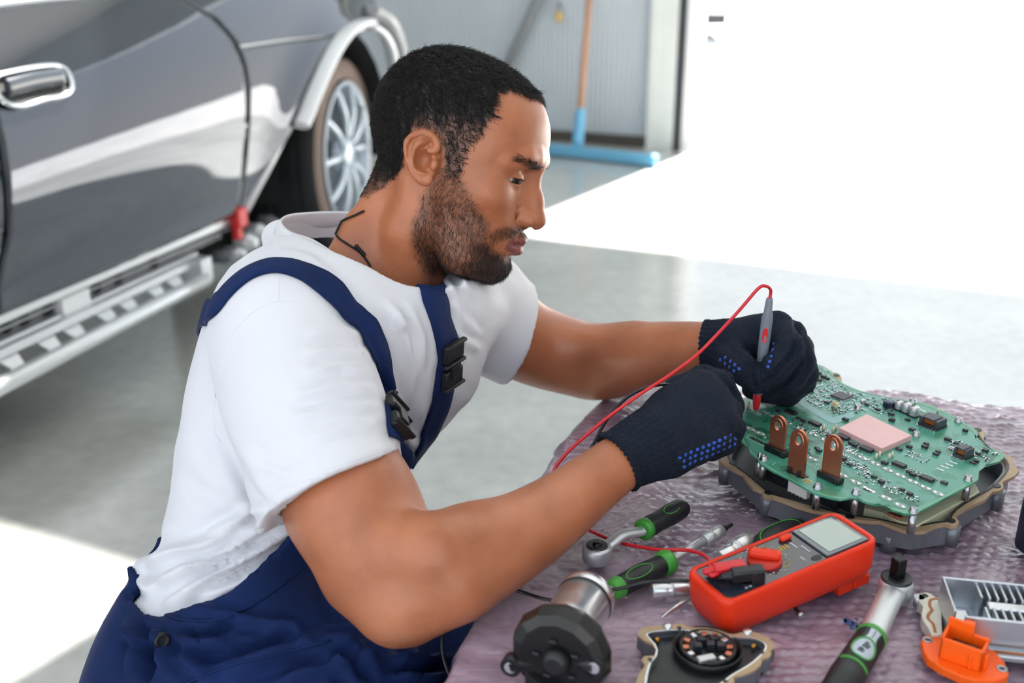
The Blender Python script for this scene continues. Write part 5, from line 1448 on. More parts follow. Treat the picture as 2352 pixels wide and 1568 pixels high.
for x, y in ((1765, 1131), (1684, 1062), (1952, 1186), (2184, 1195), (2289, 1115), (2246, 986), (1921, 861)):
    c = PZ(x, y, ZF+.0004); q = MB(); q.lathe(c-ZU*.0002, ZU, [(0, .0040), (.0006, .0040)], n=18); q.build('flange_hole', M_seal, BRD)
# inside: cream frame, white connector, standoffs, dark blocks
q = MB(); q.prism(xy([(1985, 1166), (2030, 1176), (2060, 1195), (2108, 1206), (2250, 1128), (2235, 1100), (2100, 1140), (1990, 1140)], ZF+.002), ZF-.010, ZF+.002, bev=.001); q.build('cream_frame', M_cream, BRD)
q = MB(); q.box(BZ(1829, 1124, ZF+.008)+E2*.004, (.022, .006, .013), FB, bev=.001)
for k in range(5): q.box(BZ(1829, 1124, ZF+.001)+E2*.001+E1*(-.009+.0045*k), (.0012, .003, .012), FB)
q.build('white_connector', M_whitep, BRD)
for a, b in (((1775, 1100), .026), ((1890, 1150), .022), ((1925, 1156), .02)):
    q = MB(); q.box(BZ(*a, ZF+.004)+E2*.012, (b, .016, .014), FB, bev=.002); q.build('inner_block', M_cav, BRD)
for k in range(2):
    q = MB(); q.box(BZ(2048+k*14, 1182+k*5, ZF+.009)+E2*.004, (.007, .012, .0025), FB, bev=.0006); q.build('copper_bar', M_copper, BRD)
SCREWS = [(1754, 1056), (1878, 1121), (1966, 1133), (2224, 1102), (2104, 1000), (2201, 968), (2096, 924), (1970, 939), (1745, 1049), (2098, 1176)]
for i, (x, y) in enumerate(SCREWS):
    c = BZ(x, y)
    q = MB(); q.lathe(c-ZU*.020, ZU, [(0, .0036), (.0184, .0031)], n=14); q.build('standoff', M_steel, BRD)
    r = .0033 if i != 8 else .0020
    q = MB(); q.lathe(c, ZU, [(0, r*1.25), (.0012, r*1.25), (.0013, r), (.0035, r), (.0045, r*.75), (.0047, r*.45), (.0032, r*.38), (.0032, 0.0)], n=20, cap=False); q.build('screw', M_steel, BRD)
# the board itself
q = MB(); q.prism([tuple(p) for p in PCP], ZB-.0018, ZB)
M_pcb = pcb_mat(); PCB = q.build('green_board', M_pcb, BRD)
def on(q, x, y, sz, dz=0.0, bev=.0004, M=None, z=ZB): q.box(BZ(x, y, z)+ZU*(sz[2]/2+dz), sz, M or FB, bev=bev, seg=1)
M_band = mat('pale_teal_band', srgb(122, 172, 170), rough=.3)
q = MB()
q.prism(xy(fC((800, 600), (860, 590), (1010, 700), (1180, 800), (1330, 880), (1400, 905), (1700, 815), (1720, 900), (1430, 1000), (1330, 985), (1100, 840), (900, 720), (790, 660)), ZB), ZB+.00005, ZB+.00025); q.build('ground_band', M_band, BRD)
edge_ = offset_poly(PCP, .0022)
q = MB(); ring_prism(q, PCP*.9997+PCP.mean(0)*.0003, offset_poly(PCP, .0016), ZB+.0000, ZB+.0002); q.build('edge_band', mat('pale_green_edge', srgb(96, 160, 130), rough=.35), BRD)
# copper tabs
def tab(x, y, h_, base, w=.0185):
    c = BZ(x, y); th = .0026; prof = [(-w/2, 0), (w/2, 0), (w/2, h_-w*.5)]+[(w/2*math.cos(a), h_-w*.5+w*.5*math.sin(a)) for a in np.linspace(0, PI, 11)[1:-1]]+[(-w/2, h_-w*.5)]
    hc = (0, h_-w*.56); hr = (w*.19, w*.25)
    bm = bmesh.new(); n = 24
    def ring(off, rx, ry): return [bm.verts.new(tuple(c+E1*(hc[0]+rx*math.cos(a))+ZU*(hc[1]+ry*math.sin(a))+E2*off)) for a in np.linspace(0, 2*PI, n+1)[:-1]]
    # resample outline by angle about the hole so the plate is one closed strip
    def ray_out(a):
        d = np.array([math.cos(a), math.sin(a)]); best = None
        for i in range(len(prof)):
            p, r = np.array(prof[i])-hc, np.array(prof[(i+1) % len(prof)])-hc; e = r-p
            den = d[0]*e[1]-d[1]*e[0]
            if abs(den) < 1e-12: continue
            t = (p[0]*e[1]-p[1]*e[0])/den; s = (p[0]*d[1]-p[1]*d[0])/den
            if t > 0 and -1e-9 <= s <= 1+1e-9 and (best is None or t < best): best = t
        return d*best+hc
    angs = sorted(list(np.linspace(0, 2*PI, 41)[:-1])+[math.atan2(-hc[1], w/2) % (2*PI), math.atan2(-hc[1], -w/2) % (2*PI)])
    n = len(angs); rows = []
    for off, kind in ((-th/2, 'o'), (-th/2, 'r2'), (-th/2-.0006, 'r1'), (-th/2-.0006, 'h'), (th/2, 'h'), (th/2, 'o')):
        row = []
        for a in angs:
            if kind == 'o': u, v_ = ray_out(a)
            else:
                k = {'h': 1.0, 'r1': 1.55, 'r2': 1.7}[kind]; u, v_ = hc[0]+hr[0]*k*math.cos(a), hc[1]+hr[1]*k*math.sin(a)
            row.append(bm.verts.new(tuple(c+E1*u+ZU*v_+E2*off)))
        rows.append(row)
    rows.append(rows[0])
    for A, B in zip(rows, rows[1:]):
        for i in range(n):
            j = (i+1) % n; bm.faces.new((A[i], A[j], B[j], B[i]))
    q = MB(); q.bm.free(); q.bm = bm
    t = q.build('copper_tab', M_copper, BRD)
    q = MB()
    if base: on(q, x, y, (.0245, .0085, .0065), 0, .0008); on(q, x+12, y+10, (.003, .003, .005), 0, .0005)
    else:
        for s in (-1, 1): q.box(c+E1*s*.0085*.6-E2*.003+ZU*.002, (.003, .003, .008), FB, bev=.0005)
        q.box(c+E2*.001+ZU*.0002, (.022, .008, .0006), FB)
    q.build('tab_base', M_seal, t)
tab(1783, 1041, .0395, True); tab(1828, 1088, .0445, False); tab(1906, 1102, .0450, True)
# pink thermal pad
pad = [PZ(1926, 983, ZB+.0055), PZ(1991, 951, ZB+.0055), PZ(2094, 1000, ZB+.0055), PZ(2026, 1030, ZB+.0055)]
q = MB(); q.prism([tuple(p[:2]) for p in pad], ZB+.0003, ZB+.0060, bev=.0005); q.build('thermal_pad', mat('pink_thermal_pad', srgb(226, 180, 178), rough=.38, noise=.07, nscale=120), BRD)
# chips with legs
def chip(x, y, a, b, h_, legs=0, four=False, tilt=None):
    q = MB(); on(q, x, y, (a, b, h_), .0004, .0003); ch = q.build('chip', M_chip, BRD)
    if legs:
        q = MB(); c = BZ(x, y)
        for k in range(legs):
            o = E1*(-a/2+a*(k+.5)/legs)
            for s in (-1, 1): q.box(c+o+E2*s*(b/2+.0006)+ZU*.0006, (a/legs*.45, .0022, .0009), FB)
        if four:
            for k in range(legs):
                o = E2*(-b/2+b*(k+.5)/legs)
                for s in (-1, 1): q.box(c+o+E1*s*(a/2+.0006)+ZU*.0006, (.0022, b/legs*.45, .0009), FB)
        q.build('chip_legs', M_solder, ch)
chip(1933, 911, .0175, .0175, .0016, 20, True)
for x, y in [fA((925, 155))[0], fA((1210, 290))[0], fA((1545, 455))[0], fA((1830, 600))[0], fB((370, 915))[0], fB((650, 1055))[0]]: chip(x, y, .0128, .0066, .0028, 9)
chip(*fC((1045, 415))[0], .0078, .0056, .0016, 7)
SMALL = fA((1235, 580), (1260, 610), (1550, 710), (1625, 775), (1650, 525), (1690, 555), (1375, 430), (1575, 235), (1060, 255), (1015, 222), (765, 140))+fB((470, 735), (370, 755), (640, 705), (625, 735), (760, 780), (735, 805), (855, 660), (940, 695), (290, 405), (305, 465), (455, 460), (500, 560), (1030, 572), (155, 355), (465, 985), (508, 1015), (820, 1090), (120, 1035), (190, 1085), (400, 1160), (475, 1205), (225, 895), (1160, 800), (1230, 770), (1140, 880), (1105, 890))+fC((1185, 355), (1065, 520), (1300, 690), (1190, 255), (1060, 200), (1040, 300), (1310, 335), (1250, 310), (1900, 720), (2270, 960))
for i, (x, y) in enumerate(SMALL):
    q = MB(); s = .0038+.0016*((i*7) % 5)/5
    on(q, x, y, (s*1.15, s*.85, .0019+.0009*(i % 3)/2), .0002, .0002); o_ = q.build('small_component', M_chip, BRD)
    q = MB()
    for sx in (-1, 0, 1): q.box(BZ(x, y)+E1*sx*s*.36-E2*s*.5+ZU*.0005, (s*.16, s*.3, .0008), FB)
    q.build('component_legs', M_solder, o_)
# metal cans, coil, transformers, crystal, plastic header
M_can = mat('can_aluminium', srgb(205, 206, 210), rough=.35, metal=.6)
for x, y, r, h_ in ((2063, 940, .0042, .0082), (2080, 946.5, .0048, .0094), (2098, 955, .0048, .0094)):
    c = BZ(x, y); q = MB(); q.box(c+ZU*.0008, (r*2.1, r*2.1, .0016), FB, bev=.0004); q.build('capacitor_base', M_seal, BRD)
    q = MB(); q.lathe(c+ZU*.0012, ZU, [(0, r), (h_*.12, r*.93), (h_*.2, r), (h_*.94, r), (h_, r*.9), (h_, 0)], n=24, cap=False); k_ = q.build('capacitor', M_can, BRD)
    q = MB(); q.box(c+ZU*(h_+.0013)-E1*r*.45, (r*.5, r*1.3, .0002), FB); q.build('polarity_mark', M_seal, k_)
c = BZ(2041, 934); q = MB(); q.lathe(c, ZU, [(0, .0062), (.0058, .0062), (.0064, .0056), (.0064, .0044), (.0060, .0042), (.0060, 0)], n=8, smooth=False, cap=False, rot0=.3); co = q.build('coil', mat('dark_blue_ferrite', srgb(30, 38, 58), rough=.3), BRD)
q = MB(); q.lathe(c+ZU*.0061, ZU, [(0, .0041), (.0004, .0040), (.0004, 0)], n=20, cap=False); q.build('coil_top', mat('grey_ferrite', srgb(92, 98, 110), rough=.4), co)
M_amber = mat('amber_tape', srgb(150, 84, 30), rough=.3)
def trafo(x, y, a, b, h_):
    c = BZ(x, y); q = MB(); q.box(c+ZU*.0018, (a*1.05, b*1.12, .0036), FB, bev=.0005); t = q.build('transformer', M_chip, BRD)
    q = MB(); q.box(c+ZU*(h_*.55), (a*.9, b*.62, h_*.55), FB, bev=.0006); q.build('amber_winding', M_amber, t)
    q = MB(); q.box(c+ZU*(h_*.92), (a*.6, b, h_*.18), FB, bev=.0008)
    for s in (-1, 1): q.box(c+E1*s*a*.42+ZU*(h_*.62), (a*.2, b, h_*.66), FB, bev=.0008)
    q.build('ferrite_core', mat('ferrite', srgb(62, 66, 76), rough=.4), t)
    q = MB()
    for k in range(7):
        for s in (-1, 1): q.box(c+E1*(-a*.45+a*.9*k/6)+E2*s*b*.66+ZU*.0008, (.0012, .003, .0014), FB)
    q.build('transformer_pins', M_solder, t)
trafo(2141, 978, .0205, .0165, .0105); trafo(2212, 1048, .0125, .0140, .0105)
q = MB(); on(q, 1918, 934, (.0068, .0052, .0052), 0, .0006); hd = q.build('cream_header', mat('cream_header', srgb(226, 214, 176), rough=.5), BRD)
q = MB(); on(q, 1918, 934, (.0036, .0024, .0002), .0052, 0); q.build('header_slot', mat('amber_slot', srgb(196, 150, 70), rough=.5), hd)
q = MB(); on(q, 1982, 923, (.0040, .0072, .0030), 0, .0009); q.build('crystal_can', M_can, BRD)
M_pin = mat('cream_pin', srgb(222, 218, 190), rough=.4)
for x, y in fA((1280, 372), (1315, 352), (1428, 372), (1462, 350))+fB((140, 842), (172, 825), (270, 845), (300, 825), (755, 385))+fC((112, 752), (152, 775), (130, 745)):
    q = MB(); q.lathe(BZ(x, y), ZU, [(0, .0013), (.0045, .0013), (.0064, .0003)], n=10); q.build('pin', M_pin, BRD)
# solder pads in two rows along the board, test pads
M_padg = mat('grey_pad_ring', srgb(140, 160, 150), rough=.4)
L1 = [tuple(np.array(fA((725, 190))[0])+np.array([28.9, 13.6])*k) for k in range(15)]
L2 = [fA((550, 390))[0], fA((430, 335))[0]]+fA((1180, 700), (1540, 895), (1700, 980), (1840, 1060))+fB((80, 1160), (240, 1235), (380, 1310))
for x, y in L1[:14]+L2:
    c = BZ(x, y)
    q = MB(); q.prism([tuple((c+E1*.0068*math.cos(a)+E2*.0036*math.sin(a))[:2]) for a in np.linspace(0, 2*PI, 21)[:-1]], ZB+.0001, ZB+.0003); pd = q.build('solder_pad', M_padg, BRD)
    q = MB()
    for s in (-1, 1): q.sphere(c+E1*s*.0030+ZU*.0003, .0023, 10, 6, scale=(1.1, .75, .45), M=FB)
    q.build('solder_blobs', M_solder, pd)
for k in range(4):
    for r in range(2):
        x, y = fB((760+k*45+r*40, 945-k*23+r*14))[0]
        q = MB(); on(q, x, y, (.0036, .0017, .0007), 0, .0001); rs = q.build('resistor', M_whitep, BRD)
for x, y in fB((585, 355), (605, 365), (625, 376)): q = MB(); on(q, x, y, (.0016, .0042, .0008), 0, .0001); q.build('resistor', M_whitep, BRD)
q = MB()
for i in range(4):
    for j in range(3): q.box(BZ(*fA((1117, 967))[0])+E1*(-.003+.002*i)+E2*(-.002+.002*j)+ZU*.0002, (.0014, .0014, .0002), FB)
q.build('gold_grid', mat('gold_finish', srgb(200, 160, 80), rough=.3, metal=.8), BRD)
q = MB()
for i in range(6): q.box(BZ(*fA((655, 45))[0])+E1*(-.006+.0024*i)+ZU*.0002, (.0008, .010, .0002), FB); q.box(BZ(*fA((655, 45))[0])+E2*(-.0045+.0018*i)+ZU*.0002, (.014, .0006, .0002), FB)
q.build('test_grid', M_print, BRD)
# printed frames and letters
q = MB()
def pline(a, b, w=.0004):
    A, B = BZ(*a), BZ(*b); q.box((A+B)/2+ZU*.00012, (np.linalg.norm(B-A), w, .0002), fr3(B-A))
for ln in (fA((600, 545), (640, 515), (420, 405), (390, 440), (600, 545)), fA((1100, 745), (1280, 850)), fA((1060, 955), (1100, 930), (1190, 975), (1150, 1000), (1060, 955)), fA((860, 320), (1290, 520), (1900, 800)), fA((700, 770), (740, 745))):
    for a, b in zip(ln, ln[1:]): pline(a, b)
# runs of fine dashes beside the chips
for x0, y0, dx, dy, n in ((880, 250, 150, 66, 9), (1090, 330, 160, 74, 7), (430, 330, 150, 72, 5), (1120, 740, 150, 72, 4)):
    for k in range(n):
        for t in range(3):
            a = fA((x0+dx*k/1.0+t*18, y0+dy*k/1.0+t*9+12))[0]; pline(a, (a[0]+2.2, a[1]+1.0), .0005)
for k in range(40):
    a = fC((860+k*17, 715+k*9.2))[0]; pline(a, (a[0]+1.3, a[1]+.6), .0005)
q.build('printed_lines', M_print, BRD, kind='stuff')
q = MB()
q.prism(xy(fA((430, 455), (600, 535), (640, 508), (460, 425)), ZB), ZB+.00005, ZB+.0002); q.build('label_block', mat('dark_green_print', srgb(30, 74, 60), rough=.4), BRD)
def letters(txt, x, y, size, name='lettering', m=None, parent=BRD, rot=None, z=ZB+.0003):
    cu = bpy.data.curves.new(name, 'FONT'); cu.body = txt; cu.size = size; cu.extrude = .00008; cu.align_x = 'CENTER'; cu.align_y = 'CENTER'
    t = bpy.data.objects.new('tmp', cu); COL.objects.link(t)
    me = bpy.data.meshes.new_from_object(t.evaluated_get(bpy.context.evaluated_depsgraph_get()))
    bpy.data.objects.remove(t); bpy.data.curves.remove(cu)
    me.materials.clear(); me.name = name
    Mx = (rot or FB).to_4x4(); Mx.translation = Vector(BZ(x, y, z)) if len(np.atleast_1d(x)) == 1 else Vector(x)
    me.transform(Mx)
    return link(name, me, m or M_print, parent)
letters('HI', *fA((620, 140))[0], .0085); letters('B', *fA((612, 442))[0], .0052); letters('C', *fA((1245, 770))[0], .0056); letters('C', *fA((1565, 625))[0], .005); letters('A', *fA((1330, 310))[0], .004)
q = MB(); cc = BZ(*fA((525, 155))[0])
ringp = [tuple((cc+E1*.0040*math.cos(a)+E2*.0030*math.sin(a)+ZU*.0002)) for a in np.linspace(0, 2*PI, 25)[:-1]]; q.tube(ringp, .00025, 5, closed=True)
q.tube([cc-E1*.0018+ZU*.0002, cc+E1*.0018+ZU*.0002], .00025, 5); q.tube([cc-E2*.0014+ZU*.0002, cc+E2*.0014+ZU*.0002], .00025, 5)
q.build('printed_symbol', M_print, BRD)
# the countless tiny parts
inside = lambda P: poly_sd(np.array([P[:2]]), offset_poly(PCP, .004))[0] < 0
zones = [(fC((860, 80), (1330, 180), (1480, 420), (2330, 640), (2330, 900), (1900, 830), (1420, 850), (1080, 700), (880, 560)), 420), (fA((900, 200), (1880, 560), (1880, 760), (1450, 540), (1000, 330)), 110), (fA((1380, 560), (1880, 800), (1880, 960), (1500, 760)), 90), (fB((0, 980), (260, 1060), (600, 1250), (560, 1290), (0, 1080)), 60), (fB((880, 640), (1400, 800), (1200, 880), (860, 760)), 70), (fB((450, 760), (700, 860), (640, 900), (440, 820)), 25), (fB((260, 870), (500, 940), (760, 1060), (700, 1110)), 40), (fA((690, 230), (900, 330), (860, 470), (1200, 600), (1150, 700), (850, 520)), 50)]
qd, qs = MB(), MB()
rg = np.random.default_rng(11)
for poly, n in zones:
    W = np.array(xy(poly, ZB)); lo_, hi_ = W.min(0), W.max(0); k = 0; tries = 0
    while k < n and tries < n*20:
        tries += 1; p = rg.uniform(lo_, hi_)
        if poly_sd(p[None], W)[0] > 0 or poly_sd(p[None], PCP)[0] > -.003: continue
        k += 1; s = rg.uniform(.0010, .0021); a, b = (s*1.7, s) if rg.random() < .6 else (s, s*1.7)
        c = np.array([p[0], p[1], ZB+.0004])
        t = rg.random()
        if t < .55:
            qd.box(c, (a, b, .0009), FB)
            ax_ = (E1, a) if a > b else (E2, b)
            for sg in (-1, 1): qs.box(c+ax_[0]*sg*ax_[1]*.45+ZU*.00005, (a*.28 if a > b else a*1.04, b*1.04 if a > b else b*.28, .00095), FB)
        else: qs.box(c, (a*.8, b*.8, .0006), FB)
qd.build('tiny_components', M_chip, BRD, kind='stuff'); qs.build('tiny_solder_ends', M_solder, BRD, kind='stuff')
# ------------------------------------------------------------------ multimeter
M_orange = mat('orange_red_rubber', srgb(226, 50, 16), rough=.42, spec=.4)
M_panel = mat('dark_panel', srgb(40, 46, 58), rough=.16, spec=.6, coat=.5)
M_yel = mat('yellow_print', srgb(206, 176, 40), rough=.5)
M_gry = mat('grey_print', srgb(190, 194, 200), rough=.5)
MA, MBk, MC, MD = PZ(1590, 1306, ZS+.037), PZ(1883, 1188, ZS+.049), PZ(2008, 1233, ZS+.049), PZ(1692, 1364, ZS+.037)
mex = nrm((MBk-MA)+(MC-MD)); mn = nrm(np.cross(mex, (MD-MA)+(MC-MBk))); mn = mn*np.sign(mn[2]); mey = np.cross(mn, mex)
mc = (MA+MBk+MC+MD)/4; ML = (np.linalg.norm(MBk-MA)+np.linalg.norm(MC-MD))/2; MW = abs(((MA+MBk)/2-(MC+MD)/2)@mey)*1.18; ML *= 1.15; mc = mc-mey*np.sign(mey[1])*.0015
MM = Matrix((Vector(mex), Vector(mey), Vector(mn))).transposed()
METER = tag(empty('multimeter', (mc[0], mc[1], ZS)), 'orange multimeter with rotary dial lying before the circuit board', 'multimeter')
def mp(u, v_, h=0.0): return mc+mex*u*ML/2+mey*v_*MW/2+mn*h
TH_ = .036
# holster body: stacked rounded outlines, narrower below
def rrect(a, b, r, n=5):
    out = []
    for sx, sy, s0 in ((1, 1, 0), (-1, 1, PI/2), (-1, -1, PI), (1, -1, 1.5*PI)):
        for k in range(n+1):
            t = s0+PI/2*k/n; out.append((sx*(a-r)+r*math.cos(t), sy*(b-r)+r*math.sin(t)))
    return out
q = MB(); rings = []
for h, sa, sb, r in ((-TH_, .93, .84, .010), (-TH_+.002, .965, .90, .011), (-TH_+.010, 1.0, .965, .011), (-.006, 1.012, 1.0, .011), (-.002, 1.005, .99, .010), (0, .985, .955, .009), (0, .93, .86, .006), (-.002, .925, .85, .006)):
    rings.append([q.bm.verts.new(tuple(mc+mex*x+mey*y+mn*h)) for x, y in rrect(ML/2*sa, MW/2*sb, r)])
n = len(rings[0])
for A, B in zip(rings, rings[1:]):
    for i in range(n): f = q.bm.faces.new((A[i], A[(i+1) % n], B[(i+1) % n], B[i])); f.smooth = True
q.bm.faces.new(rings[0]); q.bm.faces.new(rings[-1])
q.build('rubber_holster', M_orange, METER)
q = MB(); q.prism(rrect(ML/2*.925, MW/2*.85, .006), -.0035, -.0012, M=Matrix.Translation(Vector(mc)) @ MM.to_4x4()); q.build('front_panel', M_panel, METER)
def plate(q, u0, u1, v0, v1, h0, h1, bev=.0004): q.box(mp((u0+u1)/2, (v0+v1)/2, (h0+h1)/2), (abs(u1-u0)*ML/2, abs(v1-v0)*MW/2, h1-h0), MM, bev=bev)
q = MB(); plate(q, .34, .90, -.80, .80, -.0012, .0006, .0006); q.build('display_frame', mat('display_bezel', srgb(70, 80, 92), rough=.1, coat=1), METER)
q = MB(); plate(q, .40, .85, -.68, .68, .0005, .0012, 0); q.build('display', mat('lcd_screen', srgb(150, 166, 160), rough=.08, coat=1.0, coatr=.02), METER)
q = MB(); q.box(mp(.20, .62 if mey[1] > 0 else -.62, .0008), (.011, .0058, .004), MM, bev=.0016); q.build('push_button', M_orange, METER)
sy = 1 if mey[1] > 0 else -1        # +: the far side
dc = mp(-.22, .10*sy, -.001)
q = MB(); q.lathe(dc, mn, [(0, .0142), (.002, .0142), (.0032, .0132), (.0032, 0)], n=36, cap=False); dl = q.build('dial', mat('red_dial', srgb(190, 40, 22), rough=.35), METER)
kd = nrm(mex*.75-mey*sy*.66); KM = fr3(kd, np.cross(mn, kd))
q = MB(); q.box(dc+mn*.0062, (.0262, .0095, .0075), KM, bev=.0032, seg=3); q.build('dial_grip', M_orange, dl)
q1, q2 = MB(), MB()
for k in range(34):
    a = 2*PI*k/34; r = .0172+.0020*(k % 2); c = dc+(mex*math.cos(a)+mey*math.sin(a))*r
    (q2 if (k//4) % 3 == 1 else q1).box(c+mn*(.0002), (.0016, .0009, .0003), MM)
for u, v_, w in ((.12, -.45, .006), (.20, .25, .009), (.26, -.1, .010)): q1.box(mp(u, v_*sy, -.0009), (.0012, w, .0003), MM)
for k in range(5): q1.box(mp(-.80+.05*k, .35*sy-.02*k, -.0009), (.0012, .0035, .0003), MM); q1.box(mp(-.66+.05*k, -.66*sy, -.0009), (.0022, .0016, .0003), MM)
q1.build('white_marks', M_gry, METER, kind='stuff')
for k in range(3): q2.box(mp(-.78+.04*k, .50*sy, -.0009), (.0022, .0026, .0003), MM); q2.box(mp(.05+.04*k, .30*sy, -.0009), (.001, .006, .0003), MM)
q2.box(mp(-.52, -.62*sy, -.0009), (.003, .003, .0003), MM)
q2.build('yellow_marks', M_yel, METER, kind='stuff')
q = MB(); q.prism([(.0052*math.cos(a), .0030*math.sin(a)) for a in np.linspace(0, 2*PI, 25)[:-1]], 0, .0004, M=Matrix.Translation(Vector(mp(.25, -.62*sy, -.0012))) @ MM.to_4x4()); q.build('oval_badge', M_seal, METER)
for k, (u, v_) in enumerate(((-.80, .45), (-.72, .0), (-.62, -.45))):
    q = MB(); q.lathe(mp(u, v_*sy, -.0012), mn, [(0, .0036), (.0004, .0036), (.0004, .0024)], n=20); q.build('jack', M_seal, METER)
for u, w in ((.62, .20), (.84, .22)):
    q = MB(); c = mp(u, -.70*sy, -TH_-.004); q.box(c, (ML*w*.5, .008, .010), MM, bev=.0015); q.build('foot_rib', M_orange, METER)
q = MB(); c = mp(.7, .55*sy, -TH_-.004); q.box(c, (.02, .008, .010), MM, bev=.0015); q.build('foot_rib', M_orange, METER)

# ------------------------------------------------------------------ hand tools
M_blackrub = mat('black_grip', srgb(24, 27, 31), rough=.5, noise=.1, nscale=200, bump=.3, bscale=900, bdist=.0004)
M_green = mat('green_grip', srgb(62, 150, 52), rough=.42)
M_satin = mat('satin_steel', srgb(204, 207, 211), rough=.40, metal=.72)
M_chromet = mat('bright_steel', srgb(218, 220, 224), rough=.26, metal=.82)
def oval_line(q, c, ex, ey, a, b, r, n=22): q.tube([c+ex*a*math.cos(t)+ey*b*math.sin(t) for t in np.linspace(0, 2*PI, n+1)[:-1]], r, 6, closed=True)
def handle(T, a, b, r0, name='grip', cap=True):
    d = nrm(b-a); L = np.linalg.norm(b-a)
    q = MB(); q.lathe(a, d, [(0, r0*.92), (L*.12, r0*.98), (L*.30, r0*.90), (L*.62, r0*1.0), (L*.88, r0*.96), (L*.97, r0*.80), (L, r0*.55), (L, 0)], n=24, cap=False); return q.build(name, M_blackrub, T)
# ratchet beside the forearm
h0 = PZ(1371, 1262, ZS+.012); h1 = PZ(1476, 1217, ZS+.015); h2 = PZ(1572, 1163, ZS+.014)
R1 = tag(empty('ratchet_wrench', (h0[0], h0[1], ZS)), 'ratchet with black and green grip and round head beside the forearm', 'ratchet', 'ratchets on the bench')
q = MB(); q.lathe(h0-ZU*.0115, ZU, [(0, .0105), (.002, .0125), (.0135, .0130), (.0155, .0118), (.0155, .0)], n=32, cap=False); hd_ = q.build('head', M_satin, R1)
q = MB(); q.lathe(h0+ZU*.0035, ZU, [(0, .0098), (.0016, .0096), (.0022, .0085), (.0014, .005), (.0014, 0)], n=28, cap=False)
q.build('head_button', M_chip, hd_)
q = MB(); q.lathe(h0+ZU*.0048, ZU, [(0, .0042), (.002, .0038), (.0026, .0028), (.0026, 0)], n=14, cap=False); q.build('button_cap', mat('dark_gloss_cap', srgb(30, 32, 36), rough=.1, metal=.6), hd_)
dr = nrm(h1-h0); q = MB(); q.tube(catmull([h0+dr*.010-ZU*.002, h0+dr*.018+ZU*.001, h0+dr*.030+ZU*.004, h1-dr*.004, h1], 5), .005, 12, flat=(.0062, .0042)); q.build('shaft', M_satin, R1)
gd = nrm(h2-h1); q = MB(); q.lathe(h1-gd*.001, gd, [(0, .0085), (.001, .0098), (.007, .0098), (.008, .0088)], n=24); q.build('green_collar', M_green, R1)
gp = handle(R1, h1+gd*.006, h2, .0100)
sn = nrm(np.cross(gd, nrm(np.cross(ZU, gd)))); sn = sn*np.sign(sn[2]) if abs(sn[2]) > .2 else ZU
q = MB(); cg = h1+gd*np.linalg.norm(h2-h1)*.66+nrm(ZU*.8-FW*.5)*.0094; oval_line(q, cg, gd, nrm(np.cross(gd, nrm(ZU*.8-FW*.5))), .0105, .0048, .0005); q.build('green_outline', M_green, gp)
q = MB(); q.lathe(h2-gd*.0015, gd, [(0, .0050), (.0018, .0046), (.0018, .003)], n=18); q.build('green_end_ring', M_green, gp)
# bit driver lying in front
b0 = PZ(1404, 1356, ZS+.0105); b1 = PZ(1537, 1288, ZS+.0105); b2 = PZ(1628, 1235, ZS+.0100); b3 = PZ(1676, 1205, ZS+.0095)
D1 = tag(empty('bit_driver', (b0[0], b0[1], ZS)), 'black and green bit driver with its shaft pointing at the circuit board', 'screwdriver')
bd = nrm(b1-b0); Lb = np.linalg.norm(b1-b0)
q = MB(); q.lathe(b0, bd, [(Lb*.10, .0085), (Lb*.2, .0090), (Lb*.45, .0098), (Lb*.62, .0096), (Lb*.84, .0088), (Lb*.88, .0086)], n=24); gp = q.build('grip', M_blackrub, D1)
q = MB(); q.lathe(b0, bd, [(-.0005, .0042), (0, .0072), (.003, .0086), (Lb*.14, .0092), (Lb*.16, .0080)], n=24); q.build('green_butt', M_green, D1)
q = MB(); q.lathe(b0-bd*.0008, bd, [(0, .0046), (.001, .0046), (.001, .0026), (.0004, .0026)], n=20); q.build('butt_socket', M_chromet, D1)
q = MB(); q.lathe(b0, bd, [(Lb*.85, .0088), (Lb*.87, .0106), (Lb*.96, .0112), (Lb*1.0, .0104), (Lb*1.01, .005)], n=24); q.build('green_collar', M_green, D1)
un = nrm(ZU*.8-FW*.6); q = MB(); oval_line(q, b0+bd*Lb*.46+un*.0096, bd, nrm(np.cross(bd, un)), .0150, .0052, .0005); q.build('green_outline', M_green, gp)
q = MB()
for k in range(5):
    for j in (-1, 0, 1):
        w_ = nrm(un+nrm(np.cross(bd, un))*.35*j); q.sphere(b0+bd*Lb*(.68+.035*k)+w_*.0094, .0008, 6, 4)
q.build('grip_studs', M_blackrub, gp, kind='stuff')
sd_ = nrm(b2-b1); Ls = np.linalg.norm(b2-b1)
q = MB(); q.lathe(b1, sd_, [(0, .0042), (Ls*.88, .0042)], n=20); q.build('shaft', M_satin, D1)
q = MB(); q.lathe(b1, sd_, [(Ls*.86, .0052), (Ls*.88, .0064), (Ls*1.06, .0064), (Ls*1.08, .0058), (Ls*1.10, .0064), (Ls*1.32, .0062), (Ls*1.34, .004)], n=24); q.build('bit_holder', M_satin, D1)
q = MB(); q.lathe(b2+sd_*Ls*.30, sd_, [(0, .0032), (.008, .0032), (.010, .0022), (.018, .0018), (.019, .0010)], n=6, smooth=False); q.build('bit', M_chip, D1)
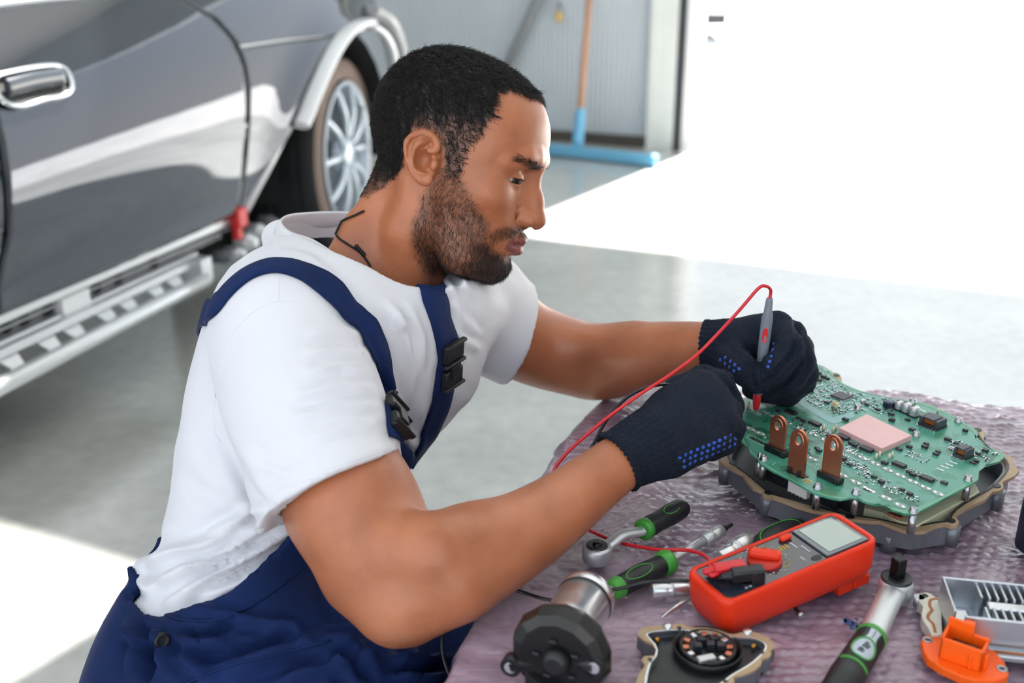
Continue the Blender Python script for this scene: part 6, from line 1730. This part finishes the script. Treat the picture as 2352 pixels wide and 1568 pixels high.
# sockets and a thin bit
def socket(a, b, r0, r1, label, group=None, dark=False):
    d = nrm(b-a); L = np.linalg.norm(b-a); T = tag(empty('socket', (a[0], a[1], ZS)), label, 'socket', 'chrome sockets on the bench')
    q = MB(); q.lathe(a, d, [(0, r0*.75), (.0006, r0*.94), (.001, r0), (L*.36, r0), (L*.42, r0*.88), (L*.46, r0), (L*.5, r1), (L*.99, r1), (L, r1*.95), (L, r1*.72), (L*.75, r1*.68)], n=28); b_ = q.build('socket_body', M_chromet, T)
    q = MB(); q.lathe(a, d, [(L*.46, r0*1.04), (L*.52, r1*1.03)], n=40); q.build('knurled_band', M_satin, T)
    return T
socket(PZ(1652, 1285, ZS+.009), PZ(1722, 1240, ZS+.010), .0080, .0092, 'chrome socket tucked behind the orange multimeter')
socket(PZ(1496, 1356, ZS+.0065), PZ(1592, 1352, ZS+.0065), .0062, .0058, 'slim chrome socket lying against the end of the orange multimeter')
q = MB(); a_, b_ = PZ(1519, 1418, ZS+.0025), PZ(1590, 1368, ZS+.0032); d_ = nrm(b_-a_); q.lathe(a_, d_, [(0, .0004), (.006, .0015), (.02, .0022), (np.linalg.norm(b_-a_), .0024)], n=8)
tag(q.build('driver_bit', M_chromet), 'thin pointed driver bit sticking out from under the orange multimeter', 'bit')
q = MB(); a_, b_ = PZ(1842, 1416, ZS+.003), PZ(1822, 1392, ZS+.003); q.lathe(a_, nrm(b_-a_), [(0, .002), (.002, .003), (.004, .003), (.0042, .0018), (np.linalg.norm(b_-a_), .0018)], n=10)
tag(q.build('loose_screw', M_steel), 'small loose screw lying just before the orange multimeter', 'screw')
# grip of a tool behind the meter
g0, g1 = PZ(1736, 1256, ZS+.011), PZ(1840, 1208, ZS+.011)
TG = tag(empty('screwdriver', (g0[0], g0[1], ZS)), 'black grip with a thin green line poking out behind the orange multimeter', 'screwdriver')
d_ = nrm(g1-g0); L = np.linalg.norm(g1-g0); q = MB(); q.lathe(g0, d_, [(-.002, 0), (-.001, .005), (.004, .0085), (L*.25, .0112), (L*.6, .0116), (L*.9, .0095), (L, .007)], n=28, cap=False); gp = q.build('grip', M_blackrub, TG)
q = MB(); un = nrm(ZU*.75-FW*.6); sd2 = nrm(np.cross(d_, un)); pts = [g0+d_*(L*.5+L*.42*math.cos(t))+nrm(un*math.cos(1.0*math.sin(t))+sd2*math.sin(1.0*math.sin(t)))*.0118*(1-.18*abs(math.cos(t))**4) for t in np.linspace(0, 2*PI, 30)[:-1]]; q.tube(pts, .0006, 6, closed=True); q.build('green_line', M_green, gp)
# large ratchet standing head-up at the right
r0 = PZ(2058, 1338, ZS+.016); r1 = PZ(2002, 1462, ZS+.014); r2 = PZ(1900, 1625, ZS+.013)
R2 = tag(empty('ratchet_wrench', (r0[0], r0[1], ZS)), 'large ratchet with square drive upward beside the orange multimeter', 'ratchet', 'ratchets on the bench')
q = MB(); q.lathe(r0-ZU*.0155, ZU, [(0, .0115), (.003, .0138), (.015, .0140), (.019, .0128), (.019, 0)], n=36, cap=False); hd_ = q.build('head', M_satin, R2)
q = MB(); q.lathe(r0+ZU*.0030, ZU, [(0, .0126), (.0024, .0126), (.003, .0118), (.0026, .008), (.0026, 0)], n=36, cap=False); q.build('head_plate', M_chip, hd_)
q = MB(); q.box(r0+ZU*.0140, (.0094, .0094, .019), Matrix.Rotation(.5, 3, 'Z'), bev=.001); q.build('square_drive', mat('black_oxide', srgb(26, 27, 30), rough=.25, metal=.5), hd_)
d_ = nrm(r1-r0); q = MB(); q.tube(catmull([r0+d_*.009-ZU*.003, r0+d_*.018-ZU*.001, r0+d_*.034, r1-d_*.006, r1], 5), [.006]*21, 14, flat=(.0104, .0058)); q.build('shaft', M_satin, R2)
gd = nrm(r2-r1); L = np.linalg.norm(r2-r1)
q = MB(); q.lathe(r1-gd*.002, gd, [(0, .0085), (.0008, .0112), (.005, .0120), (.0062, .0112)], n=28); q.build('green_collar', M_green, R2)
q = MB(); q.lathe(r1, gd, [(.003, .0112), (L*.3, .0118), (L*.6, .0126), (L*.95, .0115), (L, .006), (L, 0)], n=32, cap=False); gp = q.build('grip', M_blackrub, R2)
M_silp = mat('silver_print', srgb(176, 186, 198), rough=.35, metal=.2)
un = nrm(ZU*.80-FW*.60-gd*((ZU*.80-FW*.60)@gd)); sd2 = nrm(np.cross(un, gd)); 
if sd2[0] < 0: sd2 = -sd2
def hp(t, w, r): return r1+gd*t+nrm(un*math.cos(w)+sd2*math.sin(w))*r
def wrapstrip(q, prof, r):
    rows = []
    for t, w0, w1 in prof: rows.append([q.bm.verts.new(tuple(hp(t, w0+(w1-w0)*k/8, r+.0006*(t/L)))) for k in range(9)])
    for A, B in zip(rows, rows[1:]):
        for k in range(8): f = q.bm.faces.new((A[k], A[k+1], B[k+1], B[k])); f.smooth = True
q = MB(); wrapstrip(q, [(.006, -.28, .42), (.014, -.24, .36), (.019, -.30, .40), (.022, -.48, .55), (.027, -.66, .66), (.033, -.72, .66), (.039, -.60, .56), (.043, -.40, .36)], .0121); lp = q.build('silver_label', M_silp, gp)
q = MB(); pts = [hp(.0325+.0125*math.cos(t), -.02+.72*math.sin(t), .0127) for t in np.linspace(0, 2*PI, 33)[:-1]]; q.tube(pts, .0006, 6, closed=True); q.build('green_outline', M_green, gp)
q = MB()
for k in range(4): q.sphere(hp(.0085+.0026*k, .06, .0123), .0007, 8, 5, scale=(1, 1, .5))
for t, w0, w1 in ((.0255, -.10, .12), (.0275, -.14, .26), (.0295, -.16, .22), (.0315, -.2, .2), (.0345, -.26, .02), (.0362, -.28, .10), (.0382, -.30, .06)):
    q.tube([hp(t, w0+(w1-w0)*k/4, .0125) for k in range(5)], .00045, 5)
q.build('label_lettering', M_seal, lp, kind='stuff')
q = MB()
for k in range(9):
    for w in (-.62, -.80, .62, .78): q.sphere(hp(.006+.0022*k, w, .0114), .0007, 6, 4)
q.build('grip_studs', M_blackrub, gp, kind='stuff')
q = MB(); pts = [hp(.050, w, .0124) for w in np.linspace(-1.0, 1.0, 14)]; q.tube(pts, .0010, 6); q.build('green_band', M_green, gp)

# ------------------------------------------------------------------ motor lying at the near corner
zc = ZS+.033
ma = PZ(1283, 1508, zc); mb = PZ(1358, 1376, zc); md = nrm(mb-ma)
MOT = tag(empty('electric_motor', (ma[0], ma[1], ZS)), 'small motor with bright steel can and black end housing at the near bench edge', 'motor')
mf = PZ(1304, 1446, zc); Lm = np.linalg.norm(mb-mf)
q = MB(); q.lathe(mf, md, [(-.012, .0222), (Lm*.10, .0222), (Lm*.13, .0214), (Lm*.8, .0218), (Lm*.83, .0210), (Lm*.87, .0220), (Lm*1.08, .0220), (Lm*1.14, .0195), (Lm*1.14, 0)], n=48, cap=False); q.build('motor_can', mat('polished_can', srgb(222, 222, 226), rough=.24, metal=.88, aniso=.6), MOT)
q = MB(); q.lathe(mf, md, [(Lm*.82, .0220), (Lm*.86, .0224), (Lm*.88, .0220)], n=48); q.build('can_ring', M_seal, MOT)
side = nrm(np.cross(md, ZU)); MF = Matrix((Vector(side), Vector(np.cross(md, side)), Vector(md))).transposed()
mup = ZU-md*(ZU@md)
q = MB(); q.lathe(ma-md*.004, md, [(0, .028), (.003, .0350), (.012, .0375), (.020, .0340), (.024, .0215)], n=14, smooth=False, rot0=.2)
q.build('end_housing', mat('black_gloss_plastic', srgb(14, 15, 17), rough=.22), MOT)
q = MB(); q.lathe(ma-md*.012, md, [(0, .006), (.002, .0095), (.009, .0115)], n=20); q.build('end_boss', M_seal, MOT)
for k in range(5):
    a = 2*PI*k/5+.5; c = ma-md*.0045+side*math.cos(a)*.0155+mup*math.sin(a)*.0155; q = MB(); q.box(c, (.006, .003, .004), MF, bev=.001); q.build('housing_rib', M_seal, MOT)
for sgn, px, py in ((-1, 1176, 1526), (1, 1367, 1526)):
    r_ = ray(px, py); c = CAM+r_*(((ma-CAM)@md)/(r_@md)); q = MB(); q.lathe(c-md*.004, md, [(0, .0078), (.009, .0078)], n=20); q.tube([c+md*.001, (c+ma)/2+md*.003, ma+md*.006], .0070, 10); lg = q.build('mounting_lug', M_seal, MOT)
    q = MB(); q.lathe(c-md*.0048, md, [(0, .0042), (.001, .0046), (.001, .0020), (.004, .0018)], n=18); q.build('lug_bushing', M_chromet, lg)
q = MB(); q.box(ma-ZU*.022+md*.008, (.050, .024, .020), fr3(side), bev=.003); q.build('housing_base', M_seal, MOT)

# ------------------------------------------------------------------ pump plate with a gasket, lying at the front
PLT = tag(empty('pump_plate', (*PZ(1620, 1530, ZS)[:2], ZS)), 'cast pump plate with tan gasket rim and open dark centre before the multimeter', 'pump part')
def fP(*p): return [(1400+.19558*a, 1400+.19558*b) for a, b in p]
zp = ZS+.013
PO = fP((325, 290), (345, 235), (430, 195), (560, 180), (680, 205), (760, 168), (850, 162), (920, 195), (1000, 208), (1130, 208), (1290, 238), (1380, 275), (1450, 288), (1530, 268), (1620, 256), (1740, 270), (1860, 325), (1935, 390), (1945, 440), (1880, 480), (1905, 510), (1870, 555), (1790, 575), (1780, 640), (1700, 710), (1560, 760), (1450, 790), (1470, 830), (1430, 880), (1320, 930), (1180, 1000), (1000, 1120), (700, 1180), (430, 1120), (320, 980), (310, 860), (345, 745), (420, 650), (375, 595), (400, 545), (530, 535), (545, 470), (500, 400), (400, 355))
POP = np.array(xy(PO, zp)); pin = offset_poly(POP, .0040); pin2 = offset_poly(POP, .0056)
q = MB(); ring_prism(q, POP, pin, zp-.002, zp); q.build('gasket_rim', M_gask, PLT)
q = MB(); ring_prism(q, POP, pin2, ZS+.0005, zp-.002); q.build('plate_wall', M_cast, PLT)
q = MB(); ring_prism(q, pin, pin2, zp-.004, zp-.0006); q.build('inner_lip', M_chromet, PLT)
q = MB(); q.prism([tuple(p) for p in pin2], ZS+.0005, zp-.007); q.build('plate_floor', M_seal, PLT)
for x, y in fP((820, 210), (475, 583), (1790, 488), (1360, 840)):
    q = MB(); q.lathe(PZ(x, y, zp), ZU, [(0, .0017), (.0003, .0017)], n=14); q.build('plate_hole', M_seal, PLT)
cc = PZ(*fP((1150, 470))[0], zp-.004); e1_ = nrm(PZ(1700, 1500, zp)-PZ(1600, 1500, zp)); e2_ = np.cross(ZU, e1_)
q = MB(); q.lathe(cc-ZU*.003, ZU, [(0, .0255), (.006, .0262), (.0066, .0250), (.002, .0240), (.001, .010), (.001, 0)], n=44, cap=False); q.build('rotor_bowl', mat('dark_bowl', srgb(40, 42, 44), rough=.3, metal=.6), PLT)
q = MB(); q.lathe(cc, ZU, [(-.001, .0212), (.0040, .0212), (.0045, .0192), (.001, .018)], n=44); q.build('winding_ring', M_seal, PLT)
for k in range(12):
    a = 2*PI*k/12; q = MB(); Mx = fr3(e1_*math.cos(a)+e2_*math.sin(a)); q.box(cc+(e1_*math.cos(a)+e2_*math.sin(a))*.0165+ZU*.002, (.0055, .0042, .0035), Mx, bev=.0008)
    q.build('copper_coil', M_copper if k % 3 != 1 else M_chromet, PLT)
for dx, dy in ((-.004, .006), (.006, .007), (-.008, -.002), (.002, 0), (.0095, -.001)):
    q = MB(); q.box(cc+e1_*dx+e2_*dy+ZU*.004, (.0065, .0055, .006), fr3(e1_), bev=.0008); q.build('rotor_block', M_cav if dx < .005 else M_chip, PLT)
q = MB(); q.box(cc-e2_*.016+ZU*.004-e1_*.004, (.014, .006, .004), fr3(e1_+e2_*.3), bev=.001); q.build('terminal_block', M_satin, PLT)
for x, y in fP((680, 248), (1615, 315)):
    q = MB(); q.lathe(PZ(x, y, zp-.004), ZU, [(0, .0036), (.005, .0036), (.006, .0026), (.006, 0)], n=18, cap=False); q.build('dowel', M_chromet, PLT)
for x, y in fP((560, 352), (1690, 430)):
    q = MB(); q.sphere(PZ(x, y, zp-.004), .0022, 10, 6); q.build('brass_plug', mat('brass_plug', srgb(190, 130, 50), rough=.3, metal=.8), PLT)

# ------------------------------------------------------------------ finned aluminium housing and its flange, right
FIN = tag(empty('heat_sink_housing', (*PZ(2260, 1420, ZS)[:2], ZS)), 'open aluminium housing with rows of cooling fins behind the orange socket', 'heat sink')
M_rawalu = mat('bright_aluminium', srgb(196, 200, 206), rough=.28, metal=.85)
zt = ZS+.034
fbl, fbr, ffl = PZ(2163, 1322, zt), PZ(2420, 1347, zt), PZ(2178, 1400, zt)
fx = nrm(fbr-fbl); fy = np.cross(ZU, fx); fd = abs((ffl-fbl)@fy); FM = fr3(fx); FLn = .115
def fpt(u, v_, z): return np.array([*(fbl+fx*u-fy*v_)[:2], z])
def fbx(name, u0, u1, v0, v1, z0, z1, m, bev=.0008, par=FIN):
    q = MB(); q.box(fpt((u0+u1)/2, (v0+v1)/2, (z0+z1)/2), (u1-u0, v1-v0, z1-z0), FM, bev=bev); return q.build(name, m, par)
fbx('back_wall', 0, FLn, 0, .0022, ZS+.002, zt, M_rawalu); fbx('side_wall', 0, .0022, .0022, fd, ZS+.002, zt, M_rawalu)
fbx('tray_floor', .0022, FLn, .0022, fd, ZS+.004, ZS+.008, M_rawalu); fbx('front_wall', .008, FLn, fd, fd+.0024, ZS+.002, zt-.003, M_rawalu)
fbx('mid_bar', .030, FLn, fd*.42, fd*.62, ZS+.008, zt-.006, M_chromet, .0015)
fbx('corner_block', .0022, .018, fd*.45, fd*.95, ZS+.008, zt-.014, M_rawalu, .003)
for k in range(15):
    fbx('fin', .026+.006*k, .0278+.006*k, .0022, fd*.40, ZS+.008, zt-.004, M_rawalu, .0003); fbx('fin', .026+.006*k, .0278+.006*k, fd*.64, fd, ZS+.008, zt-.005, M_rawalu, .0003)
fbx('base_flange', .004, FLn, fd+.0022, fd+.012, ZS+.0015, ZS+.006, M_rawalu)
M_rust = mat('orange_brown_sealant', srgb(168, 106, 56), rough=.5)
q = MB(); q.tube([fpt(.03, fd+.007, ZS+.0066), fpt(FLn, fd+.007, ZS+.0066)], .0009, 8); q.build('sealant_line', M_rust, FIN)
FLG = FIN
def fQ(*p): return [(1840+.24746*a, 1180+.24746*b) for a, b in p]
zf = ZS+.010
wpl = xy(fQ((1085, 770), (1095, 735), (1160, 722), (1210, 740), (1240, 775), (1300, 780), (1310, 1120), (1210, 1125), (1190, 1060), (1130, 990), (1115, 930), (1140, 860), (1090, 810)), zf)
q = MB(); q.prism(wpl, ZS+.001, zf, bev=.0006); q.build('side_flange', mat('pale_cast', srgb(206, 200, 188), rough=.45, metal=.2), FIN)
q = MB(); q.tube(catmull([PZ(x, y, zf+.0002) for x, y in fQ((1265, 785), (1205, 795), (1195, 850), (1215, 890), (1185, 930), (1180, 970), (1225, 1020), (1245, 1100))], 6), .0011, 8, flat=(.0012, .0004)); q.build('sealant_line', M_rust, FIN)
q = MB(); q.lathe(PZ(*fQ((1150, 758))[0], zf), ZU, [(0, .0026), (.0003, .0026)], n=16); q.build('flange_hole', M_seal, FIN)
q = MB(); q.lathe(PZ(*fQ((1085, 855))[0], ZS+.001), ZU, [(0, .0042), (.009, .0042)], n=16); q.build('flange_boss', M_rawalu, FIN)

# ------------------------------------------------------------------ orange connector socket
M_hv = mat('orange_plastic', srgb(248, 96, 12), rough=.42, spec=.4)
CON = tag(empty('connector_socket', (*PZ(2216, 1505, ZS)[:2], ZS)), 'orange plastic connector socket on an oval flange before the aluminium housing', 'connector')
zb = ZS+.0075
ol = xy(fQ((1112, 1165), (1130, 1130), (1200, 1118), (1560, 1170), (1800, 1270), (1890, 1370), (1930, 1470), (1915, 1510), (1800, 1545), (1620, 1540), (1480, 1500), (1300, 1420), (1180, 1340), (1135, 1270)), zb)
q = MB(); q.prism(ol, ZS+.001, zb, bev=.001); q.build('flange', M_hv, CON)
for x, y in fQ((1175, 1168), (1865, 1437)):
    q = MB(); q.lathe(PZ(x, y, zb), ZU, [(0, .0040), (.0006, .0038), (.0006, .0022), (.0001, .0022)], n=20); bu = q.build('flange_bushing', M_steel, CON)
    q = MB(); q.lathe(PZ(x, y, zb+.0001), ZU, [(0, .0021), (.0002, .0021)], n=14); q.build('bushing_hole', M_seal, bu)
c0, c1, c2 = PZ(*fQ((1270, 1330))[0], zb), PZ(*fQ((1620, 1455))[0], zb), PZ(*fQ((1790, 1400))[0], zb)
kx = nrm(c1-c0); ky = np.cross(ZU, kx); kw = np.linalg.norm(c1-c0)*1.12; kd = .019; kh = .0205; KM2 = fr3(kx)
def kb(name, u0, u1, v0, v1, z0, z1, m=M_hv, bev=.0008, par=CON):
    q = MB(); c = c0+kx*(u0+u1)/2+ky*(v0+v1)/2; q.box(np.array([c[0], c[1], zb+(z0+z1)/2]), (u1-u0, v1-v0, z1-z0), KM2, bev=bev); return q.build(name, m, par)
kb('front_wall', 0, kw, 0, .0024, 0, kh*.86); kb('back_wall', 0, kw*.62, kd-.0024, kd, 0, kh*1.28); kb('back_wall', kw*.62, kw, kd-.0024, kd, 0, kh*.9)
kb('side_wall', 0, .0024, 0, kd, 0, kh*1.0); kb('side_wall', kw-.0024, kw, 0, kd, 0, kh*.82); kb('socket_floor', .002, kw-.002, .002, kd-.002, 0, .004)
kb('latch', kw*.36, kw*.60, kd-.001, kd+.004, kh*.9, kh*1.25); kb('side_rib', kw, kw+.003, .004, .008, 0, kh*.6); kb('front_rib', kw*.7, kw*.78, -.002, .001, 0, kh*.6)
kb('contact_insert', .0055, kw-.0055, .006, kd-.006, .003, kh*.62, mat('dark_insert', srgb(40, 24, 18), rough=.4), .001)
# dark container at the right edge
q0 = PZ(2392, 1262, ZS)
q = MB(); q.lathe(q0, ZU, [(0, .020), (.002, .0225), (.045, .0220), (.10, .0155), (.118, .0130), (.120, .012), (.120, 0)], n=32, cap=False)
tag(q.build('dark_container', mat('dark_navy_plastic', srgb(28, 38, 56), rough=.35)), 'dark navy container cut off by the frame edge beside the circuit board', 'container')

# ------------------------------------------------------------------ test leads and the probe
M_redlead = mat('red_cable', srgb(206, 34, 44), rough=.35, spec=.5)
M_blklead = mat('black_cable', srgb(16, 18, 24), rough=.28)
tipz = PZ(1733, 962, ZB+.0005); tipd = pix_of(tipz)[2]
tp = PD(1768, 684, tipd-.050)
pa = nrm(tp-tipz); PLn = np.linalg.norm(tp-tipz)
LEAD = tag(empty('red_test_probe', tuple(tipz)), 'grey test probe with red lead held upright in the far glove', 'test probe')
q = MB(); q.lathe(tipz, pa, [(0, .0002), (PLn*.02, .0008), (PLn*.09, .0011), (PLn*.10, .0011)], n=10); q.build('needle', M_steel, LEAD)
q = MB(); q.lathe(tipz, pa, [(PLn*.08, .0022), (PLn*.09, .0030), (PLn*.14, .0040), (PLn*.20, .0044), (PLn*.225, .0040)], n=20); q.build('red_guard', mat('red_guard', srgb(200, 24, 40), rough=.35), LEAD)
M_pgrey = mat('grey_probe', srgb(112, 120, 132), rough=.45)
q = MB(); q.lathe(tipz, pa, [(PLn*.222, .0052), (PLn*.235, .0056), (PLn*.25, .0050), (PLn*.28, .0048), (PLn*.5, .0052), (PLn*.66, .0056), (PLn*.84, .0054), (PLn*.855, .0046), (PLn*.87, .0050), (PLn*.885, .0042), (PLn*.985, .0034), (PLn, .0030)], n=24); bdy = q.build('probe_body', M_pgrey, LEAD)
n_ = nrm(-FW+pa*(FW@pa)); n_ = nrm(n_-RT*.25); q = MB(); w_ = nrm(np.cross(pa, n_))
q.mesh([tipz+pa*(PLn*.715+PLn*.062*math.cos(t))+nrm(n_*math.cos(.48*math.sin(t))+w_*math.sin(.48*math.sin(t)))*.00585 for t in np.linspace(0, 2*PI, 25)[:-1]], [tuple(range(24))]); q.build('red_oval_badge', M_redlead, bdy)
q = MB()
for k in range(6):
    a = 2*PI*k/6; q.box(tipz+pa*PLn*.825+(n_*math.cos(a)+w_*math.sin(a))*.0054, (.0012, .0012, .006), Matrix((Vector(w_), Vector(n_), Vector(pa))).transposed(), bev=.0003)
q.build('probe_flutes', M_pgrey, bdy, kind='stuff')
plug_r = mp(-.72, .05*sy, .006); plug_b = mp(-.62, -.42*sy, .006)
rp = [tp-pa*.002, tp+pa*.008, PD(1760, 657, tipd-.060), PD(1742, 662, tipd-.063), PD(1702, 708, tipd-.064), PD(1650, 765, 1.0), PD(1600, 815, .982), PD(1540, 860, .965), PD(1470, 905, .955), PD(1400, 955, .952), PD(1340, 1005, .952), PD(1300, 1042, .950), PD(1272, 1082, .948), PD(1262, 1130, .945), PD(1290, 1185, .955), PZ(1345, 1213, ZS+.006), PZ(1400, 1238, ZS+.007), PZ(1450, 1252, ZS+.010), PZ(1515, 1262, ZS+.017), PZ(1585, 1264, ZS+.024), PZ(1628, 1284, ZS+.031), plug_r-mex*.016+mn*.002, plug_r-mex*.006]
q = MB(); q.tube(catmull(rp, 8), .00165, 10); q.build('red_lead', M_redlead, LEAD)
def plug(c, m, T, dirv):
    q = MB(); Mx = fr3(dirv, np.cross(mn, dirv)); q.box(c+dirv*.001+mn*.001, (.024, .0100, .0100), Mx, bev=.002, seg=3); q.box(c+dirv*.010-mn*.001, (.011, .0115, .0135), Mx, bev=.0018, seg=3)
    q.lathe(c-dirv*.010+mn*.001, -dirv, [(-.002, .0042), (.002, .0038), (.008, .0026), (.009, .0020)], n=14)
    q.build('plug', m, T)
pdv = nrm(mex*.93-mey*sy*.36)
plug(plug_r, M_redlead, LEAD, pdv)
LB = tag(empty('black_test_lead', tuple(plug_b)), 'black test lead running from the multimeter along the bench edge to the near glove', 'test lead')
plug(plug_b, mat('black_plug', srgb(22, 25, 31), rough=.4), LB, pdv)
q = MB(); q.tube(catmull([plug_b-pdv*.018, PZ(1590, 1333, ZS+.028), PZ(1540, 1334, ZS+.024), PZ(1480, 1337, ZS+.0245), PZ(1430, 1350, ZS+.020), PZ(1385, 1358, ZS+.016), PZ(1335, 1372, ZS+.006), PZ(1290, 1380, ZS+.004), PZ(1245, 1374, ZS+.0035), PZ(1205, 1361, ZS+.0035), PZ(1168, 1352, ZS+.0045), PD(1145, 1355, .878), PD(1128, 1375, .876), PD(1095, 1410, .885), PD(1040, 1420, .90), PD(1018, 1450, .89), PD(1016, 1495, .885), PD(1028, 1540, .88), PD(1055, 1590, .88), PD(1095, 1600, .90), PD(1120, 1500, .93), PD(1140, 1350, .945), PD(1200, 1240, .95), PD(1290, 1120, .955), PD(1345, 1048, .955), PD(1364, 1018, .955), PD(1385, 978, .958), PD(1412, 940, .962), PD(1450, 906, .968), PD(1500, 886, .975), PD(1545, 884, .985), PD(1600, 900, .985), PD(1650, 930, .99)], 8), .00150, 10)
q.build('black_lead', M_blklead, LB)
bt = PZ(1708, 1002, ZB+.001)
q = MB(); a0_ = PD(1650, 930, .99); q.lathe(a0_, nrm(bt-a0_), [(0, .003), (.01, .005), (np.linalg.norm(bt-a0_)*.75, .0045), (np.linalg.norm(bt-a0_)*.8, .0012), (np.linalg.norm(bt-a0_), .0003)], n=14); q.build('black_probe', M_blklead, LB)
